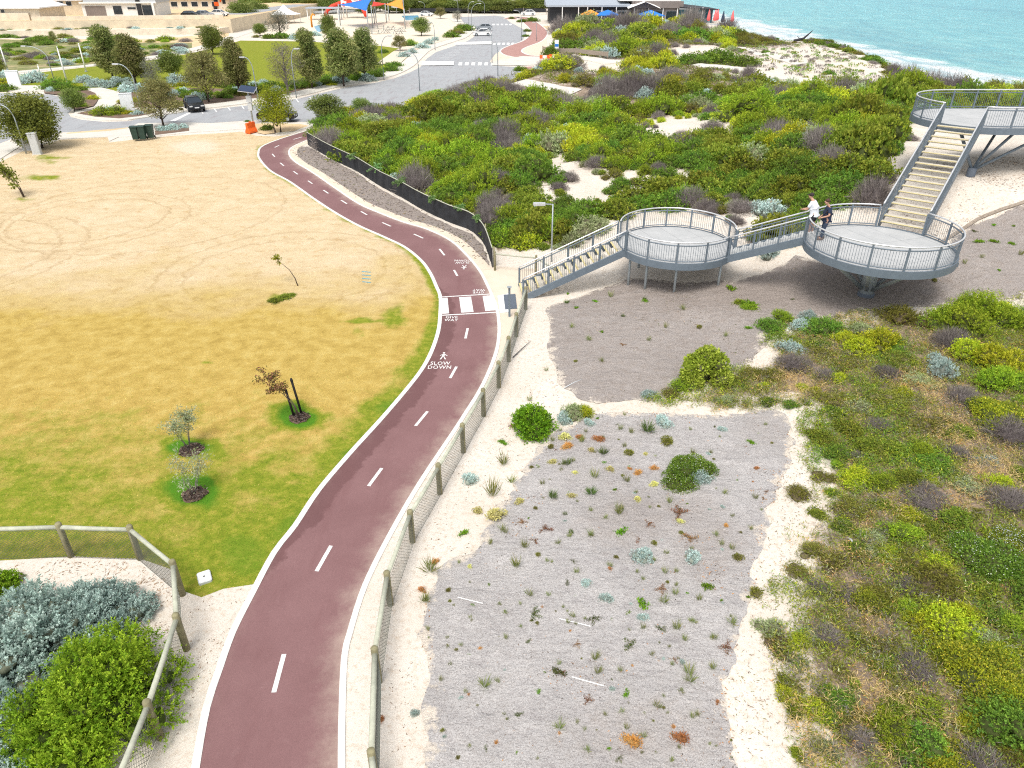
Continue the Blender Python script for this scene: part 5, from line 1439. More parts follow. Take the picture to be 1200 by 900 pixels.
HERO = [  # kind, px, py(base-ish centre), width px
    ('lime', 627, 122, 46, 1.1), ('lime', 645, 275, 42, 1.2), ('yellow', 618, 288, 36, 1.3), ('lime', 600, 262, 50, 1.1), ('lime', 590, 285, 40, 1.1), ('lime', 500, 190, 60, 1.), ('lime', 478, 205, 46, 1.1), ('lime', 545, 190, 60, 1.1), ('green', 520, 205, 56, 1.),
    ('lime', 412, 172, 40, 1.1), ('lime', 430, 180, 44, 1.), ('lime', 398, 165, 34, 1.), ('lime', 455, 192, 40, 1.), ('lime', 545, 222, 54, 1.), ('yellow', 508, 202, 26, 1.2), ('lime', 520, 228, 40, 1.), ('lime', 565, 240, 40, 1.),
    ('green', 383, 148, 38, .9), ('green', 372, 158, 30, .8), ('sage', 435, 146, 46, .8), ('sage', 380, 160, 24, .7), ('dead', 462, 138, 22, 1.), ('green', 485, 134, 36, .8), ('lime', 515, 112, 40, 1.), ('green', 530, 122, 34, .9), ('lime', 500, 118, 36, .9), ('lime', 557, 108, 38, 1.), ('lime', 535, 132, 40, .8), ('yellow', 482, 144, 28, .7), ('olive', 500, 150, 26, .8),
    ('silver', 488, 160, 20, 1.2), ('silver', 484, 170, 18, 1.), ('dead', 541, 162, 24, 1.), ('dead', 522, 174, 22, 1.), ('dead', 565, 152, 30, .9), ('dead', 590, 160, 30, 1.), ('dead', 610, 150, 28, 1.), ('dead', 580, 176, 26, .9), ('green', 549, 176, 34, .9), ('green', 470, 160, 36, .8), ('green', 520, 155, 40, .9), ('green', 545, 146, 46, .7), ('green', 455, 165, 30, .9),
    ('leafy', 600, 205, 60, 1.), ('leafy', 595, 222, 40, 1.), ('lime', 648, 158, 40, .9), ('lime', 630, 150, 26, 1.), ('green', 700, 152, 80, .8), ('green', 675, 160, 50, .8), ('lime', 645, 172, 40, .9), ('dead', 622, 162, 22, 1.), ('dead', 610, 142, 26, 1.),
    ('green', 745, 172, 70, .9), ('leafy', 775, 185, 70, .9), ('leafy', 740, 192, 60, .8), ('green', 790, 192, 50, .7), ('green', 710, 176, 40, .8), ('green', 818, 178, 42, 1.2), ('dead', 835, 152, 34, .7), ('dead', 800, 160, 24, .7), ('dead', 700, 195, 34, .9), ('dead', 668, 212, 26, 1.), ('green', 640, 205, 30, 1.), ('dead', 655, 222, 26, .8), ('green', 728, 218, 30, 1.), ('olive', 745, 214, 20, .8), ('green', 780, 206, 34, .8),
    ('sage', 690, 272, 50, 1.1), ('sage', 670, 285, 36, 1.), ('leafy', 745, 240, 60, .9), ('leafy', 785, 232, 60, 1.), ('leafy', 820, 222, 60, 1.), ('leafy', 850, 212, 50, 1.), ('leafy', 835, 240, 40, 1.), ('leafy', 765, 222, 50, .8),
    ('lime', 880, 140, 80, .9), ('lime', 860, 128, 50, .8), ('lime', 905, 150, 60, .8), ('yellow', 907, 160, 44, .7), ('silver', 883, 104, 22, 1.), ('silver', 900, 103, 26, 1.), ('silver', 912, 107, 22, 1.), ('silver', 866, 101, 16, .9), ('silver', 958, 108, 16, 1.), ('silver', 976, 120, 18, 1.), ('silver', 1008, 107, 22, 1.), ('silver', 1020, 112, 22, 1.), ('silver', 934, 124, 18, 1.), ('silver', 920, 128, 14, 1.), ('silver', 911, 140, 13, 1.),
    ('leafy', 1030, 134, 66, 1.8), ('leafy', 1005, 155, 66, 1.7), ('leafy', 1010, 182, 66, 1.6), ('leafy', 1036, 170, 50, 1.7), ('leafy', 985, 178, 50, 1.5), ('leafy', 1048, 128, 44, 1.7), ('leafy', 990, 165, 50, 1.), ('leafy', 1040, 145, 46, 1.2), ('dead', 960, 175, 50, 1.2), ('dead', 975, 195, 50, 1.1), ('dead', 945, 160, 36, 1.1), ('dead', 990, 195, 40, .9), ('sage', 882, 190, 60, 1.), ('leafy', 920, 200, 60, 1.1), ('leafy', 925, 225, 50, 1.), ('green', 870, 210, 40, 1.), ('lime', 855, 225, 40, .8),
    ('green', 990, 225, 70, 1.), ('green', 970, 240, 50, 1.), ('lime', 1005, 235, 40, .9), ('silver', 902, 252, 44, 1.), ('silver', 888, 246, 30, .9), ('dead', 868, 248, 40, .9), ('silver', 902, 300, 26, 1.2), ('silver', 1028, 232, 14, 1.), ('silver', 1040, 205, 22, 1.), ('dead', 1038, 215, 30, 1.), ('dead', 862, 262, 26, .9), ('lime', 930, 252, 26, 1.), ('green', 915, 285, 30, 1.),
    ('silver', 1085, 118, 22, .9), ('silver', 1105, 112, 26, .9), ('silver', 1125, 116, 22, .9), ('green', 1068, 128, 22, 1.), ('green', 1150, 122, 40, .7), ('green', 1180, 124, 40, .7), ('dead', 1068, 165, 20, .8),
    ('sage', 815, 118, 30, .8), ('silver', 818, 107, 11, 1.3), ('silver', 752, 101, 10, 1.2), ('silver', 703, 104, 14, 1.2), ('dead', 697, 112, 20, 1.), ('dead', 685, 124, 30, .9), ('dead', 655, 130, 24, .9), ('dead', 800, 102, 16, .9), ('green', 765, 106, 44, .8), ('lime', 740, 95, 44, .8), ('green', 825, 122, 60, .7), ('yellow', 830, 132, 30, .7), ('lime', 710, 100, 40, .8),
    ('green', 690, 60, 44, 1.3), ('green', 660, 60, 36, 1.4), ('leafy', 725, 56, 50, 1.3), ('leafy', 700, 46, 50, 1.2), ('olive', 665, 52, 34, 1.6), ('green', 760, 60, 44, 1.1), ('lime', 730, 66, 46, 1.1), ('leafy', 775, 48, 40, 1.2), ('green', 810, 46, 50, 1.1), ('leafy', 750, 42, 50, 1.1), ('green', 645, 66, 22, 1.5), ('leafy', 680, 38, 40, 1.2), ('leafy', 715, 36, 40, 1.2), ('green', 790, 40, 36, 1.1), ('lime', 770, 66, 30, 1.),
    ('green', 840, 74, 60, .8), ('green', 870, 76, 40, .7), ('green', 810, 76, 50, .8), ('green', 866, 44, 24, 1.1), ('green', 850, 52, 30, 1.), ('olive', 895, 50, 26, .7), ('olive', 880, 45, 26, .7), ('olive', 905, 53, 20, .6), ('green', 985, 58, 30, .6), ('green', 975, 55, 22, .6), ('olive', 1005, 64, 24, .6), ('green', 1024, 72, 26, .6), ('olive', 1040, 80, 22, .6), ('green', 1055, 88, 22, .6), ('olive', 1070, 95, 20, .6), ('green', 1080, 100, 18, .7), ('olive', 960, 50, 20, .5), ('green', 897, 62, 10, 1.), ('green', 970, 86, 18, .5), ('green', 1035, 103, 14, .7)]
for kind, px, py, wpx, hz in HERO: scrub(kind, px, py, wpx, hz * (.72 if py < 64 and px < 840 else 1))
cnt = {}
rs = random.Random(77)
SPX = [(x, y) for x, y in SCRUB_PX]
cand = []
Y_ = 34.0
while Y_ < 215:
    d = .86 + max(0, Y_ - 40) * .0115
    X_ = -24.0
    while X_ < 63:
        cand.append((X_ + rs.uniform(-.4, .4) * d, Y_ + rs.uniform(-.4, .4) * d, d)); X_ += d
    Y_ += d * .92
ca = np.array(cand); caz = terrain(ca[:, 0], ca[:, 1])
cpx, cpy = proj(ca[:, 0], ca[:, 1], caz)
ok = pip(cpx, cpy, SPX) & (cpx < 1230) & (dist_poly(ca[:, 0], ca[:, 1], EDGE) > .9)
sdn = sandiness(cpx, cpy)
ok &= ~pip(cpx, cpy, [(862, 54), (900, 51), (960, 51), (1000, 63), (1048, 93), (1040, 104), (1000, 104), (940, 95), (885, 84), (850, 74)])
for tr in TRACKS: ok &= dist_poly(ca[:, 0], ca[:, 1], tr) > 1.5 + ca[:, 2] * .35
for P_, R_ in ((P1, R1), (P2, R2), (P3, R3)): ok &= np.hypot(ca[:, 0] - P_[0], ca[:, 1] - P_[1]) > R_ + .7
ok &= dist_poly(ca[:, 0], ca[:, 1], [S3a, S3b]) > 2.0
ok &= dist_poly(ca[:, 0], ca[:, 1], [B1, P1, P2]) > 1.6
n1 = noise(ca[:, 0], ca[:, 1], 5.5, 21); n2 = noise(ca[:, 0], ca[:, 1], 3.0, 31); n3 = noise(ca[:, 0], ca[:, 1], 9, 41)
pa = np.array(placed)
for i in np.nonzero(ok)[0]:
    X, Y, d = cand[i]; s = sdn[i]
    dd = np.hypot(pa[:, 0] - X, pa[:, 1] - Y)
    if (dd < pa[:, 2] * .75).any(): continue
    if rs.random() < s * 1.15: 
        continue
    if n3[i] < .12 and rs.random() < .5: continue
    r = d * rs.choice([.55, .7, .85, 1.0, 1.2, 1.55]) * rs.uniform(.9, 1.1)
    u = n1[i] * .8 + rs.random() * .35
    if s > .05: r *= .5
    if n2[i] > .79 and rs.random() < .75: kind = 'dead'
    elif rs.random() < .022: kind = 'silver'; r *= .6
    elif u < .38: kind = 'leafy'
    elif u < .58: kind = 'green'
    elif u < .79: kind = 'lime'
    elif u < .87: kind = 'yellow'
    elif u < .93: kind = 'olive'
    else: kind = 'sage'
    if s > .05 and rs.random() < .5: kind = rs.choice(['dead', 'olive', 'green', 'sage'])
    if cpy[i] < 62 and cpx[i] > 860: kind = rs.choice(['olive', 'green', 'olive', 'dead']); r *= .6
    if cnt.get(kind, 0) >= 270: continue
    hz_ = fit(X, Y, caz[i], cpx[i], r, rs.uniform(.85, 1.4))
    if not hz_: continue
    cnt[kind] = cnt.get(kind, 0) + 1
    place(kind, X, Y, r, f'{ADJ[kind]} {region(cpx[i], cpy[i])}', f'{ADJ[kind]}s {region(cpx[i], cpy[i])}', 1.0, hz_)
print('scrub', cnt, len(HERO))
# low leafy cover between the shrubs
fo = FO(); rng = np.random.RandomState(31)
n = 42000
yy_ = 34 + 180 * rng.rand(n) ** 1.7; xx_ = rng.uniform(-24, 62, n)
zz_ = terrain(xx_, yy_); qx, qy = proj(xx_, yy_, zz_)
k = pip(qx, qy, SPX) & (qx < 1230) & (dist_poly(xx_, yy_, EDGE) > .8) & (sandiness(qx, qy) < .35 * rng.rand(n)) & (fbm(xx_, yy_, 4.0, 91) > .36)
for tr in TRACKS: k &= dist_poly(xx_, yy_, tr) > 1.6
for P_, R_ in ((P1, R1), (P2, R2), (P3, R3)): k &= np.hypot(xx_ - P_[0], yy_ - P_[1]) > R_ + .5
xx_, yy_, zz_ = xx_[k], yy_[k], zz_[k]; kn = noise(xx_, yy_, 4.0, 95) + .2 * rng.normal(size=len(xx_))
GAP_SHADE = [(.11, .092, .085), (.16, .135, .125), (.075, .065, .058)]  # dead-twig browns darkened so the gaps between shrubs read as deep shade
for pl, lo, hi in ((GAP_SHADE, -9, .50), (OLIVE, .50, .62), (LEAFY, .62, .72), (GREEN, .72, 9)):
    i = np.nonzero((kn > lo) & (kn <= hi))[0]; nb = 12
    b = np.repeat(np.stack([xx_[i], yy_[i], zz_[i]], 1), nb, 0); m = len(b)
    sc = (1 + np.maximum(0, b[:, 1] - 45) / 90)[:, None]
    b = b + rng.normal(size=(m, 3)) * [.20, .20, 0] * sc + np.stack([np.zeros(m), np.zeros(m), rng.rand(m) * .30], 1)
    fo.quads(leaf_quads(rng, b, norm(rng.normal(size=(m, 3)) * [.8, .8, .3] + [0, 0, .5]), .17 * sc[:, 0] * rng.uniform(.6, 1.3, m), .06 * sc[:, 0] * (.5 if pl is GAP_SHADE else 1)), pal(rng, pl, m))
o = link('low_undergrowth', fo.mesh('low_undergrowth')); tag(o, 'low leafy and twiggy undergrowth filling gaps between the coastal shrubs', 'undergrowth', kind='stuff')
for k in range(70):
    yq = prng.uniform(93, 180); xq = float(np.interp(yq, CREST[:, 0], CREST[:, 1])) + prng.uniform(-2.2, 2.5)
    kind = prng.choice(['olive', 'green', 'olive', 'green', 'leafy', 'dead'])
    place(kind, xq, yq, prng.uniform(.7, 1.7), f'{ADJ[kind]} in the low fringe along the dune crest', f'{ADJ[kind]}s in the low fringe along the dune crest', 1.0, .6, name='crest_shrub')
# small tufts dotted over the bare white dune
DUNE = [(850, 56), (900, 54), (960, 53), (1000, 66), (1048, 95), (1040, 103), (1000, 103), (940, 92), (880, 80), (850, 72)]
fo = FO(); rng = np.random.RandomState(8)
m = 0
while m < 260:
    px, py = rng.uniform(850, 1050), rng.uniform(53, 103)
    if not pip(np.array([px]), np.array([py]), DUNE)[0]: continue
    m += 1
    X, Y, Z = G(px, py); n = 26; r = rng.uniform(.15, .55)
    d = dirs(rng, n, .1); p = np.array([X, Y, Z]) + d * [r, r, r * .5]
    pl = [OLIVE, GREEN, DEAD, SAGE, DEAD][rng.randint(5)]
    fo.quads(leaf_quads(rng, p, norm(d + [0, 0, .4]), .30, .10), pal(rng, pl, n))
o = link('dune_tufts', fo.mesh('dune_tufts')); tag(o, 'small scattered tufts dotting the bare white dune above the sea', 'dune grass', kind='stuff')
# green climber spilling over the screen fence
for k, (px, py, wpx) in enumerate([(414, 193, 16), (442, 206, 24), (470, 224, 20), (540, 256, 18), (560, 270, 14), (505, 246, 14)]):
    x, y, _ = P(px, py + 8)
    me = creeper(300 + k, 'fence_climber', wpx / 2 / scale_at(y), 420, [(.14, .24, .08), (.22, .32, .14), (.10, .18, .05)], .12, .05, 8, .25)
    o = link('fence_climber', me, (x + .05, y, 1.06)); o.rotation_euler = (.5, 0, -.6)
    tag(o, ['thin pale green climber near the far end of the black screen fence', 'widest green climber draped over the black screen fence', 'second trailing climber midway on the black screen fence', 'feathery climber hanging where the screen fence bends',
            'last climber beside the near end of the black screen fence', 'small leafy climber tip poking over the black screen fence'][k], 'climber')
# --- near right dune: ground cover nobody could count, then the shrubs
rng = np.random.RandomState(9)
fo = FO()
hx = np.array(HEATH); x0, y0 = hx.min(0); x1, y1 = hx.max(0)
n = 22000
gx = rng.uniform(x0, min(x1, 24), n * 2); gy = rng.uniform(max(y0, 6), y1, n * 2)
k = pip(gx, gy, HEATH); gx, gy = gx[k][:n], gy[k][:n]
gz_ = terrain(gx, gy)
dens = fbm(gx, gy, 1.7, 51); kindn = fbm(gx, gy, 2.2, 61) + .14 * rng.normal(size=len(gx)); edge = dist_poly(gx, gy, HEATH, True)
kp = (dens + .35 * np.clip(edge / 1.6, 0, 1) - .18 + .12 * rng.normal(size=len(gx))) > .42
gx, gy, gz_, kindn = gx[kp], gy[kp], gz_[kp], kindn[kp]
for pl, lo, hi, nb, L, W in ((TAN, -9, .27, 12, .17, .013), (RUST + TAN, .27, .325, 14, .10, .018), (DEAD, .325, .40, 18, .16, .011), (OLIVE, .40, .50, 18, .12, .020), (SAGE + OLIVE, .50, .54, 18, .11, .020), (LEAFY + OLIVE, .54, .62, 20, .09, .028), (YELLOW + LEAFY, .62, .67, 20, .09, .026), (LIME + OLIVE, .67, .73, 20, .10, .022), (GREEN, .73, 9, 20, .10, .024)):
    i = np.nonzero((kindn > lo) & (kindn <= hi))[0]
    b = np.repeat(np.stack([gx[i], gy[i], gz_[i]], 1), nb, 0)
    m = len(b)
    b = b + rng.normal(size=(m, 3)) * [.09, .09, .0] + np.stack([np.zeros(m), np.zeros(m), rng.rand(m) * .18], 1)
    ax = norm(rng.normal(size=(m, 3)) * [.9, .9, .3] + [0, 0, .55])
    fo.quads(leaf_quads(rng, b, ax, L * rng.uniform(.5, 1.3, m), W), pal(rng, pl, m))
o = link('heath_ground_cover', fo.mesh('heath_ground_cover')); tag(o, 'tangled low dry heath and grass covering the near right dune', 'ground cover', kind='stuff')
NH = [('nlime', 1127, 385, 60, 1.), ('nlime', 1150, 372, 60, 1.), ('nlime', 1105, 380, 50, .9), ('nlime', 1175, 380, 50, .9), ('ngreen', 903, 385, 30, 1.), ('nlime', 912, 375, 26, 1.), ('ngreen', 963, 388, 44, .9), ('nsilver', 938, 385, 28, 1.1), ('nsilver', 947, 374, 22, 1.2), ('nsilver', 924, 412, 34, .9), ('nyellow', 990, 402, 26, 1.2), ('nyellow', 1007, 412, 34, 1.),
      ('nyellow', 1032, 405, 40, 1.1), ('nsage', 1012, 390, 26, 1.), ('nolive', 1060, 376, 46, 1.), ('nyellow', 1172, 368, 34, .9), ('nsilver', 1103, 440, 36, 1.4), ('nsilver', 1096, 425, 24, 1.2), ('ndead', 1113, 405, 36, 1.2), ('nyellow', 1135, 420, 44, 1.1), ('nyellow', 1160, 430, 50, 1.1), ('nyellow', 1188, 432, 46, 1.), ('nlime', 1172, 452, 60, .9), ('nlime', 1195, 450, 40, .9), ('nsilver', 1197, 425, 24, 1.),
      ('ngold', 1163, 488, 80, .9), ('ndead', 1180, 510, 60, .7), ('ndead', 1128, 468, 44, .8), ('nyellow', 940, 456, 18, .9), ('nyellow', 955, 460, 18, .9), ('nyellow', 983, 446, 22, 1.), ('ndead', 968, 442, 26, .9), ('nolive', 972, 470, 34, .9), ('ngreen', 902, 474, 24, .9), ('ngreen', 928, 477, 22, .9), ('ngreen', 983, 532, 30, .8), ('nyellow', 1003, 560, 34, .8), ('nlime', 1038, 570, 34, .8), ('ngreen', 1100, 543, 40, .6),
      ('ngreen', 1078, 560, 26, .6), ('ngreen', 1060, 536, 16, .7), ('nsilver', 1145, 540, 20, .6), ('nsilver', 1163, 541, 22, .6), ('ngreen', 987, 618, 26, .8), ('nlime', 1053, 628, 38, .9), ('nolive', 935, 580, 28, .8), ('nolive', 955, 510, 18, 1.), ('nolive', 1000, 600, 40, .7), ('nflower', 1160, 655, 110, .9), ('nflower', 1195, 640, 70, .9), ('ndead', 1182, 590, 50, .7), ('nyellow', 1107, 735, 60, 1.), ('nyellow', 1083, 738, 40, .8), ('nyellow', 1126, 722, 34, 1.1),
      ('ngold', 1140, 790, 90, .9), ('ngold', 1110, 770, 60, .7), ('ngold', 1190, 820, 70, 1.), ('ngold', 1180, 770, 50, .8), ('nolive', 1087, 680, 60, .9), ('nolive', 1060, 665, 40, .8), ('nyellow', 1100, 665, 40, .6), ('nolive', 1027, 705, 46, .8), ('nolive', 950, 648, 30, .8), ('nolive', 975, 662, 36, .7), ('ngreen', 1003, 746, 14, 1.), ('nolive', 1015, 755, 24, .7), ('nlime', 926, 832, 24, .8), ('nleafy', 920, 800, 22, .6), ('nlime', 1000, 803, 16, .9),
      ('ngreen', 985, 822, 34, .7), ('nolive', 1000, 850, 46, .7), ('nlime', 1047, 858, 50, .8), ('nyellow', 1040, 840, 30, .7), ('ngreen', 1085, 880, 60, .9), ('ngold', 1110, 895, 70, .9), ('nyellow', 1137, 850, 36, .8), ('ngreen', 1190, 868, 80, 1.), ('ndead', 1150, 905, 60, .7), ('ndead', 1065, 690, 40, .6), ('ndead', 1000, 700, 36, .5), ('ndead', 960, 690, 30, .5), ('ndead', 1070, 780, 40, .6), ('ndead', 1090, 590, 46, .5), ('ndead', 1030, 500, 36, .6), ('nolive', 1040, 470, 50, .7), ('nolive', 1085, 500, 50, .6), ('nsage', 1010, 480, 40, .6),
      ('nolive', 1030, 530, 40, .6), ('nleafy', 1120, 610, 40, .7), ('nsage', 1130, 570, 40, .5), ('ngreen', 1125, 640, 40, .7), ('nlime', 1075, 628, 26, .7), ('nolive', 1010, 650, 30, .7), ('nlime', 1090, 835, 40, .8), ('nsage', 1150, 745, 40, .6), ('nolive', 1060, 810, 40, .6), ('nleafy', 1035, 780, 30, .7), ('nolive', 965, 560, 26, .7), ('nsage', 965, 880, 30, .6), ('nolive', 945, 750, 20, .6), ('ngreen', 1200, 700, 50, .8), ('nlime', 1185, 735, 40, .7), ('nolive', 860, 450, 30, .8), ('nolive', 880, 440, 30, .9), ('nyellow', 895, 455, 20, .9), ('nsage', 850, 470, 26, .7), ('nolive', 905, 440, 40, .7), ('ndead', 930, 430, 40, .7), ('nolive', 1060, 425, 40, .6), ('nsage', 1080, 450, 40, .6), ('ndead', 1040, 440, 36, .7), ('nolive', 1000, 425, 30, .6), ('nolive', 965, 415, 30, .6),
      ('tall', 825, 446, 62, 1.), ('nlime', 800, 452, 30, .8), ('nolive', 785, 462, 24, .7), ('nsilver', 760, 464, 18, 1.1), ('ball', 625, 504, 50, 1.), ('nsage', 672, 487, 28, 1.4), ('nyellow', 684, 486, 26, 1.1), ('nsilver', 660, 494, 18, .9), ('nflower', 808, 556, 84, .9), ('nsilver', 820, 562, 30, 1.), ('nlime', 880, 362, 22, .5), ('nlime', 868, 355, 16, .5)]
rq = random.Random(21)
m_ = 0
while m_ < 120:
    px, py = rq.uniform(900, 1210), rq.uniform(400, 905)
    if not pip(np.array([px]), np.array([py]), HEATH_PX)[0]: continue
    m_ += 1
    NH.append((rq.choice(['nolive', 'nolive', 'ngreen', 'nyellow', 'nsage', 'ndead', 'nlime', 'nleafy', 'nleafy']), px, py, rq.uniform(12, 34) * (.7 + py / 1500), rq.uniform(.45, .85)))
NADJ = {'nlime': 'lime green fine-leaved shrub', 'ngreen': 'fresh green low shrub', 'nleafy': 'olive green broad-leaved shrub', 'nolive': 'straggly olive shrub', 'ndead': 'dry grey twiggy shrub', 'nsilver': 'silvery white shrub', 'nyellow': 'yellow green shrub',
        'nsage': 'pale sage shrub', 'nflower': 'green shrub speckled with white flowers', 'ngold': 'shrub with gold tipped leaves', 'ball': 'dense bright green ball shaped shrub', 'tall': 'tallest light green shrub'}
def nregion(px, py):
    if px < 700 and py > 470: return 'on white sand beside the matting corner'
    if px < 845 and py > 520: return 'growing alone in the grey matting'
    if px < 890: return 'on the strip between the two grey mattings'
    if py < 440: return 'on the near dune below the middle deck'
    if py < 600: return 'on the upper part of the near dune'
    if py < 740: return 'halfway down the near dune'
    return 'at the bottom of the near dune'
for kind, px, py, wpx, hz in NH:
    X, Y, Z = G(px, py)
    r = wpx / 2 / scale_at(Y, Z) * (1.22 if (py > 500 or py < 440) and kind not in ('nflower', 'ball', 'nsilver') else 1.05)
    br = {'nflower': 1.0, 'ngold': 1.0, 'ball': .6, 'tall': .8}.get(kind, .6)
    many = sum(1 for q in NH if q[0] == kind and nregion(q[1], q[2]) == nregion(px, py)) > 1
    lab = f'{NADJ[kind]} {nregion(px, py)}'
    place(kind, X, Y, r, lab, f'{NADJ[kind]}s {nregion(px, py)}' if many else None, br, hz, sink=.03)
# the silver and green bushes inside the corner fence
def hero(kind, px, py, sc, label, hz=1.0, name=None):
    x, y, _ = P(px, py)
    o = link(name or PRO[kind, 0].name.split('.')[0], PRO[kind, 0], (x, y, -.05)); o.scale = (sc, sc, sc * hz); o.rotation_euler = (0, 0, prng.uniform(0, 6))
    tag(o, label, 'shrub'); return o
hero('bigsilver', 24, 785, 1.18, 'broad silver blue shrub spreading behind the bright green bush in the fenced corner', 1.0)
hero('bigsilver', 108, 735, .72, 'smaller silver shrub mound on the sand behind the bright green bush', 1.1)
hero('biggreen', 120, 836, 1.06, 'large bright lime bush against the corner fence by the path', 1.0)
hero('bigsilver', -10, 935, .75, 'silver shrub at the bottom corner in front of the lime bush', 1.0)
hero('ball', 2, 694, .95, 'small green bush at the left end of the fenced corner', .8)
hero('ngold', 10, 860, .7, 'dark olive leafy shrub between the silver and lime bushes', 1.2)
hero('biggreen', 52, 905, .5, 'small lime bush in front of the large one at the bottom corner', .9)
# --- small plants on the matting and sand
Zp = [(307, 110, 'g', 12), (315, 185, 't', 16), (197, 238, 's', 22), (342, 245, 't', 12), (278, 290, 't', 22), (232, 345, 'y', 16), (283, 368, 'y', 30), (370, 312, 'y', 14), (310, 408, 't', 10), (175, 418, 'g', 18), (70, 545, 't', 22), (85, 510, 'o', 12), (50, 645, 't', 14), (45, 605, 'o', 12),
      (385, 465, 't', 12), (358, 530, 't', 15), (265, 590, 'g', 7), (200, 530, 'y', 8), (415, 690, 'd', 28), (520, 97, 'y', 17), (527, 132, 'o', 17), (572, 98, 'o', 12), (575, 112, 't', 10), (628, 106, 'o', 17), (480, 182, 'y', 13), (527, 185, 'k', 15), (648, 150, 'k', 16), (610, 142, 'y', 11), (552, 218, 'y', 11),
      (620, 232, 't', 13), (672, 205, 'y', 13), (725, 243, 't', 11), (763, 215, 'o', 13), (608, 285, 'k', 17), (480, 297, 'k', 17), (543, 296, 'y', 13), (420, 335, 'l', 7), (520, 355, 'k', 8), (540, 416, 'k', 9), (700, 352, 't', 14), (762, 305, 'y', 13), (735, 155, 'l', 15), (855, 115, 'l', 20), (820, 200, 'o', 12),
      (797, 75, 'k', 24), (845, 50, 's', 24), (870, 315, 't', 10), (715, 415, 'g', 22), (778, 495, 's', 28), (950, 506, 's', 24), (592, 590, 's', 15), (660, 638, 's', 18), (780, 703, 's', 15), (997, 595, 'g', 20), (548, 515, 'd', 16), (527, 582, 'd', 16), (615, 704, 'd', 24), (400, 777, 'd', 13), (775, 658, 'g', 24),
      (730, 686, 'g', 13), (675, 708, 'g', 9), (740, 795, 'd', 26), (840, 740, 'd', 18), (850, 650, 't', 12), (890, 622, 't', 10), (895, 738, 't', 13), (1080, 722, 't', 13), (505, 885, 'd', 28), (620, 840, 't', 13), (200, 823, 'g', 8), (62, 740, 't', 7), (172, 795, 't', 6), (855, 550, 't', 9), (815, 455, 'l', 11),
      (1140, 112, 'g', 14), (820, 255, 'y', 13), (905, 380, 'y', 11), (515, 35, 's', 24), (598, 50, 's', 15), (1045, 72, 's', 12), (1100, 505, 'l', 16), (1165, 622, 'l', 22), (935, 888, 't', 16), (400, 625, 't', 11), (605, 425, 't', 9), (455, 405, 'r', 24), (420, 443, 'r', 16), (378, 378, 'r', 15), (905, 350, 'r', 30),
      (940, 435, 'r', 24), (840, 605, 'r', 22), (1055, 800, 'r', 26), (560, 790, 'r', 16), (800, 390, 'r', 20), (765, 440, 'r', 20), (690, 500, 'l', 8), (1025, 425, 't', 8), (1095, 240, 'g', 6), (930, 617, 'g', 6), (1085, 355, 'd', 9), (560, 550, 't', 8), (655, 368, 't', 7), (500, 268, 'd', 10), (705, 70, 't', 8), (790, 155, 'y', 9), (470, 240, 'l', 6), (475, 130, 'l', 10), (450, 60, 't', 6), (1010, 770, 't', 8), (920, 775, 't', 9)]
PXS = [(480 + a / 2.857, 480 + b / 2.857, k, w_) for a, b, k, w_ in Zp]
PXS += [(568, 806, 't', 16), (632, 812, 'g', 10), (690, 822, 'r', 20), (655, 855, 't', 14), (735, 815, 'g', 14), (738, 872, 'o', 28), (795, 868, 'o', 24), (725, 890, 'd', 16), (570, 880, 'd', 16), (487, 836, 's', 12), (610, 838, 'd', 18), (583, 800, 't', 8), (700, 790, 't', 12), (770, 830, 't', 12), (808, 800, 't', 14), (790, 775, 'r', 16), (660, 790, 'r', 14), (835, 785, 't', 12), (447, 845, 'o', 12), (500, 705, 't', 10),
        (664, 356, 'k', 9), (676, 362, 'g', 9), (697, 354, 'g', 10), (716, 349, 't', 8), (757, 354, 'g', 12), (730, 372, 'k', 7), (706, 390, 'g', 8), (800, 364, 't', 8), (855, 340, 'g', 18), (876, 358, 'g', 24), (1165, 285, 'g', 14), (1186, 287, 'g', 12), (1145, 285, 'g', 16), (1140, 272, 'd', 12), (1130, 310, 't', 6), (1170, 318, 'g', 8), (1188, 266, 'g', 9), (1150, 303, 't', 6), (780, 385, 't', 7), (690, 400, 't', 8), (670, 385, 't', 7), (705, 425, 't', 7), (730, 405, 'r', 10), (760, 400, 't', 6), (675, 425, 'l', 7), (820, 385, 'l', 9), (850, 395, 't', 7), (755, 352, 'k', 7), (878, 386, 'g', 12), (930, 352, 'd', 10), (1094, 330, 'l', 8), (665, 345, 'g', 7), (1165, 265, 'g', 9), (1195, 300, 't', 8), (640, 435, 't', 6), (590, 520, 'g', 12), (620, 470, 't', 8), (600, 500, 'r', 14)]
r2 = random.Random(6)
m1px = [(700, 484), (640, 512), (622, 540), (588, 590), (562, 640), (522, 660), (505, 700), (500, 742), (508, 780), (505, 830), (511, 895), (860, 895), (850, 800), (868, 742), (884, 690), (888, 650), (899, 610), (918, 560), (928, 520), (925, 488)]
while len(PXS) < 420:
    px, py = r2.uniform(500, 930), r2.uniform(486, 898)
    if pip(np.array([px]), np.array([py]), m1px)[0]: PXS.append((px, py, r2.choice('tttgltrodtlts'), r2.uniform(3.5, 9)))
TL = {'t': 'thin upright grass tuft', 'k': 'dark green spiky tuft', 'o': 'dry orange brown cushion plant', 'y': 'pale yellow cushion plant', 's': 'pale silver cushion plant', 'g': 'fresh green seedling', 'd': 'dark trailing creeper', 'l': 'olive cushion plant', 'r': 'red brown withered creeper'}
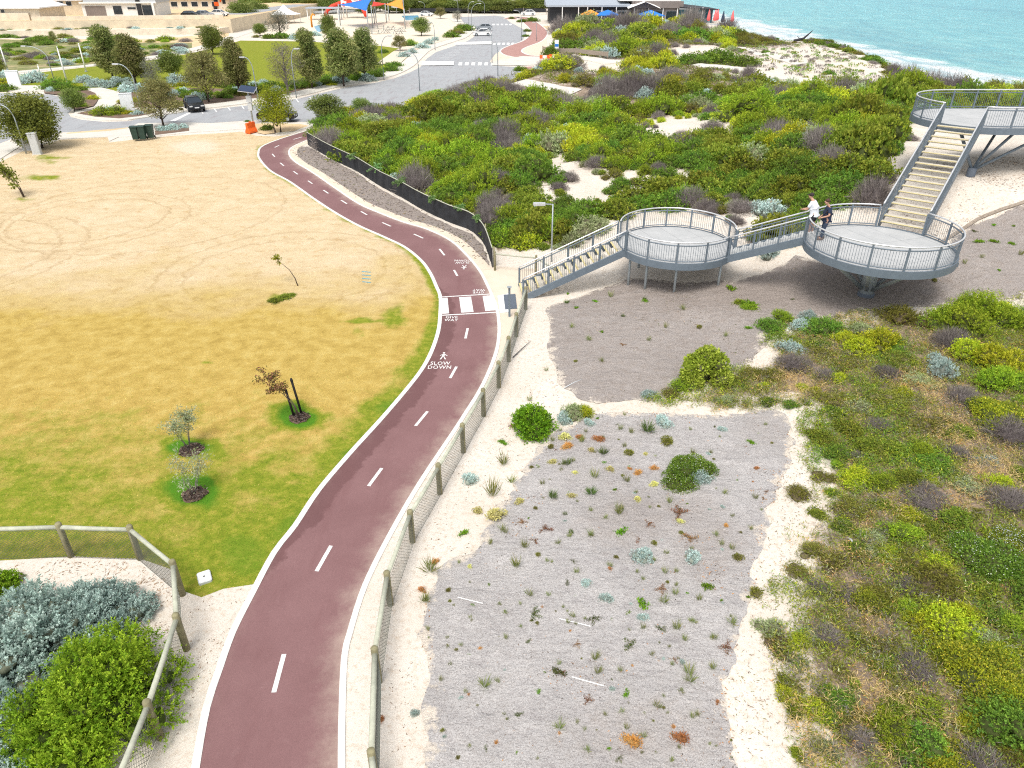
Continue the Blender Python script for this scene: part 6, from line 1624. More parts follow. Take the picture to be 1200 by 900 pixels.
for px, py, kd, wpx in PXS:
    X, Y, Z = G(px, py)
    mes, cat = TINY[kd]
    me = r2.choice(mes)
    o = link(me.name.split('.')[0], me, (X, Y, Z + (.02 if pip(np.array([X]), np.array([Y]), MAT1)[0] or pip(np.array([X]), np.array([Y]), MAT2)[0] else 0)))
    base = {'t': .16, 'k': .2, 'o': .2, 'y': .2, 's': .25, 'g': .22, 'd': .34, 'l': .2, 'r': .3}[kd]
    s = wpx / 2 / scale_at(Y, Z) / base
    o.scale = (s, s, s * (1.0 if kd != 't' else 1.25)); o.rotation_euler = (0, 0, r2.uniform(0, 6.28))
    where = 'on the white sand by the timber fence' if not (pip(np.array([X]), np.array([Y]), MAT1)[0] or pip(np.array([X]), np.array([Y]), MAT2)[0]) else ('on the sloping matting under the decks' if py < 470 else ('on the upper half of the near matting' if py < 640 else 'on the lower half of the near matting'))
    tag(o, f'{TL[kd]} {where}', cat, f'{TL[kd]}s {where}')
# leaf litter and twigs (uncountable)
fo = FO()
def litter(n, poly, pal_, L, W, dens_s=1.2, thr=.45, lift=.03):
    global fo
    pw = np.array(poly); a, b = pw.min(0), pw.max(0)
    x = rng.uniform(a[0], b[0], n); y = rng.uniform(a[1], b[1], n)
    k = pip(x, y, poly) & (fbm(x, y, dens_s, 71) + .12 * rng.normal(size=n) > thr)
    x, y = x[k], y[k]; m = len(x)
    p = np.stack([x, y, terrain(x, y) + lift], 1)
    ax = norm(rng.normal(size=(m, 3)) * [1, 1, .12])
    V = leaf_quads(rng, p, ax, L * rng.uniform(.4, 1.4, m), W, .1)
    fo.quads(V, pal(rng, pal_, m))
litter(16000, MAT1, RUST + [(.22, .15, .10), (.14, .10, .08), (.10, .08, .07)], .06, .026, 1.5, .50)
litter(2600, MAT1, [(.10, .075, .06), (.05, .04, .035)], .045, .03, .8, .42)
litter(11000, MAT2, [(.22, .15, .10), (.12, .09, .07), (.42, .33, .25), (.10, .13, .03)], .08, .03, 1.5, .45)
SANDR = GG([(640, 500), (600, 440), (612, 395), (640, 370), (650, 440), (660, 476), (640, 512), (588, 590), (560, 640), (500, 690), (490, 760), (495, 900), (455, 900), (455, 780), (470, 715), (495, 640), (525, 580), (552, 530), (575, 490)])
litter(3500, SANDR, [(.16, .11, .08), (.26, .17, .11), (.10, .075, .06)], .06, .022, 1.0, .52, .01)
SANDE = GG([(930, 480), (925, 520), (905, 600), (890, 660), (870, 745), (852, 800), (865, 895), (985, 895), (960, 880), (925, 800), (912, 720), (930, 640), (948, 560)])
litter(5200, SANDE, [(.20, .15, .11), (.30, .22, .14), (.12, .09, .08), (.16, .16, .05)], .08, .02, .9, .46, .01)
SANDL = PP([(0, 662), (84, 656), (165, 660), (205, 690), (210, 760), (190, 740), (160, 720), (60, 690), (10, 690)])
litter(2600, SANDL, [(.26, .17, .10), (.34, .24, .15), (.16, .11, .08)], .11, .022, .5, .56, .01)
SANDP = PP([(222, 705), (262, 692), (296, 690), (262, 760), (236, 830), (225, 895), (170, 895), (195, 860), (222, 770)])
SANDU = GG([(1088, 190), (1200, 185), (1240, 215), (1200, 236), (1133, 262), (1085, 300), (1030, 300), (1062, 240)])
litter(5200, SANDU, DEAD + [(.22, .15, .10), (.13, .10, .08), (.30, .22, .15)], .16, .03, 1.6, .50, .015)
litter(700, SANDP, [(.26, .17, .10), (.16, .11, .08)], .05, .02, .6, .55, .01)
litter(9000, strip, DEAD + [(.34, .26, .17), (.12, .09, .07), (.10, .08, .07), (.14, .15, .06)], .24, .05, 1.0, .3, .03)
o = link('leaf_litter', fo.mesh('leaf_litter')); tag(o, 'dead leaves and bits of twig strewn over the matting and sand', 'leaf litter', kind='stuff')
# a few fallen sticks
for px0, py0, px1, py1, r_, lab in [(601, 420, 622, 401, .02, 'thin dark stick lying on the white sand by the stairs'), (661, 456, 682, 446, .02, 'pale stick lying at the edge of the sloping matting'), (993, 632, 1000, 641, .035, 'short white bleached stick on the near dune')]:
    a = Vector(G(px0, py0)) + Vector((0, 0, .05)); b = Vector(G(px1, py1)) + Vector((0, 0, .06))
    o = MB(tuple(a)).tube([a, a.lerp(b, .5) + Vector((.03, .05, .02)), b], [r_, r_ * .9, r_ * .4], 6).build('fallen_stick', 'driftwood' if px0 == 601 else 'box_grey', None, True); o.location = a
    tag(o, lab, 'stick')
# ------------------------------------------------------------------ trees
def limb_tree(seed, H, cr, palette, nleaf, L, W, trunk_h=.25, lean=0.0, lobes=14, up=.2, rand=.8, conic=.3, tr=.12, shape=.75, multi=1, lob=(.20, .34)):
    """returns (trunk mesh builder, crown mesh)"""
    rng = np.random.RandomState(seed); fo = FO(); mb = MB()
    lc = []
    for i in range(lobes):
        f = (i + .5) / lobes
        z = H * (trunk_h + (1 - trunk_h) * (.12 + .80 * f))
        wr = cr * (1 - conic * f) * (math.sin(math.pi * (.18 + .72 * f)) ** shape)
        q = i * 2.4 + rng.uniform(-.5, .5); r = wr * rng.uniform(.35, .75)
        lc.append((r * math.cos(q) + lean * z, r * math.sin(q), z))
    lc = np.array(lc); lr = cr * rng.uniform(*lob, lobes) * 1.35
    for m in range(multi):
        q = 6.28 * m / multi; e = .12 * cr * (multi > 1)
        mb.tube([(e * math.cos(q), e * math.sin(q), -.1), (lean * H * .3 + e * 1.5 * math.cos(q), e * 1.5 * math.sin(q), H * .3), (lean * H * .6, 0, H * .6), (lean * H * .9, 0, H * .9)], [tr, tr * .75, tr * .45, tr * .15], 8)
    for c in lc:
        z0 = max(.15 * H, c[2] - cr * .6)
        mb.tube([(lean * z0, 0, z0), (c[0] * .5 + lean * z0 * .5, c[1] * .5, (z0 + c[2]) / 2), tuple(c)], [tr * .4, tr * .25, tr * .08], 5)
    k = rng.choice(lobes, nleaf, p=lr ** 2 / (lr ** 2).sum())
    d = dirs(rng, nleaf, -1)
    p = lc[k] + d * (lr[k] * rng.rand(nleaf) ** .45)[:, None] * [1, 1, .85]
    ax = norm(d * .6 + [0, 0, up] + rand * rng.normal(size=(nleaf, 3)))
    lk = rng.randint(0, len(palette), lobes)
    kk = np.where(rng.rand(nleaf) < .6, lk[k], rng.randint(0, len(palette), nleaf))
    fo.quads(leaf_quads(rng, p, ax, L * rng.uniform(.6, 1.3, nleaf), W * rng.uniform(.7, 1.3, nleaf)), pal(rng, palette, nleaf, kk))
    return mb, fo.mesh('crown')
TREES = {}
def tree_proto(key, *a, bark='bark', **k):
    mb, cm = limb_tree(*a, **k)
    o = bpy.data.objects.new('tree', None); C.objects.link(o)
    mb.build('trunk', bark, o, True); link('crown', cm, (0, 0, 0), o)
    TREES[key] = (o, a[1], a[2]); return o
tree_proto('she_oak', 400, 8.0, 2.6, TREEO + TREEG, 9000, .34, .105, trunk_h=.10, lobes=34, up=-.1, conic=.55, lob=(.13, .27), shape=.6)
tree_proto('she_oak2', 401, 7.5, 2.9, TREEG + TREEO, 9000, .34, .11, trunk_h=.14, lobes=34, up=-.1, conic=.45, lob=(.12, .27), shape=.6)
tree_proto('olive_tree', 402, 7.0, 3.0, TREEB + TREEO, 7000, .30, .09, trunk_h=.24, lobes=30, conic=.2, lob=(.13, .26))
tree_proto('sparse', 403, 8.0, 2.6, TREEO + DEAD, 4200, .30, .05, trunk_h=.22, lobes=18, conic=.3, bark='bark_grey', tr=.16, lob=(.2, .32))
tree_proto('round', 404, 5.0, 2.4, TREEG + [(.15, .19, .035)], 7000, .28, .11, trunk_h=.22, lobes=16, conic=.1, lob=(.26, .4))
tree_proto('bushy', 405, 5.6, 3.0, [(.13, .155, .03), (.185, .205, .04), (.09, .115, .025)], 15000, .22, .11, trunk_h=.06, lobes=34, conic=.15, multi=3, lob=(.17, .32))
tree_proto('lime', 406, 5.0, 2.3, [(.17, .18, .012), (.23, .22, .015), (.11, .125, .012)], 6500, .20, .08, trunk_h=.2, lobes=20, conic=.1, multi=2, lob=(.22, .36))
tree_proto('grey', 407, 6.0, 2.0, [(.15, .155, .12), (.19, .19, .15), (.11, .11, .08)], 2600, .28, .06, trunk_h=.15, lobes=14, conic=.3)
first = set()
def tree(kind, label, base, ytop, wpx, name='tree', group=None, z0=None):
    x, y, _ = P(*base)
    proto, H0, c0 = TREES[kind]
    h = height_to(x, y, 0, ytop); r = wpx / 2 / scale_at(y, h * .6) * (1.15 if kind in ('bushy', 'lime') else 1.22)
    o = proto if kind not in first else copy_tree(proto)
    first.add(kind)
    o.name = name; o.location = (x, y, 0); o.scale = (r / c0 / 1.0, r / c0 / 1.0, h / H0 * .97); o.rotation_euler = (0, 0, prng.uniform(0, 6.28))
    tag(o, label, 'tree', group)
    return o
tree('bushy', 'large round olive bush tree over the grey cabinets at left', (44, 174), 110, 72, 'bush_tree')
tree('olive_tree', 'small brown leaved tree beside the wheelie bins', (192, 149), 90, 50)
tree('she_oak', 'tallest dark tree at left behind the silver shrubs', (133, 93), 27, 46, 'dark_park_tree')
tree('she_oak2', 'second tall dark tree right of the tallest one', (160, 100), 37, 48, 'dark_park_tree')
tree('grey', 'slim grey leaved tree in front of the two tall dark trees', (182, 104), 68, 24)
tree('round', 'low dark round tree on the lawn behind the grey tree', (203, 92), 60, 28)
tree('olive_tree', 'broad olive tree behind the black parked car', (245, 120), 57, 52)
tree('round', 'small light green tree by the curved lawn path', (250, 64), 31, 26)
tree('she_oak2', 'feathery tree left of the solar post with a pointed top', (281, 112), 42, 40)
tree('sparse', 'sparse half bare tree standing by the kerb street lamp', (338, 112), 48, 44)
tree('she_oak', 'first dense dark tree right of the sparse tree', (366, 104), 31, 40, 'dark_park_tree')
tree('she_oak2', 'broadest dense dark tree in the roadside row', (403, 101), 30, 52, 'dark_park_tree')
tree('she_oak2', 'last dense dark tree of the roadside row before the bend', (428, 95), 30, 44, 'dark_park_tree')
tree('lime', 'yellow green leafy tree at the start of the red path', (326, 156), 101, 44, 'leafy_tree')
tree('round', 'dark green bushy tree at the road end of the scrub', (384, 142), 112, 38, 'leafy_tree')
tree('round', 'smaller dark green tree right of it along the road edge', (425, 138), 116, 26, 'leafy_tree')
tree('round', 'round bright tree by the retaining wall corner', (286, 29), 3, 34)
tree('round', 'second round tree above the retaining wall corner', (302, 24), 2, 26)
tree('grey', 'grey green tree behind the long park lawn', (329, 44), 11, 32)
tree('round', 'small shrubby tree at the left of the playground edge', (305, 42), 28, 16)
tree('round', 'light green tree in front of the blue splash pool', (387, 48), 18, 18)
tree('round', 'short leafy tree near the playground exit', (494, 42), 21, 20)
tree('olive_tree', 'small pale tree on the verge left of the bend', (469, 60), 41, 20)
tree('olive_tree', 'thin tree beyond the shade sails', (516, 22), 8, 14)
tree('lime', 'yellowish hedge tree behind the far car park', (518, 15), 1, 24)
tree('grey', 'pale tree standing on the paved verge beyond the sails', (536, 26), 12, 12)
tree('olive_tree', 'sapling standing on the tan terrace above the bank', (63, 50), 36, 9)
tree('round', 'leafy shrub tree in the curved bed at the road nose', (88, 131), 105, 26)
tree('bushy', 'small dark tree cut by the left edge near a flagpole', (-2, 86), 66, 20)
# rows of hedge trees along the far edge
for k, px in enumerate(range(275, 640, 9)):
    jx = prng.uniform(-4, 4)
    tree(prng.choice(['round', 'round', 'bushy']), 'dark green hedge tree in the long row behind the playground and car park', (px + jx, 14.5 + prng.uniform(-1.5, 1.0)), prng.uniform(-4, 2), prng.uniform(22, 34), 'hedge_tree', 'hedge trees along the far edge')
# garden shrubs beside the road (photo pixels)
GB = [('silver', 98.7, 96, 16), ('silver', 112, 101, 18), ('silver', 125, 102, 18), ('silver', 138, 100, 18), ('silver', 148, 98, 14), ('silver', 147, 108, 16), ('silver', 160, 107, 14), ('silver', 207, 99, 22), ('silver', 204, 112, 13), ('silver', 217, 108, 11), ('silver', 130, 133, 15), ('silver', 122, 128, 10), ('silver', 161, 135, 12),
      ('silver', 44, 95, 22), ('silver', 32, 97, 18), ('silver', 8, 94, 20), ('silver', 428, 92, 12), ('silver', 474, 67, 14), ('silver', 484, 63, 12), ('silver', 494, 57, 14), ('silver', 503, 52, 12), ('silver', 510, 48, 10), ('silver', 395, 98, 14), ('silver', 372, 101, 12), ('silver', 310, 101, 16), ('silver', 298, 103, 14), ('silver', 190, 153, 12), ('silver', 203, 152, 14), ('silver', 215, 150, 10),
      ('green', 65, 104, 30), ('green', 75, 106, 24), ('lime', 122, 135, 30), ('lime', 138, 134, 28), ('yellow', 150, 134, 16), ('lime', 96, 126, 18), ('yellow', 110, 117, 16), ('green', 230, 110, 16), ('green', 237, 116, 18), ('yellow', 240, 108, 14), ('yellow', 212, 105, 12), ('green', 268, 115, 10), ('yellow', 146, 121, 16), ('yellow', 158, 119, 14), ('green', 280, 105, 20), ('green', 300, 108, 24),
      ('green', 320, 104, 24), ('green', 345, 103, 24), ('green', 360, 99, 20), ('green', 385, 96, 22), ('green', 412, 92, 24), ('green', 440, 86, 18), ('olive', 455, 83, 10), ('olive', 215, 124, 18), ('yellow', 5, 99, 24), ('green', 8, 106, 20), ('green', 545, 36, 22), ('olive', 535, 40, 22), ('green', 528, 44, 18), ('olive', 540, 33, 16), ('green', 616, 43, 8), ('green', 618, 37, 8), ('lime', 480, 53, 18), ('green', 480, 54, 14), ('green', 612, 26, 10), ('green', 624, 25, 14), ('green', 600, 22, 6),
      ('green', 450, 62, 12), ('green', 330, 45, 20), ('silver', 345, 46, 12), ('green', 315, 45, 14), ('olive', 300, 44, 10), ('green', 360, 42, 16), ('silver', 370, 42, 10), ('green', 610, 83, 14), ('olive', 620, 88, 16), ('green', 314, 152, 16), ('green', 290, 143, 7), ('dead', 200, 126, 14), ('silver', 180, 103, 14), ('green', 265, 102, 20)]
_row = catmull([(215, 113), (260, 111.5), (300, 107), (345, 102.5), (400, 96.5), (440, 88.5), (462, 81)], 6)
for px, py in _row:
    GB.append((prng.choice(['green', 'green', 'green', 'silver', 'lime', 'yellow', 'olive']), px + prng.uniform(-3, 3), py + prng.uniform(-3, 4), prng.uniform(10, 20)))
for px in range(60, 215, 7): GB.append((prng.choice(['green', 'silver', 'silver', 'olive', 'yellow']), px, 106 - .02 * px + prng.uniform(-3, 4), prng.uniform(9, 17)))
GB = [g_ for g_ in GB if not pip(np.array([g_[1]]), np.array([g_[2]]), [(97, 103), (122, 102), (143, 108), (143, 124), (105, 132), (113, 118)])[0]]
GL = {'silver': 'rounded silver shrub in the planted beds beside the road', 'green': 'low green shrub in the planted beds beside the road', 'lime': 'flat lime shrub in the planted beds beside the road', 'yellow': 'yellow flowering shrub in the planted beds beside the road', 'olive': 'dull olive shrub in the planted beds beside the road', 'dead': 'twiggy brown shrub in the planted beds beside the road'}
for kind, px, py, wpx in GB:
    x, y, _ = P(px, py); r = wpx / 2 / scale_at(y) * (1.3 if kind in ('green', 'silver') else 1.1)
    place(kind, x, y, r, GL[kind], 'bed shrubs: ' + GL[kind], 1.0, 1.0 if kind == 'silver' else .8, name='garden_shrub')
# dune vegetation bank at the far left
for k in range(150):
    px, py = prng.uniform(-5, 225), prng.uniform(44, 79)
    if px > 120 and py > 72: continue
    if py > 84 - px * .1: continue
    x, y, _ = P(px, py); kind = 'green' if (py < 64 and px < 60) else prng.choice(['olive', 'sage', 'dead', 'lime', 'green', 'silver'])
    place(kind, x, y, prng.uniform(10, 24) / 2 / scale_at(y), f'{ADJ[kind]} on the far left planted bank', f'{ADJ[kind]}s on the far left planted bank', 1.0, .6, name='bank_shrub')
for k in range(30):
    px, py = prng.uniform(0, 270), prng.uniform(36, 48); x, y, _ = P(px, py); kind = prng.choice(['olive', 'dead', 'sage'])
    place(kind, x, y, prng.uniform(6, 16) / 2 / scale_at(y), f'{ADJ[kind]} on the tan terrace below the houses', f'{ADJ[kind]}s on the tan terrace below the houses', 1.0, .4, name='terrace_shrub')
for k in range(60):
    px, py = prng.uniform(300, 780), prng.uniform(-6, 7); x, y, _ = P(px, py); kind = prng.choice(['green', 'olive', 'leafy', 'green', 'sage'])
    place(kind, x, y, prng.uniform(10, 22) / 2 / scale_at(y), f'{ADJ[kind]} in the distant bush behind the hedge', f'{ADJ[kind]}s in the distant bush behind the hedge', 1.0, .5, name='distant_bush')
# --- young trees on the lawn
def sapling(label, base, parts_fn):
    x, y, _ = P(*base); o = thing('young_tree', label, 'young tree', (x, y, 0)); parts_fn(o); return o
def twig_tree(o, seed, stems, H, spread, palette, nleaf, L, W, bark='bark', lean=(0, 0), r0=.022, zl=.35):
    rng = np.random.RandomState(seed); mb = MB(); fo = FO(); tips = []
    for s in range(stems):
        q = rng.uniform(0, 6.28); b = spread * rng.uniform(.3, 1)
        pts = [(.04 * math.cos(q), .04 * math.sin(q), 0)]
        for t in (.3, .6, 1.0): pts.append((b * t * math.cos(q + .3 * t) + lean[0] * t * t, b * t * math.sin(q + .3 * t) + lean[1] * t * t, H * t * rng.uniform(.9, 1.05)))
        mb.tube(pts, [r0, r0 * .8, r0 * .55, r0 * .2], 6)
        for j in range(7):
            t = rng.uniform(zl, 1); p = np.array(pts[1]) * (1 - t) + np.array(pts[3]) * t
            e = p + norm(rng.normal(size=(1, 3)))[0] * spread * rng.uniform(.25, .6) + [0, 0, H * .08]
            mb.tube([tuple(p), tuple((p + e) / 2 + [0, 0, .03]), tuple(e)], [r0 * .4, r0 * .3, r0 * .12], 4); tips += [e, (p + e) / 2]
    tips = np.array(tips); k = rng.randint(0, len(tips), nleaf)
    p = tips[k] + rng.normal(size=(nleaf, 3)) * spread * .13
    fo.quads(leaf_quads(rng, p, norm(rng.normal(size=(nleaf, 3)) + [0, 0, .1]), L * rng.uniform(.6, 1.3, nleaf), W), pal(rng, palette, nleaf))
    mb.build('trunk', bark, o, True); link('crown', fo.mesh('crown'), (0, 0, 0), o)
sapling('wind bent russet young tree with two black stakes on the lawn', (351, 490), lambda o: twig_tree(o, 500, 2, 1.75, .5, [(.20, .09, .06), (.13, .11, .03), (.26, .13, .08), (.10, .12, .03)], 520, .11, .045, lean=(-1.0, .1)))
sapling('thin grey leaved young tree, the farther of two beside mulch rings', (222, 526), lambda o: twig_tree(o, 501, 5, 1.25, .55, SAGE + [(.28, .32, .22), (.3, .3, .25)], 1500, .08, .032, 'bark_grey', r0=.014))
sapling('bare wispy grey young tree, the nearer of two beside mulch rings', (227, 579), lambda o: twig_tree(o, 502, 6, 1.15, .62, SAGE + [(.28, .30, .22), (.3, .3, .27)], 900, .08, .028, 'bark_grey', r0=.013))
sapling('leaning sapling with a few leaves at its tip on the dry lawn', (348, 335), lambda o: twig_tree(o, 503, 1, 1.35, .3, [(.22, .22, .02), (.15, .16, .02)], 110, .14, .06, lean=(-1.1, .2), r0=.03, zl=.8))
sapling('green leafed sapling at the left edge of the dry lawn', (28, 231), lambda o: twig_tree(o, 504, 2, 2.2, .9, [(.15, .19, .03), (.22, .25, .05), (.10, .13, .02)], 520, .24, .11, lean=(-1.4, .3), r0=.05, zl=.2))
for k, (px, py, wpx) in enumerate([(322, 353, 20), (334, 349, 22), (343, 346, 12)]):
    x, y, _ = P(px, py); place('nleafy', x, y, wpx / 2 / scale_at(y), 'low olive sucker regrowth at the foot of the leaning sapling', 'low regrowth on the dry lawn', .6, .5)
for px, py, w_, h_ in ((351, 490, 14, 6), (224, 528, 16, 7), (228, 580, 17, 8)):
    X, Y, _ = P(px, py); s = scale_at(Y)
    poly = [(X + w_ / s * math.cos(q) * (1 + .12 * math.sin(5 * q)) * .85, Y + w_ / s * math.sin(q) * (1 + .1 * math.cos(4 * q)) * .85) for q in np.linspace(0, 6.2832, 24, endpoint=False)]
    sheet('mulch_ring', poly, 'mulch', .02, rag=.06, rag_s=.2, step=.06, flat=0.0)
    fo = FO(); n = 420
    q = rng.uniform(0, 6.28, n); r_ = np.sqrt(rng.rand(n)) * w_ / s * .85
    p = np.stack([X + r_ * np.cos(q), Y + r_ * np.sin(q), np.full(n, .03) + .05 * rng.rand(n)], 1)
    fo.quads(leaf_quads(rng, p, norm(rng.normal(size=(n, 3)) * [1, 1, .3]), .09 * rng.uniform(.4, 1.2, n), .03), pal(rng, [(.05, .035, .03), (.09, .065, .055), (.20, .17, .15), (.03, .022, .02)], n))
    o = link('wood_chips', fo.mesh('wood_chips')); tag(o, 'dark wood chip mulch heaped round the young lawn trees', 'mulch', kind='stuff')
for px, py, yt, lab in ((344.5, 488, 456, 'shorter black stake left of the russet young tree'), (353.5, 485, 443, 'taller black stake right of the russet young tree')):
    x, y, _ = P(px, py); h = height_to(x, y, 0, yt)
    o = thing('tree_stake', lab, 'stake', (x, y, 0)); o.rotation_euler = (.02, -.10, 0)
    MB().tube([(0, 0, -.1), (0, 0, h)], [.045, .045], 8).build('stake', 'stake', o, True)
    MB().tube([(0, 0, h - .12), (0, 0, h - .05)], .052, 8).build('tie', 'rubber', o)
# short grass blades on the near lawn
fo = FO(); n = 52000
lx = rng.uniform(-19, 1, n); ly = rng.uniform(13, 27, n)
k = pip(lx, ly, lawn_poly) & (rng.rand(n) < np.clip(1.25 - (ly - 13) / 14, .12, 1))
lx, ly = lx[k], ly[k]; g_ = np.clip(green(lx, ly) + .8 * (fbm(lx, ly, .9, 81) - .5), 0, 1.2)
m = len(lx)
c = np.where((rng.rand(m) < g_ * .85)[:, None], pal(rng, [(.13, .22, .012), (.20, .28, .02), (.09, .17, .01)], m), pal(rng, [(.46, .31, .09), (.55, .40, .15), (.36, .24, .06)], m))
fo.quads(leaf_quads(rng, np.stack([lx, ly, np.full(m, .004)], 1), norm(rng.normal(size=(m, 3)) * [.8, .8, .2] + [0, 0, .7]), .055 * rng.uniform(.5, 1.3, m), .010), c)
o = link('lawn_grass', fo.mesh('lawn_grass')); tag(o, 'short mown blades of patchy green and straw grass on the near lawn', 'grass', kind='stuff')
# ------------------------------------------------------------------ cars
def make_car(paint):
    o = bpy.data.objects.new('parked_car', None); C.objects.link(o)
    prof = [(-2.15, .35), (-2.18, .62), (-2.10, .86), (-1.15, .98), (1.45, 1.02), (2.05, .98), (2.16, .75), (2.14, .38), (1.7, .25), (-1.8, .25)]
    mb = MB(); n = len(prof); xs_ = [-.86, -.78, .78, .86]
    for x, k in ((-.90, .0), (.90, .0)): pass
    vs = []; fs = []
    for x, s in ((-.80, .97), (-.90, 1), (.90, 1), (.80, .97)):
        vs += [(x, y * s, .62 + (z - .62) * (1 if abs(x) > .85 else 1.03)) for y, z in prof]
    for i in range(3):
        for k in range(n): fs.append((i * n + k, i * n + (k + 1) % n, (i + 1) * n + (k + 1) % n, (i + 1) * n + k))
    fs += [tuple(range(n - 1, -1, -1)), tuple(3 * n + k for k in range(n))]
    MB().add(vs, fs).build('body', paint, o, bevel=.05)
    low = [(-1.15, .97), (1.75, .97)]; top = [(-.35, 1.46), (1.15, 1.46)]
    v = [(-.80, -1.15, .97), (.80, -1.15, .97), (.80, 1.85, .98), (-.80, 1.85, .98), (-.62, -.35, 1.46), (.62, -.35, 1.46), (.62, 1.2, 1.46), (-.62, 1.2, 1.46)]
    MB().add(v, [(0, 1, 5, 4), (1, 2, 6, 5), (2, 3, 7, 6), (3, 0, 4, 7), (4, 5, 6, 7)]).build('windows', 'glass_dark', o)
    MB().add([(-.64, -.40, 1.452), (.64, -.40, 1.452), (.64, 1.25, 1.452), (-.64, 1.25, 1.452), (-.56, -.30, 1.50), (.56, -.30, 1.50), (.56, 1.1, 1.50), (-.56, 1.1, 1.50)], [(3, 2, 1, 0), (4, 5, 6, 7), (0, 1, 5, 4), (1, 2, 6, 5), (2, 3, 7, 6), (3, 0, 4, 7)]).build('roof', paint, o)
    mb = MB()
    for sx in (-1, 1):
        for ya, yb in ((-1.15, -.35), (.42, .40), (1.85, 1.2)): mb.bar((sx * .805, ya, .98), (sx * .63, yb, 1.46), .05, .07)
    mb.build('pillars', paint, o)
    for sx in (-1, 1):
        for y in (-1.35, 1.35):
            w_ = MB().tube([(sx * .74, y, .33), (sx * .93, y, .33)], .33, 16).build('wheel', 'rubber', o)
            MB().tube([(sx * .925, y, .33), (sx * .94, y, .33)], .20, 12).build('rim', 'galvanised', w_)
        MB().box(sx * .62 - .17, sx * .62 + .17, -2.17, -2.08, .62, .78).build('headlight', 'lamp_glass', o)
        MB().box(sx * .66 - .15, sx * .66 + .15, 2.06, 2.15, .70, .88).build('tail_light', 'tail_red', o)
        MB().box(sx * .93 - .07, sx * .93 + .07, -.85, -.70, .95, 1.07).build('mirror', paint, o)
    MB().box(-.55, .55, -2.185, -2.15, .36, .50).build('grille', 'rubber', o)
    MB().box(-.24, .24, -2.20, -2.186, .50, .61).build('number_plate', 'white_paint', o)
    return o
CARS = {p_: make_car(p_) for p_ in ('car_black', 'car_white', 'car_silver')}
cu_ = set()
def car(paint, label, px, py, rot, z=0.0, sc=1.0):
    o = CARS[paint] if paint not in cu_ else copy_tree(CARS[paint])
    cu_.add(paint); x, y, _ = P(px, py, z)
    o.name = 'parked_car'; o.location = (x, y, z + .02); o.rotation_euler = (0, 0, rot); o.scale = (sc,) * 3
    return tag(o, label, 'car')
car('car_black', 'black car parked nose forward on the road by the olive tree', 228.5, 129, .52, 0, .95)
car('car_black', 'black car mostly hidden behind the yellow green leafy tree', 326, 141.5, 1.6, .055, .9)
car('car_silver', 'silver blue car parked behind the white one at the far kerb', 567, 35.5, -1.5)
car('car_white', 'white hatchback parked nearest in the far car park', 565, 42, -1.5)
car('car_white', 'white utility vehicle parked at the end of the far pink path', 619, 18, -1.6, 0, 1.1)
car('car_black', 'dark car on the sandy terrace, farthest left of the parked cars', 224, 20.5, 1.5, 3.0)
car('car_silver', 'blue grey car on the terrace beside the dark car', 240, 20, 1.4, 3.0)
car('car_white', 'white car at the end of the sandy terrace', 258, 19, 1.5, 3.0)
car('car_white', 'white car behind the shade sails on the far lot', 500, 19, 1.2)

# ------------------------------------------------------------------ houses on the terrace at the far left
TER0 = [(-260, 172), (-114, 182), (-69.5, 190), (-68.2, 196), (-112, 188), (-260, 178)]
mb = MB((-112, 182, 0)); mb.prism(TER0, -1, 1.3)
o = mb.build('retaining_wall', 'limestone_pale'); o.location = (-112, 182, 0); tag(o, 'lower pale limestone tier in front of the tan retaining wall', 'retaining wall')
TER = [(-260, 176), (-112, 186), (-68, 194), (-66, 290), (-260, 290)]
mb = MB((-112, 186, 0)); mb.prism(TER, -1, 3.0)
o = mb.build('retaining_wall', 'limestone'); o.location = (-112, 186, 0); tag(o, 'long tan limestone retaining wall below the houses', 'retaining wall')
sheet('terrace_ground', [(x + .05, y + .3) for x, y in TER[:3]] + [(-66.5, 289), (-259, 289)], 'tan_sand', 3.02, step=6, flat=0.0)
for k, (a, b, zt, lab) in enumerate([((-112, 187.4), (-70, 195.2), 3.9, 'pale block fence wall along the terrace edge below the grey house'), ((-150, 186), (-113, 188.5), 4.6, 'pale limestone boundary wall beside the white roofed house')]):
    d = Vector((*a, 0))
    o = MB(tuple(d)).bar((a[0], a[1], (3.0 + zt) / 2), (b[0], b[1], (3.0 + zt) / 2), .3, zt - 3.0).build('boundary_wall', 'limestone_pale'); o.location = d; tag(o, lab, 'wall')
def window(parent, x0, x1, z0, z1, y, n=1):
    f = MB().box(x0 - .08, x1 + .08, y - .06, y + .02, z0 - .08, z1 + .08).build('window', 'render_white', parent)
    MB().box(x0, x1, y - .075, y - .062, z0, z1).build('pane', 'glass_dark', f)
def hip(w_, d, z0, h, ov=.7):
    a = w_ / 2 + ov; b = d / 2 + ov; r = max(a - b, .5)
    vs = [(-a, -b, z0), (a, -b, z0), (a, b, z0), (-a, b, z0), (-r, 0, z0 + h), (r, 0, z0 + h), (-a, -b, z0 - .25), (a, -b, z0 - .25), (a, b, z0 - .25), (-a, b, z0 - .25)]
    return MB().add(vs, [(0, 1, 5, 4), (1, 2, 5), (2, 3, 4, 5), (3, 0, 4), (6, 7, 1, 0), (7, 8, 2, 1), (8, 9, 3, 2), (9, 6, 0, 3), (9, 8, 7, 6)])
h1 = thing('house', 'single storey house with a large white hipped roof at the far left', 'house', (-131, 194, 3.0), .05)
MB().box(-20, 20, -6, 6, 0, 2.7).build('wall', 'limestone_pale', h1)
hip(40, 12, 2.75, 3.0).build('roof', 'roof_white', h1)
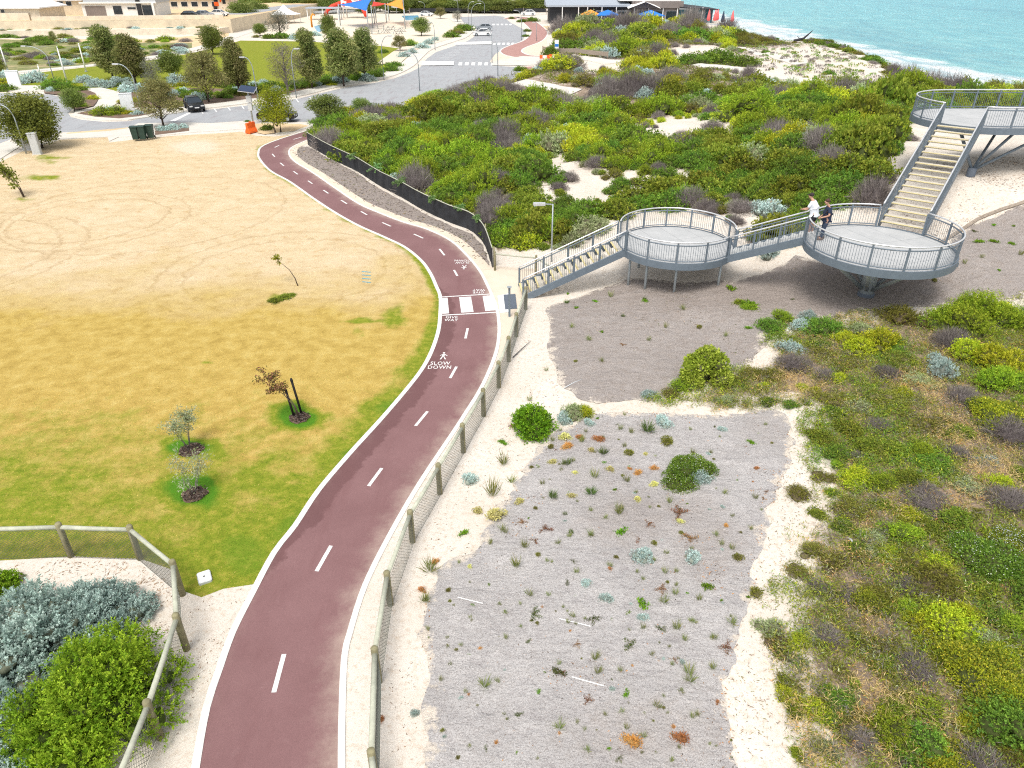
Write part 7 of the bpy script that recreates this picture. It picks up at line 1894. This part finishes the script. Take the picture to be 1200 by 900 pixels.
for x0, x1 in ((-12, -9.5), (-8, -5.5), (-4, -1.5), (6.2, 7.2), (8, 9), (9.8, 10.8), (11.4, 12.2)): window(h1, x0, x1, .4 if x0 < 0 else 1.5, 2.3, -6)
MB().box(-13, -1, -7.4, -7.2, 0, .9).build('balustrade', 'render_grey', h1)
for x in (-12.8, -9, -5, -1.2): MB().box(x - .18, x + .18, -7.1, -6.7, 0, 2.6).build('column', 'render_white', h1)
h1b = thing('house', 'tan house with a white roof behind the white roofed one', 'house', (-121, 214, 3.0), .1)
MB().box(-9, 9, -5, 5, 0, 3.6).build('wall', 'limestone', h1b)
hip(18, 10, 3.65, 2.2).build('roof', 'roof_white', h1b)
for x0 in (-1, 1, 3.4, 5.4): window(h1b, x0, x0 + 1.3, 2.2, 3.2, -5)
h2 = thing('house', 'two storey white and grey house with a wide dark garage door', 'house', (-99.5, 209, 3.0), .1)
MB().box(-9, 9, -5, 6, 0, 3.0).build('wall', 'render_white', h2)
MB().box(-8.2, 9.2, -5.3, 6, 3.02, 6.2).build('upper_wall', 'render_grey', h2)
MB().box(-9.3, 9.5, -6.1, 6.4, 6.22, 6.5).build('roof', 'roof_grey', h2)
MB().box(-9.2, 9.3, -5.6, -5.0, 2.95, 3.3).build('ledge', 'render_white', h2)
MB().box(-8.2, -3.4, -5.12, -5.02, .05, 2.4).build('garage_door', 'clad_brown', h2)
window(h2, -1.5, .6, .5, 2.4, -5.02); window(h2, 2.0, 4.0, 1.6, 2.1, -5.02); window(h2, -6.5, -3.5, 4.2, 5.5, -5.32); window(h2, 1.0, 4.0, 4.2, 5.5, -5.32)
MB().box(4.4, 5.4, -5.5, -5.02, 0, 6.4).build('stone_pier', 'clad_black', h2)
MB().box(5.6, 8.6, -5.08, -5.02, .05, 2.5).build('door', 'glass_dark', h2)
for x in (8.3,): MB().box(x, x + .5, -6.2, -5.6, 0, 3.0).build('column', 'render_white', h2)
h3 = thing('house', 'long low cream building at the top edge beyond the terrace cars', 'house', (-94, 242, 3.0), 0)
MB().box(-11, 11, -4, 4, 0, 2.6).build('wall', 'limestone_pale', h3); MB().box(-11.5, 11.5, -4.6, 4.5, 2.62, 3.0).build('roof', 'roof_white', h3)
for x0 in (-9, -6, -3, 0, 3, 6): window(h3, x0, x0 + 1.8, .8, 2.0, -4)
o = MB((-76, 222, 3)).prism([(-81, 212), (-70, 212), (-66.5, 270), (-73, 270)], 3.03, 3.05).build('side_road', 'road_grey'); o.location = (-76, 222, 3); struct(o)
for k in range(60):
    t_ = rs.random(); x = -180 + 110 * t_; y = (182 + (x + 114) * .0685 if x < -114 else 182 + (x + 114) * .18) + rs.uniform(.6, 3.2)
    kd = rs.choice(['olive', 'dead', 'sage', 'silver'])
    o = place(kd, x, y, rs.uniform(.5, 1.4), f'{ADJ[kd]} on the ledge between the two limestone walls', f'{ADJ[kd]}s on the ledge between the two limestone walls', 1.0, .5, name='ledge_shrub'); o.location.z = 1.25
# digger
x, y, _ = P(256, 11, 3.0)
o = thing('excavator', 'orange and black digger working beside the terrace road', 'excavator', (x, y, 3.0), .6)
MB().box(-1.1, 1.1, -1.2, 1.6, .9, 2.0).build('body', 'orange_plastic', o, bevel=.06)
MB().box(-1.05, .1, -1.15, .3, 2.0, 3.0).build('cab', 'glass_dark', o)
for sx in (-1.1, 1.1): MB().prism_x([(-1.9, .45), (-1.6, 0), (1.6, 0), (1.9, .45), (1.6, .9), (-1.6, .9)], sx - .28, sx + .28).build('track', 'rubber', o)
MB().tube([(.6, -1.0, 1.6), (.6, -3.2, 4.0), (.6, -5.0, 2.6)], [.25, .22, .15], 6).build('boom', 'orange_plastic', o)
MB().box(.2, 1.0, -5.4, -4.8, 1.6, 2.6).build('bucket', 'rubber', o)

# ------------------------------------------------------------------ cafe by the sea
cf = thing('cafe_building', 'long low black and brown beach cafe with grey roofs at the top', 'building', (32, 226, 0))
def cb(name, mat, x0, x1, y0, y1, z0, z1, bev=0): return MB((32, 226, 0)).box(x0, x1, y0, y1, z0, z1).build(name, mat, cf, bevel=bev)
cb('wall', 'clad_black', 10.5, 36.5, 226, 238, 0, 4.2)
cb('roof', 'roof_grey', 9.5, 33, 224.8, 239, 4.25, 4.7)
MB((32, 226, 0)).add([(9.5, 224.8, 4.7), (33, 224.8, 4.7), (33, 239, 6.2), (9.5, 239, 6.2), (33, 239, 4.7), (9.5, 239, 4.7)], [(0, 1, 2, 3), (1, 4, 2), (0, 3, 5), (3, 2, 4, 5)]).build('pitched_roof', 'roof_grey', cf)
cb('wall', 'clad_brown', 33.5, 46.5, 225, 238, 0, 5.6)
cb('roof', 'canvas_white', 30, 47, 226.5, 239, 5.65, 6.1)
cb('roof', 'clad_brown', 34, 47.5, 224.4, 231, 4.0, 5.62)
cb('glass_wall', 'glass_teal', 46.6, 56, 225, 236, 0, 3.6)
MB((32, 226, 0)).add([(46.4, 223.8, 4.3), (57.5, 223.8, 3.7), (57.5, 237, 3.7), (46.4, 237, 4.9), (46.4, 223.8, 4.0), (57.5, 223.8, 3.45)], [(0, 1, 2, 3), (0, 4, 5, 1)]).build('roof', 'clad_black', cf)
MB((32, 226, 0)).add([(32, 223, 3.9), (36.5, 221.8, 5.6), (41, 223, 3.9), (36.5, 230, 5.8), (32, 226, 4.4), (41, 226, 4.4)], [(0, 1, 4), (1, 2, 5), (1, 3, 4), (1, 5, 3)]).build('canopy', 'canvas_white', cf)
for x in (14, 18.5, 21, 25, 29, 34, 38, 42, 46, 49.5, 53): cb('post', 'render_white', x - .12, x + .12, 224.6, 224.85, 0, 4.2)
for x0, x1 in ((23.5, 28), (29.5, 33), (35, 38.5), (39.5, 42), (43, 46)): 
    f = cb('window', 'render_grey', x0 - .1, x1 + .1, 224.93, 225.9 if x0 < 33 else 224.99, .3, 3.3); cb('pane', 'glass_dark', x0, x1, 224.86, 224.92, .4, 3.2).parent = f
for x in (48.2, 50, 51.8, 53.6, 55.3): cb('mullion', 'render_grey', x - .06, x + .06, 224.9, 224.98, 0, 3.6)
cb('deck_railing', 'render_white', 18, 50, 221.0, 221.1, .9, 1.0)
def shade_umbrella(lab, px, py, mat, w_, tilt=0):
    y = 219.0 + (px % 3); x = (px - 600) * (y * CT + 12 * ST) / FPX; o = thing('shade_umbrella', lab, 'umbrella', (x, y, 0), 0, 'open shade umbrellas outside the cafe')
    MB().tube([(0, 0, 0), (0, 0, 3.6)], .08, 8).build('pole', 'render_white', o, True)
    a = w_ / 2
    MB().add([(-a, -a * .8, 2.6), (a, -a * .8, 2.6), (a, a * .8, 2.6), (-a, a * .8, 2.6), (0, 0, 3.8), (-a, -a * .8, 2.4), (a, -a * .8, 2.4), (a, a * .8, 2.4), (-a, a * .8, 2.4)], [(0, 1, 4), (1, 2, 4), (2, 3, 4), (3, 0, 4), (5, 6, 1, 0), (6, 7, 2, 1), (7, 8, 3, 2), (8, 5, 0, 3)]).build('canopy', mat, o)
shade_umbrella('orange shade umbrella outside the cafe', 692, 26, 'canvas_orange', 5.2)
shade_umbrella('blue shade umbrella right of the orange one', 712, 26, 'canvas_blue', 6.4)
shade_umbrella('blue shade umbrella in front of the brown cafe wall', 762, 27, 'canvas_blue', 6.8)
def closed_umbrella(lab, px, py, mat):
    x, y, _ = P(px, py); o = thing('closed_umbrella', lab, 'umbrella', (x, y, 0), 0, 'folded umbrellas on the cafe terrace')
    MB().tube([(0, 0, 0), (0, 0, 1.3)], .06, 6).build('pole', 'render_white', o, True)
    MB().lathe([(.32, 1.0), (.55, 1.3), (.42, 2.2), (.12, 3.6), (.03, 3.75)], (0, 0, 0), 10).build('folded_canopy', mat, o, True)
for px, py, mt, lab in [(827, 28, 'canvas_navy', 'folded black umbrella against the glass cafe end'), (829.5, 29, 'canvas_coral', 'folded coral umbrella beside the cafe glass end'), (837, 29, 'canvas_coral', 'first of two neighbouring folded coral umbrellas on the terrace'),
                        (839.5, 28.5, 'canvas_coral', 'second of two neighbouring folded coral umbrellas on the terrace'), (846, 31, 'canvas_navy', 'folded navy umbrella standing alone on the terrace'), (857, 30.5, 'canvas_coral', 'folded coral umbrella farthest out towards the sea')]:
    closed_umbrella(lab, px, py, mt)
tw = thing('terrace_wall', 'low grey terrace wall below the folded umbrellas', 'wall', (52, 214, 0))
MB().box(-7, 6, -.3, .3, -1, .8).build('wall', 'render_grey', tw); MB().box(-7, 6, -.35, .35, .8, .9).build('coping', 'concrete', tw)
# wooden post-rail fence under the cafe hedge, and the dark hedge fence far left
def low_fence(lab, pts, h, mat, gap):
    w3 = [Vector((*p, tz(*p))) for p in catmull(pts, gap)]
    o = thing('low_fence', lab, 'fence', tuple(w3[0])); off = tuple(w3[0])
    for a, b in zip(w3, w3[1:]):
        MB(off).bar(a + Vector((0, 0, h * .62)), b + Vector((0, 0, h * .62)), .08, h * .55).build('panel', mat, o)
    for p in w3: MB(off).tube([p, p + Vector((0, 0, h))], .09, 6).build('post', 'dry_wood', o)
low_fence('low dark timber fence under the dense hedge by the beach track', GG([(636, 62), (660, 64.5), (690, 67), (712, 69.5)]), 1.2, 'dry_wood', 4)
low_fence('long black fence in front of the far hedge beyond the car park', PP([(480, 16.5), (520, 16), (580, 15.5), (640, 17)]), 1.9, 'clad_black', 8)
low_fence('grey playground fence at the far left of the water slide', PP([(310, 20), (345, 18), (385, 16.5), (420, 15)]), 1.2, 'render_grey', 8)
# trail sign by the hedge
x, y, _ = P(652, 66); o = thing('trail_sign', 'small white and blue sign before the dense hedge', 'sign', (x, y, tz(x, y)))
MB().box(-.06, .06, -.06, .06, 0, 1.2).build('post', 'render_grey', o); MB().box(-.35, .35, -.12, -.07, 1.2, 2.6).build('board', 'white_paint', o); MB().box(-.33, .33, -.135, -.122, 1.5, 1.95).build('blue_panel', 'canvas_blue', o)
# dark leaning driftwood on the dune crest
a = Vector(G(941, 48.5)); o = thing('driftwood', 'dark leaning driftwood log on the dune crest', 'driftwood', tuple(a))
MB().tube([(-1.8, 0, .1), (0, 0, .5), (1.6, .2, 1.9)], [.28, .22, .05], 6).build('log', 'driftwood', o); MB().tube([(-.6, 0, .3), (-1.2, .3, .9)], [.1, .03], 5).build('branch', 'driftwood', o)
# ------------------------------------------------------------------ playground
x, y, _ = P(417, 21)
o = thing('slide_tower', 'white playground water tower with red spots and red tube slides', 'slide tower', (x, y, 0))
for sx in (-3.2, 3.2):
    for sy in (-2.5, 2.5): MB().tube([(sx, sy, 0), (sx, sy, 8.0)], .18, 8).build('leg', 'canvas_white', o, True)
MB().box(-3.4, 3.4, -2.7, 2.7, 2.6, 2.9).build('deck', 'canvas_white', o)
MB().box(-3.6, 3.6, -2.9, 2.9, 3.0, 8.4).build('tower_panel', 'canvas_white', o)
for k, (cx_, cz_, r_) in enumerate([(-2.2, 5.6, .8), (.8, 5.9, .9), (2.6, 5.2, .6), (-1.0, 4.4, .9), (1.6, 4.1, .8), (-2.8, 3.8, .5)]):
    MB().tube([(cx_, -2.9, cz_), (cx_, -3.0, cz_)], r_, 14).build('red_spot', 'canvas_red', o)
def spiral(x0, s): return [(x0, -1, 4.4), (x0 + 1.6 * s, -1.5, 4.0), (x0 + 3.4 * s, -2.5, 3.3), (x0 + 4.8 * s, -3.8, 2.2), (x0 + 5.0 * s, -5.2, .9)]
MB().tube(spiral(-3.2, -1), .55, 10).build('tube_slide', 'canvas_red', o, True)
MB().tube([(2, -2, 4.6), (2.4, -3.6, 4.0), (3.4, -5, 2.6), (4.4, -6, .9)], .55, 10).build('tube_slide', 'canvas_red', o, True)
def sail(lab, mat, pix, zs, posts=True):
    # three-cornered sail: ground pixel of each post, height of each corner
    pts = [Vector((*P(px, py)[:2], z)) for (px, py), z in zip(pix, zs)]
    c = sum(pts, Vector()) / 3
    base = Vector((c.x, c.y, 0)); o = thing('shade_sail', lab, 'shade sail', tuple(base), 0, 'bright shade sails over the playground')
    n = 10; V = []; ix = {}
    for i in range(n + 1):
        for j in range(n + 1 - i):
            a = i / n; b = j / n; g = 1 - a - b
            p = pts[0] * a + pts[1] * b + pts[2] * g
            k = 27 * a * b * g; e = 4 * (a * b + b * g + a * g) - k * 1.2
            p = p.lerp(c, .16 * max(0, 4 * max(a * b, b * g, a * g) * (1 - 3 * min(a, b, g)))) - Vector((0, 0, .5 * k))
            ix[i, j] = len(V); V.append(p)
    F = []
    for i in range(n):
        for j in range(n - i):
            F.append((ix[i, j], ix[i + 1, j], ix[i, j + 1]))
            if j < n - i - 1: F.append((ix[i + 1, j], ix[i + 1, j + 1], ix[i, j + 1]))
    m = MB(tuple(base)).add(V, F).build('sail', mat, o, True)
    md = m.modifiers.new('thickness', 'SOLIDIFY'); md.thickness = .03
    for p in pts: MB(tuple(base)).tube([(p.x, p.y, 0), (p.x, p.y, p.z + .3)], .13, 8).build('post', 'galvanised', o, True)
sail('blue shade sail, large and pointed, over the splash park', 'canvas_blue', [(399, 30), (441, 27), (432, 38)], (5.0, 6.6, 4.6))
sail('red orange shade sail between the blue and orange ones', 'canvas_red', [(439, 28), (456, 24), (437, 33)], (5.6, 4.4, 5.0))
sail('orange shade sail at the right end of the playground', 'canvas_orange', [(453, 27), (474, 25), (475, 34)], (4.6, 6.6, 4.4))
x, y, _ = P(381, 23); o = thing('park_pavilion', 'small flat roofed picnic pavilion behind the playground', 'pavilion', (x, y, 0))
MB().box(-5, 5, -2.5, 2.5, 3.0, 3.35).build('roof', 'roof_grey', o)
for sx in (-4.6, 0, 4.6):
    for sy in (-2.2, 2.2): MB().box(sx - .12, sx + .12, sy - .12, sy + .12, 0, 3.0).build('post', 'render_white', o)
x, y, _ = P(335, 27); o = thing('shade_tent', 'white pointed shade tent left of the splash park', 'shade tent', (x, y, 0))
MB().lathe([(4.6, 2.3), (3.0, 2.7), (1.2, 3.6), (.15, 4.6)], (0, 0, 0), 10).build('canopy', 'canvas_white', o)
for q in np.linspace(0, 6.28, 5, endpoint=False): MB().tube([(4.3 * math.cos(q), 4.3 * math.sin(q), 0), (4.3 * math.cos(q), 4.3 * math.sin(q), 2.4)], .08, 6).build('post', 'render_white', o)
x, y, _ = P(366, 33); o = thing('spray_post', 'yellow spray column standing by the blue splash pool', 'play column', (x, y, 0))
MB().tube([(0, 0, 0), (0, 0, 2.6), (.5, 0, 3.3), (1.1, 0, 3.0)], [.3, .25, .2, .16], 8).build('column', 'canvas_orange', o, True); MB().lathe([(.5, 0), (.5, .12), (.3, .16)], (0, 0, 0), 10).build('base', 'canvas_white', o)
x, y, _ = P(465, 16); o = thing('floodlight_board', 'white board on a post behind the orange sail', 'sign', (x, y, 0))
h = height_to(x, y, 0, 3); MB().tube([(0, 0, 0), (0, 0, h)], .15, 8).build('post', 'galvanised', o, True); MB().box(-1.6, 1.6, -.12, -.02, h - 1.6, h).build('board', 'white_paint', o)
x, y, _ = P(578, 14); o = thing('park_shelter', 'pale double roofed shelter beyond the far car park', 'shelter', (x, y, 0))
for k in (-5, 0, 5):
    MB().add([(k - 3, -2, 2.4), (k + 3, -2, 2.4), (k + 3, 2, 2.4), (k - 3, 2, 2.4), (k, 0, 3.5)], [(0, 1, 4), (1, 2, 4), (2, 3, 4), (3, 0, 4), (3, 2, 1, 0)]).build('roof', 'canvas_white', o)
    for sx in (-2.7, 2.7): MB().tube([(k + sx, -1.7, 0), (k + sx, -1.7, 2.5)], .1, 6).build('post', 'render_white', o)
# playground furniture: pale picnic tables
tbl = thing('picnic_table', 'pale picnic table on the paved playground', 'picnic table', (0, 0, 0), 0, 'picnic tables by the playground')
MB().box(-.9, .9, -.4, .4, .70, .76).build('table_top', 'tread', tbl)
for sy in (-.75, .75): MB().box(-.9, .9, sy - .14, sy + .14, .42, .47).build('bench', 'tread', tbl)
for sx in (-.65, .65): MB().bar((sx, -.8, 0), (sx, .0, .7), .08, .08).build('leg', 'galvanised', tbl); MB().bar((sx, .8, 0), (sx, 0, .7), .08, .08).build('leg', 'galvanised', tbl)
for k, (px, py) in enumerate([(446, 34), (458, 35), (470, 37), (452, 39), (466, 40), (440, 40)]):
    t_ = tbl if k == 0 else copy_tree(tbl); x, y, _ = P(px, py); t_.location = (x, y, .02); t_.rotation_euler = (0, 0, k * .7); t_.scale = (1.2, 1.2, 1.2)

# ------------------------------------------------------------------ the two men on the middle deck
def skinned(name, nodes_, edges, mat, parent, root=0, sub=2):
    me = bpy.data.meshes.new(name)
    me.from_pydata([n_[:3] for n_ in nodes_], edges, [])
    ob = bpy.data.objects.new(name, me); C.objects.link(ob)
    sk = ob.modifiers.new('skin', 'SKIN'); ss = ob.modifiers.new('sub', 'SUBSURF'); ss.levels = ss.render_levels = sub
    for v, n_ in zip(me.skin_vertices[0].data, nodes_):
        r_ = n_[3]
        v.radius = (r_, r_) if not hasattr(r_, '__len__') else r_
        v.use_root = False
    me.skin_vertices[0].data[root].use_root = True
    bpy.context.view_layer.update()
    m2 = bpy.data.meshes.new_from_object(ob.evaluated_get(bpy.context.evaluated_depsgraph_get()))
    C.objects.unlink(ob); bpy.data.objects.remove(ob)
    m2.materials.clear(); m2.materials.append(MATS[mat])
    m2.polygons.foreach_set('use_smooth', [True] * len(m2.polygons))
    return link(name, m2, (0, 0, 0), parent)
def man(label, loc, rot, pose):
    """faces +X; joints in metres"""
    o = thing('person', label, 'person', loc, rot)
    lean, arms, headtilt = pose['lean'], pose['arms'], pose['nod']
    def L(z): return lean * max(0, z - .95)                  # forward shift above the hip
    N_ = []; E = []
    def nd(x, y, z, r): N_.append((x, y, z, r)); return len(N_) - 1
    pel = nd(L(.95), 0, .95, .15); waist = nd(L(1.12), 0, 1.12, .145); chest = nd(L(1.32), 0, 1.32, .165); neck0 = nd(L(1.46), 0, 1.46, .075); neck = nd(L(1.52) + headtilt * .3, 0, 1.53, .058)
    hx_ = L(1.6) + headtilt; jaw = nd(hx_ + .01, 0, 1.60, .078); skull = nd(hx_, 0, 1.685, .092); crown = nd(hx_ - .01, 0, 1.74, .066); nose = nd(hx_ + .118, 0, 1.645, .014)
    E += [(pel, waist), (waist, chest), (chest, neck0), (neck0, neck), (neck, jaw), (jaw, skull), (skull, crown), (skull, nose)]
    for s in (-1, 1):
        e = nd(hx_ - .01, s * .092, 1.66, .016); E.append((skull, e))
        sh = nd(L(1.40), s * .19, 1.40, .062); el, wr = arms[s]
        eln = nd(*el, .046); wrn = nd(*wr, .032)
        d = Vector(wr) - Vector(el); d.normalize()
        pl = Vector(wr) + d * .06; pal_ = nd(*pl, .030)
        E += [(chest, sh), (sh, eln), (eln, wrn), (wrn, pal_)]
        side = d.cross(Vector((0, 0, 1))); side = side.normalized() if side.length > .1 else Vector((0, 1, 0))
        for q, ln in ((-.028, .065), (-.009, .078), (.010, .074), (.028, .058)):
            a = pl + side * q + d * .035; b = a + d * ln * .55; c = b + d * ln * .4 + Vector((0, 0, -.03))
            fa = nd(*a, .0095); fb = nd(*b, .009); fc = nd(*c, .0075); E += [(pal_, fa), (fa, fb), (fb, fc)]
        th_ = pl + side * (-.045 * s) - d * .01; t2 = th_ + d * .04 + side * (-.01 * s)
        ta = nd(*th_, .011); tb = nd(*t2, .009); E += [(wrn, ta), (ta, tb)]
        fw = pose['feet'][s]
        hip = nd(L(.9), s * .10, .88, .105); kn = nd(fw * .5 + .03, s * .11, .50, .065); an = nd(fw, s * .115, .10, .045); toe = nd(fw + .17, s * .125, .045, .04)
        E += [(pel, hip), (hip, kn), (kn, an), (an, toe)]
    skinned('body', N_, E, 'skin', o, pel)
    # clothes: shirt, trousers or shorts, shoes, hair or cap, eyes
    T = []; TE = []
    def td(x, y, z, r): T.append((x, y, z, r)); return len(T) - 1
    a = td(L(.86), 0, .86, .185); b = td(L(1.0), 0, 1.0, .185); c = td(L(1.14), 0, 1.14, .18); d = td(L(1.32), 0, 1.32, .195); e = td(L(1.45), 0, 1.455, .095)
    TE += [(a, b), (b, c), (c, d), (d, e)]
    for s in (-1, 1):
        sh = Vector((L(1.40), s * .19, 1.40)); el = Vector(arms[s][0]); m_ = sh.lerp(el, .75)
        i1 = td(*sh, .085); i2 = td(*m_, .078); TE += [(d, i1), (i1, i2)]
    skinned('shirt', T, TE, pose['shirt'], o, 1)
    T = []; TE = []
    a = td(L(.98), 0, .98, .165); b = td(L(.9), 0, .90, .165); TE.append((a, b))
    zb = pose['hem']
    for s in (-1, 1):
        fw = pose['feet'][s]
        i0_ = td(L(.9), s * .10, .84, .118); i1 = td(fw * .5 + .03, s * .112, .52, .092); TE += [(b, i0_), (i0_, i1)]
        if zb < .4: i2 = td(fw, s * .115, .09, .068); TE.append((i1, i2))
    skinned('shorts' if zb > .4 else 'trousers', T, TE, pose['legs'], o, 0)
    for s in (-1, 1):
        fw = pose['feet'][s]
        MB().add([], []).prism([(fw - .08, s * .12 - .05), (fw + .14, s * .125 - .055), (fw + .22, s * .125 - .02), (fw + .22, s * .125 + .02), (fw + .14, s * .125 + .055), (fw - .08, s * .12 + .05)], 0, .10).build('shoe', pose['shoe'], o, bevel=.025)
        MB().lathe([(.003, -.008), (.011, 0), (.003, .008)], (hx_ + .088, s * .035, 1.672), 8).build('eye', 'eye_dark', o)
    MB().bar((hx_ + .088, -.025, 1.605), (hx_ + .088, .025, 1.605), .012, .010).build('mouth', 'tail_red', o)
    hp = [(.098, 1.665), (.107, 1.70), (.100, 1.745), (.070, 1.785), (.02, 1.803)]
    MB().lathe(hp, (hx_ - .016, 0, 0), 18).build(*(('cap', 'cap_dark') if pose['cap'] else ('hair', 'hair_brown')), o, True)
    if pose['cap']: MB().prism([(hx_ + .06, -.075), (hx_ + .15, -.05), (hx_ + .175, 0), (hx_ + .15, .05), (hx_ + .06, .075)], 1.695, 1.71).build('cap_peak', 'cap_dark', o)
    return o
man('man in a white tee and dark cap leaning his forearms on the railing', (13.42, 31.30, Z2), R(140), dict(lean=.36, nod=.07, arms={-1: ((.28, -.22, 1.09), (.46, -.08, 1.05)), 1: ((.30, .20, 1.09), (.50, .10, 1.05))},
    feet={-1: -.04, 1: .04}, shirt='cloth_white', legs='cloth_dark', hem=.5, shoe='white_paint', cap=True))
man('man in navy polo and dark jeans standing behind the one leaning', (13.68, 30.55, Z2), R(172), dict(lean=.06, nod=.10, arms={-1: ((-.06, -.30, 1.14), (.16, -.26, .98)), 1: ((.02, .30, 1.14), (.24, .16, 1.02))},
    feet={-1: .0, 1: .10}, shirt='cloth_navy', legs='denim', hem=.1, shoe='shoe_brown', cap=False))
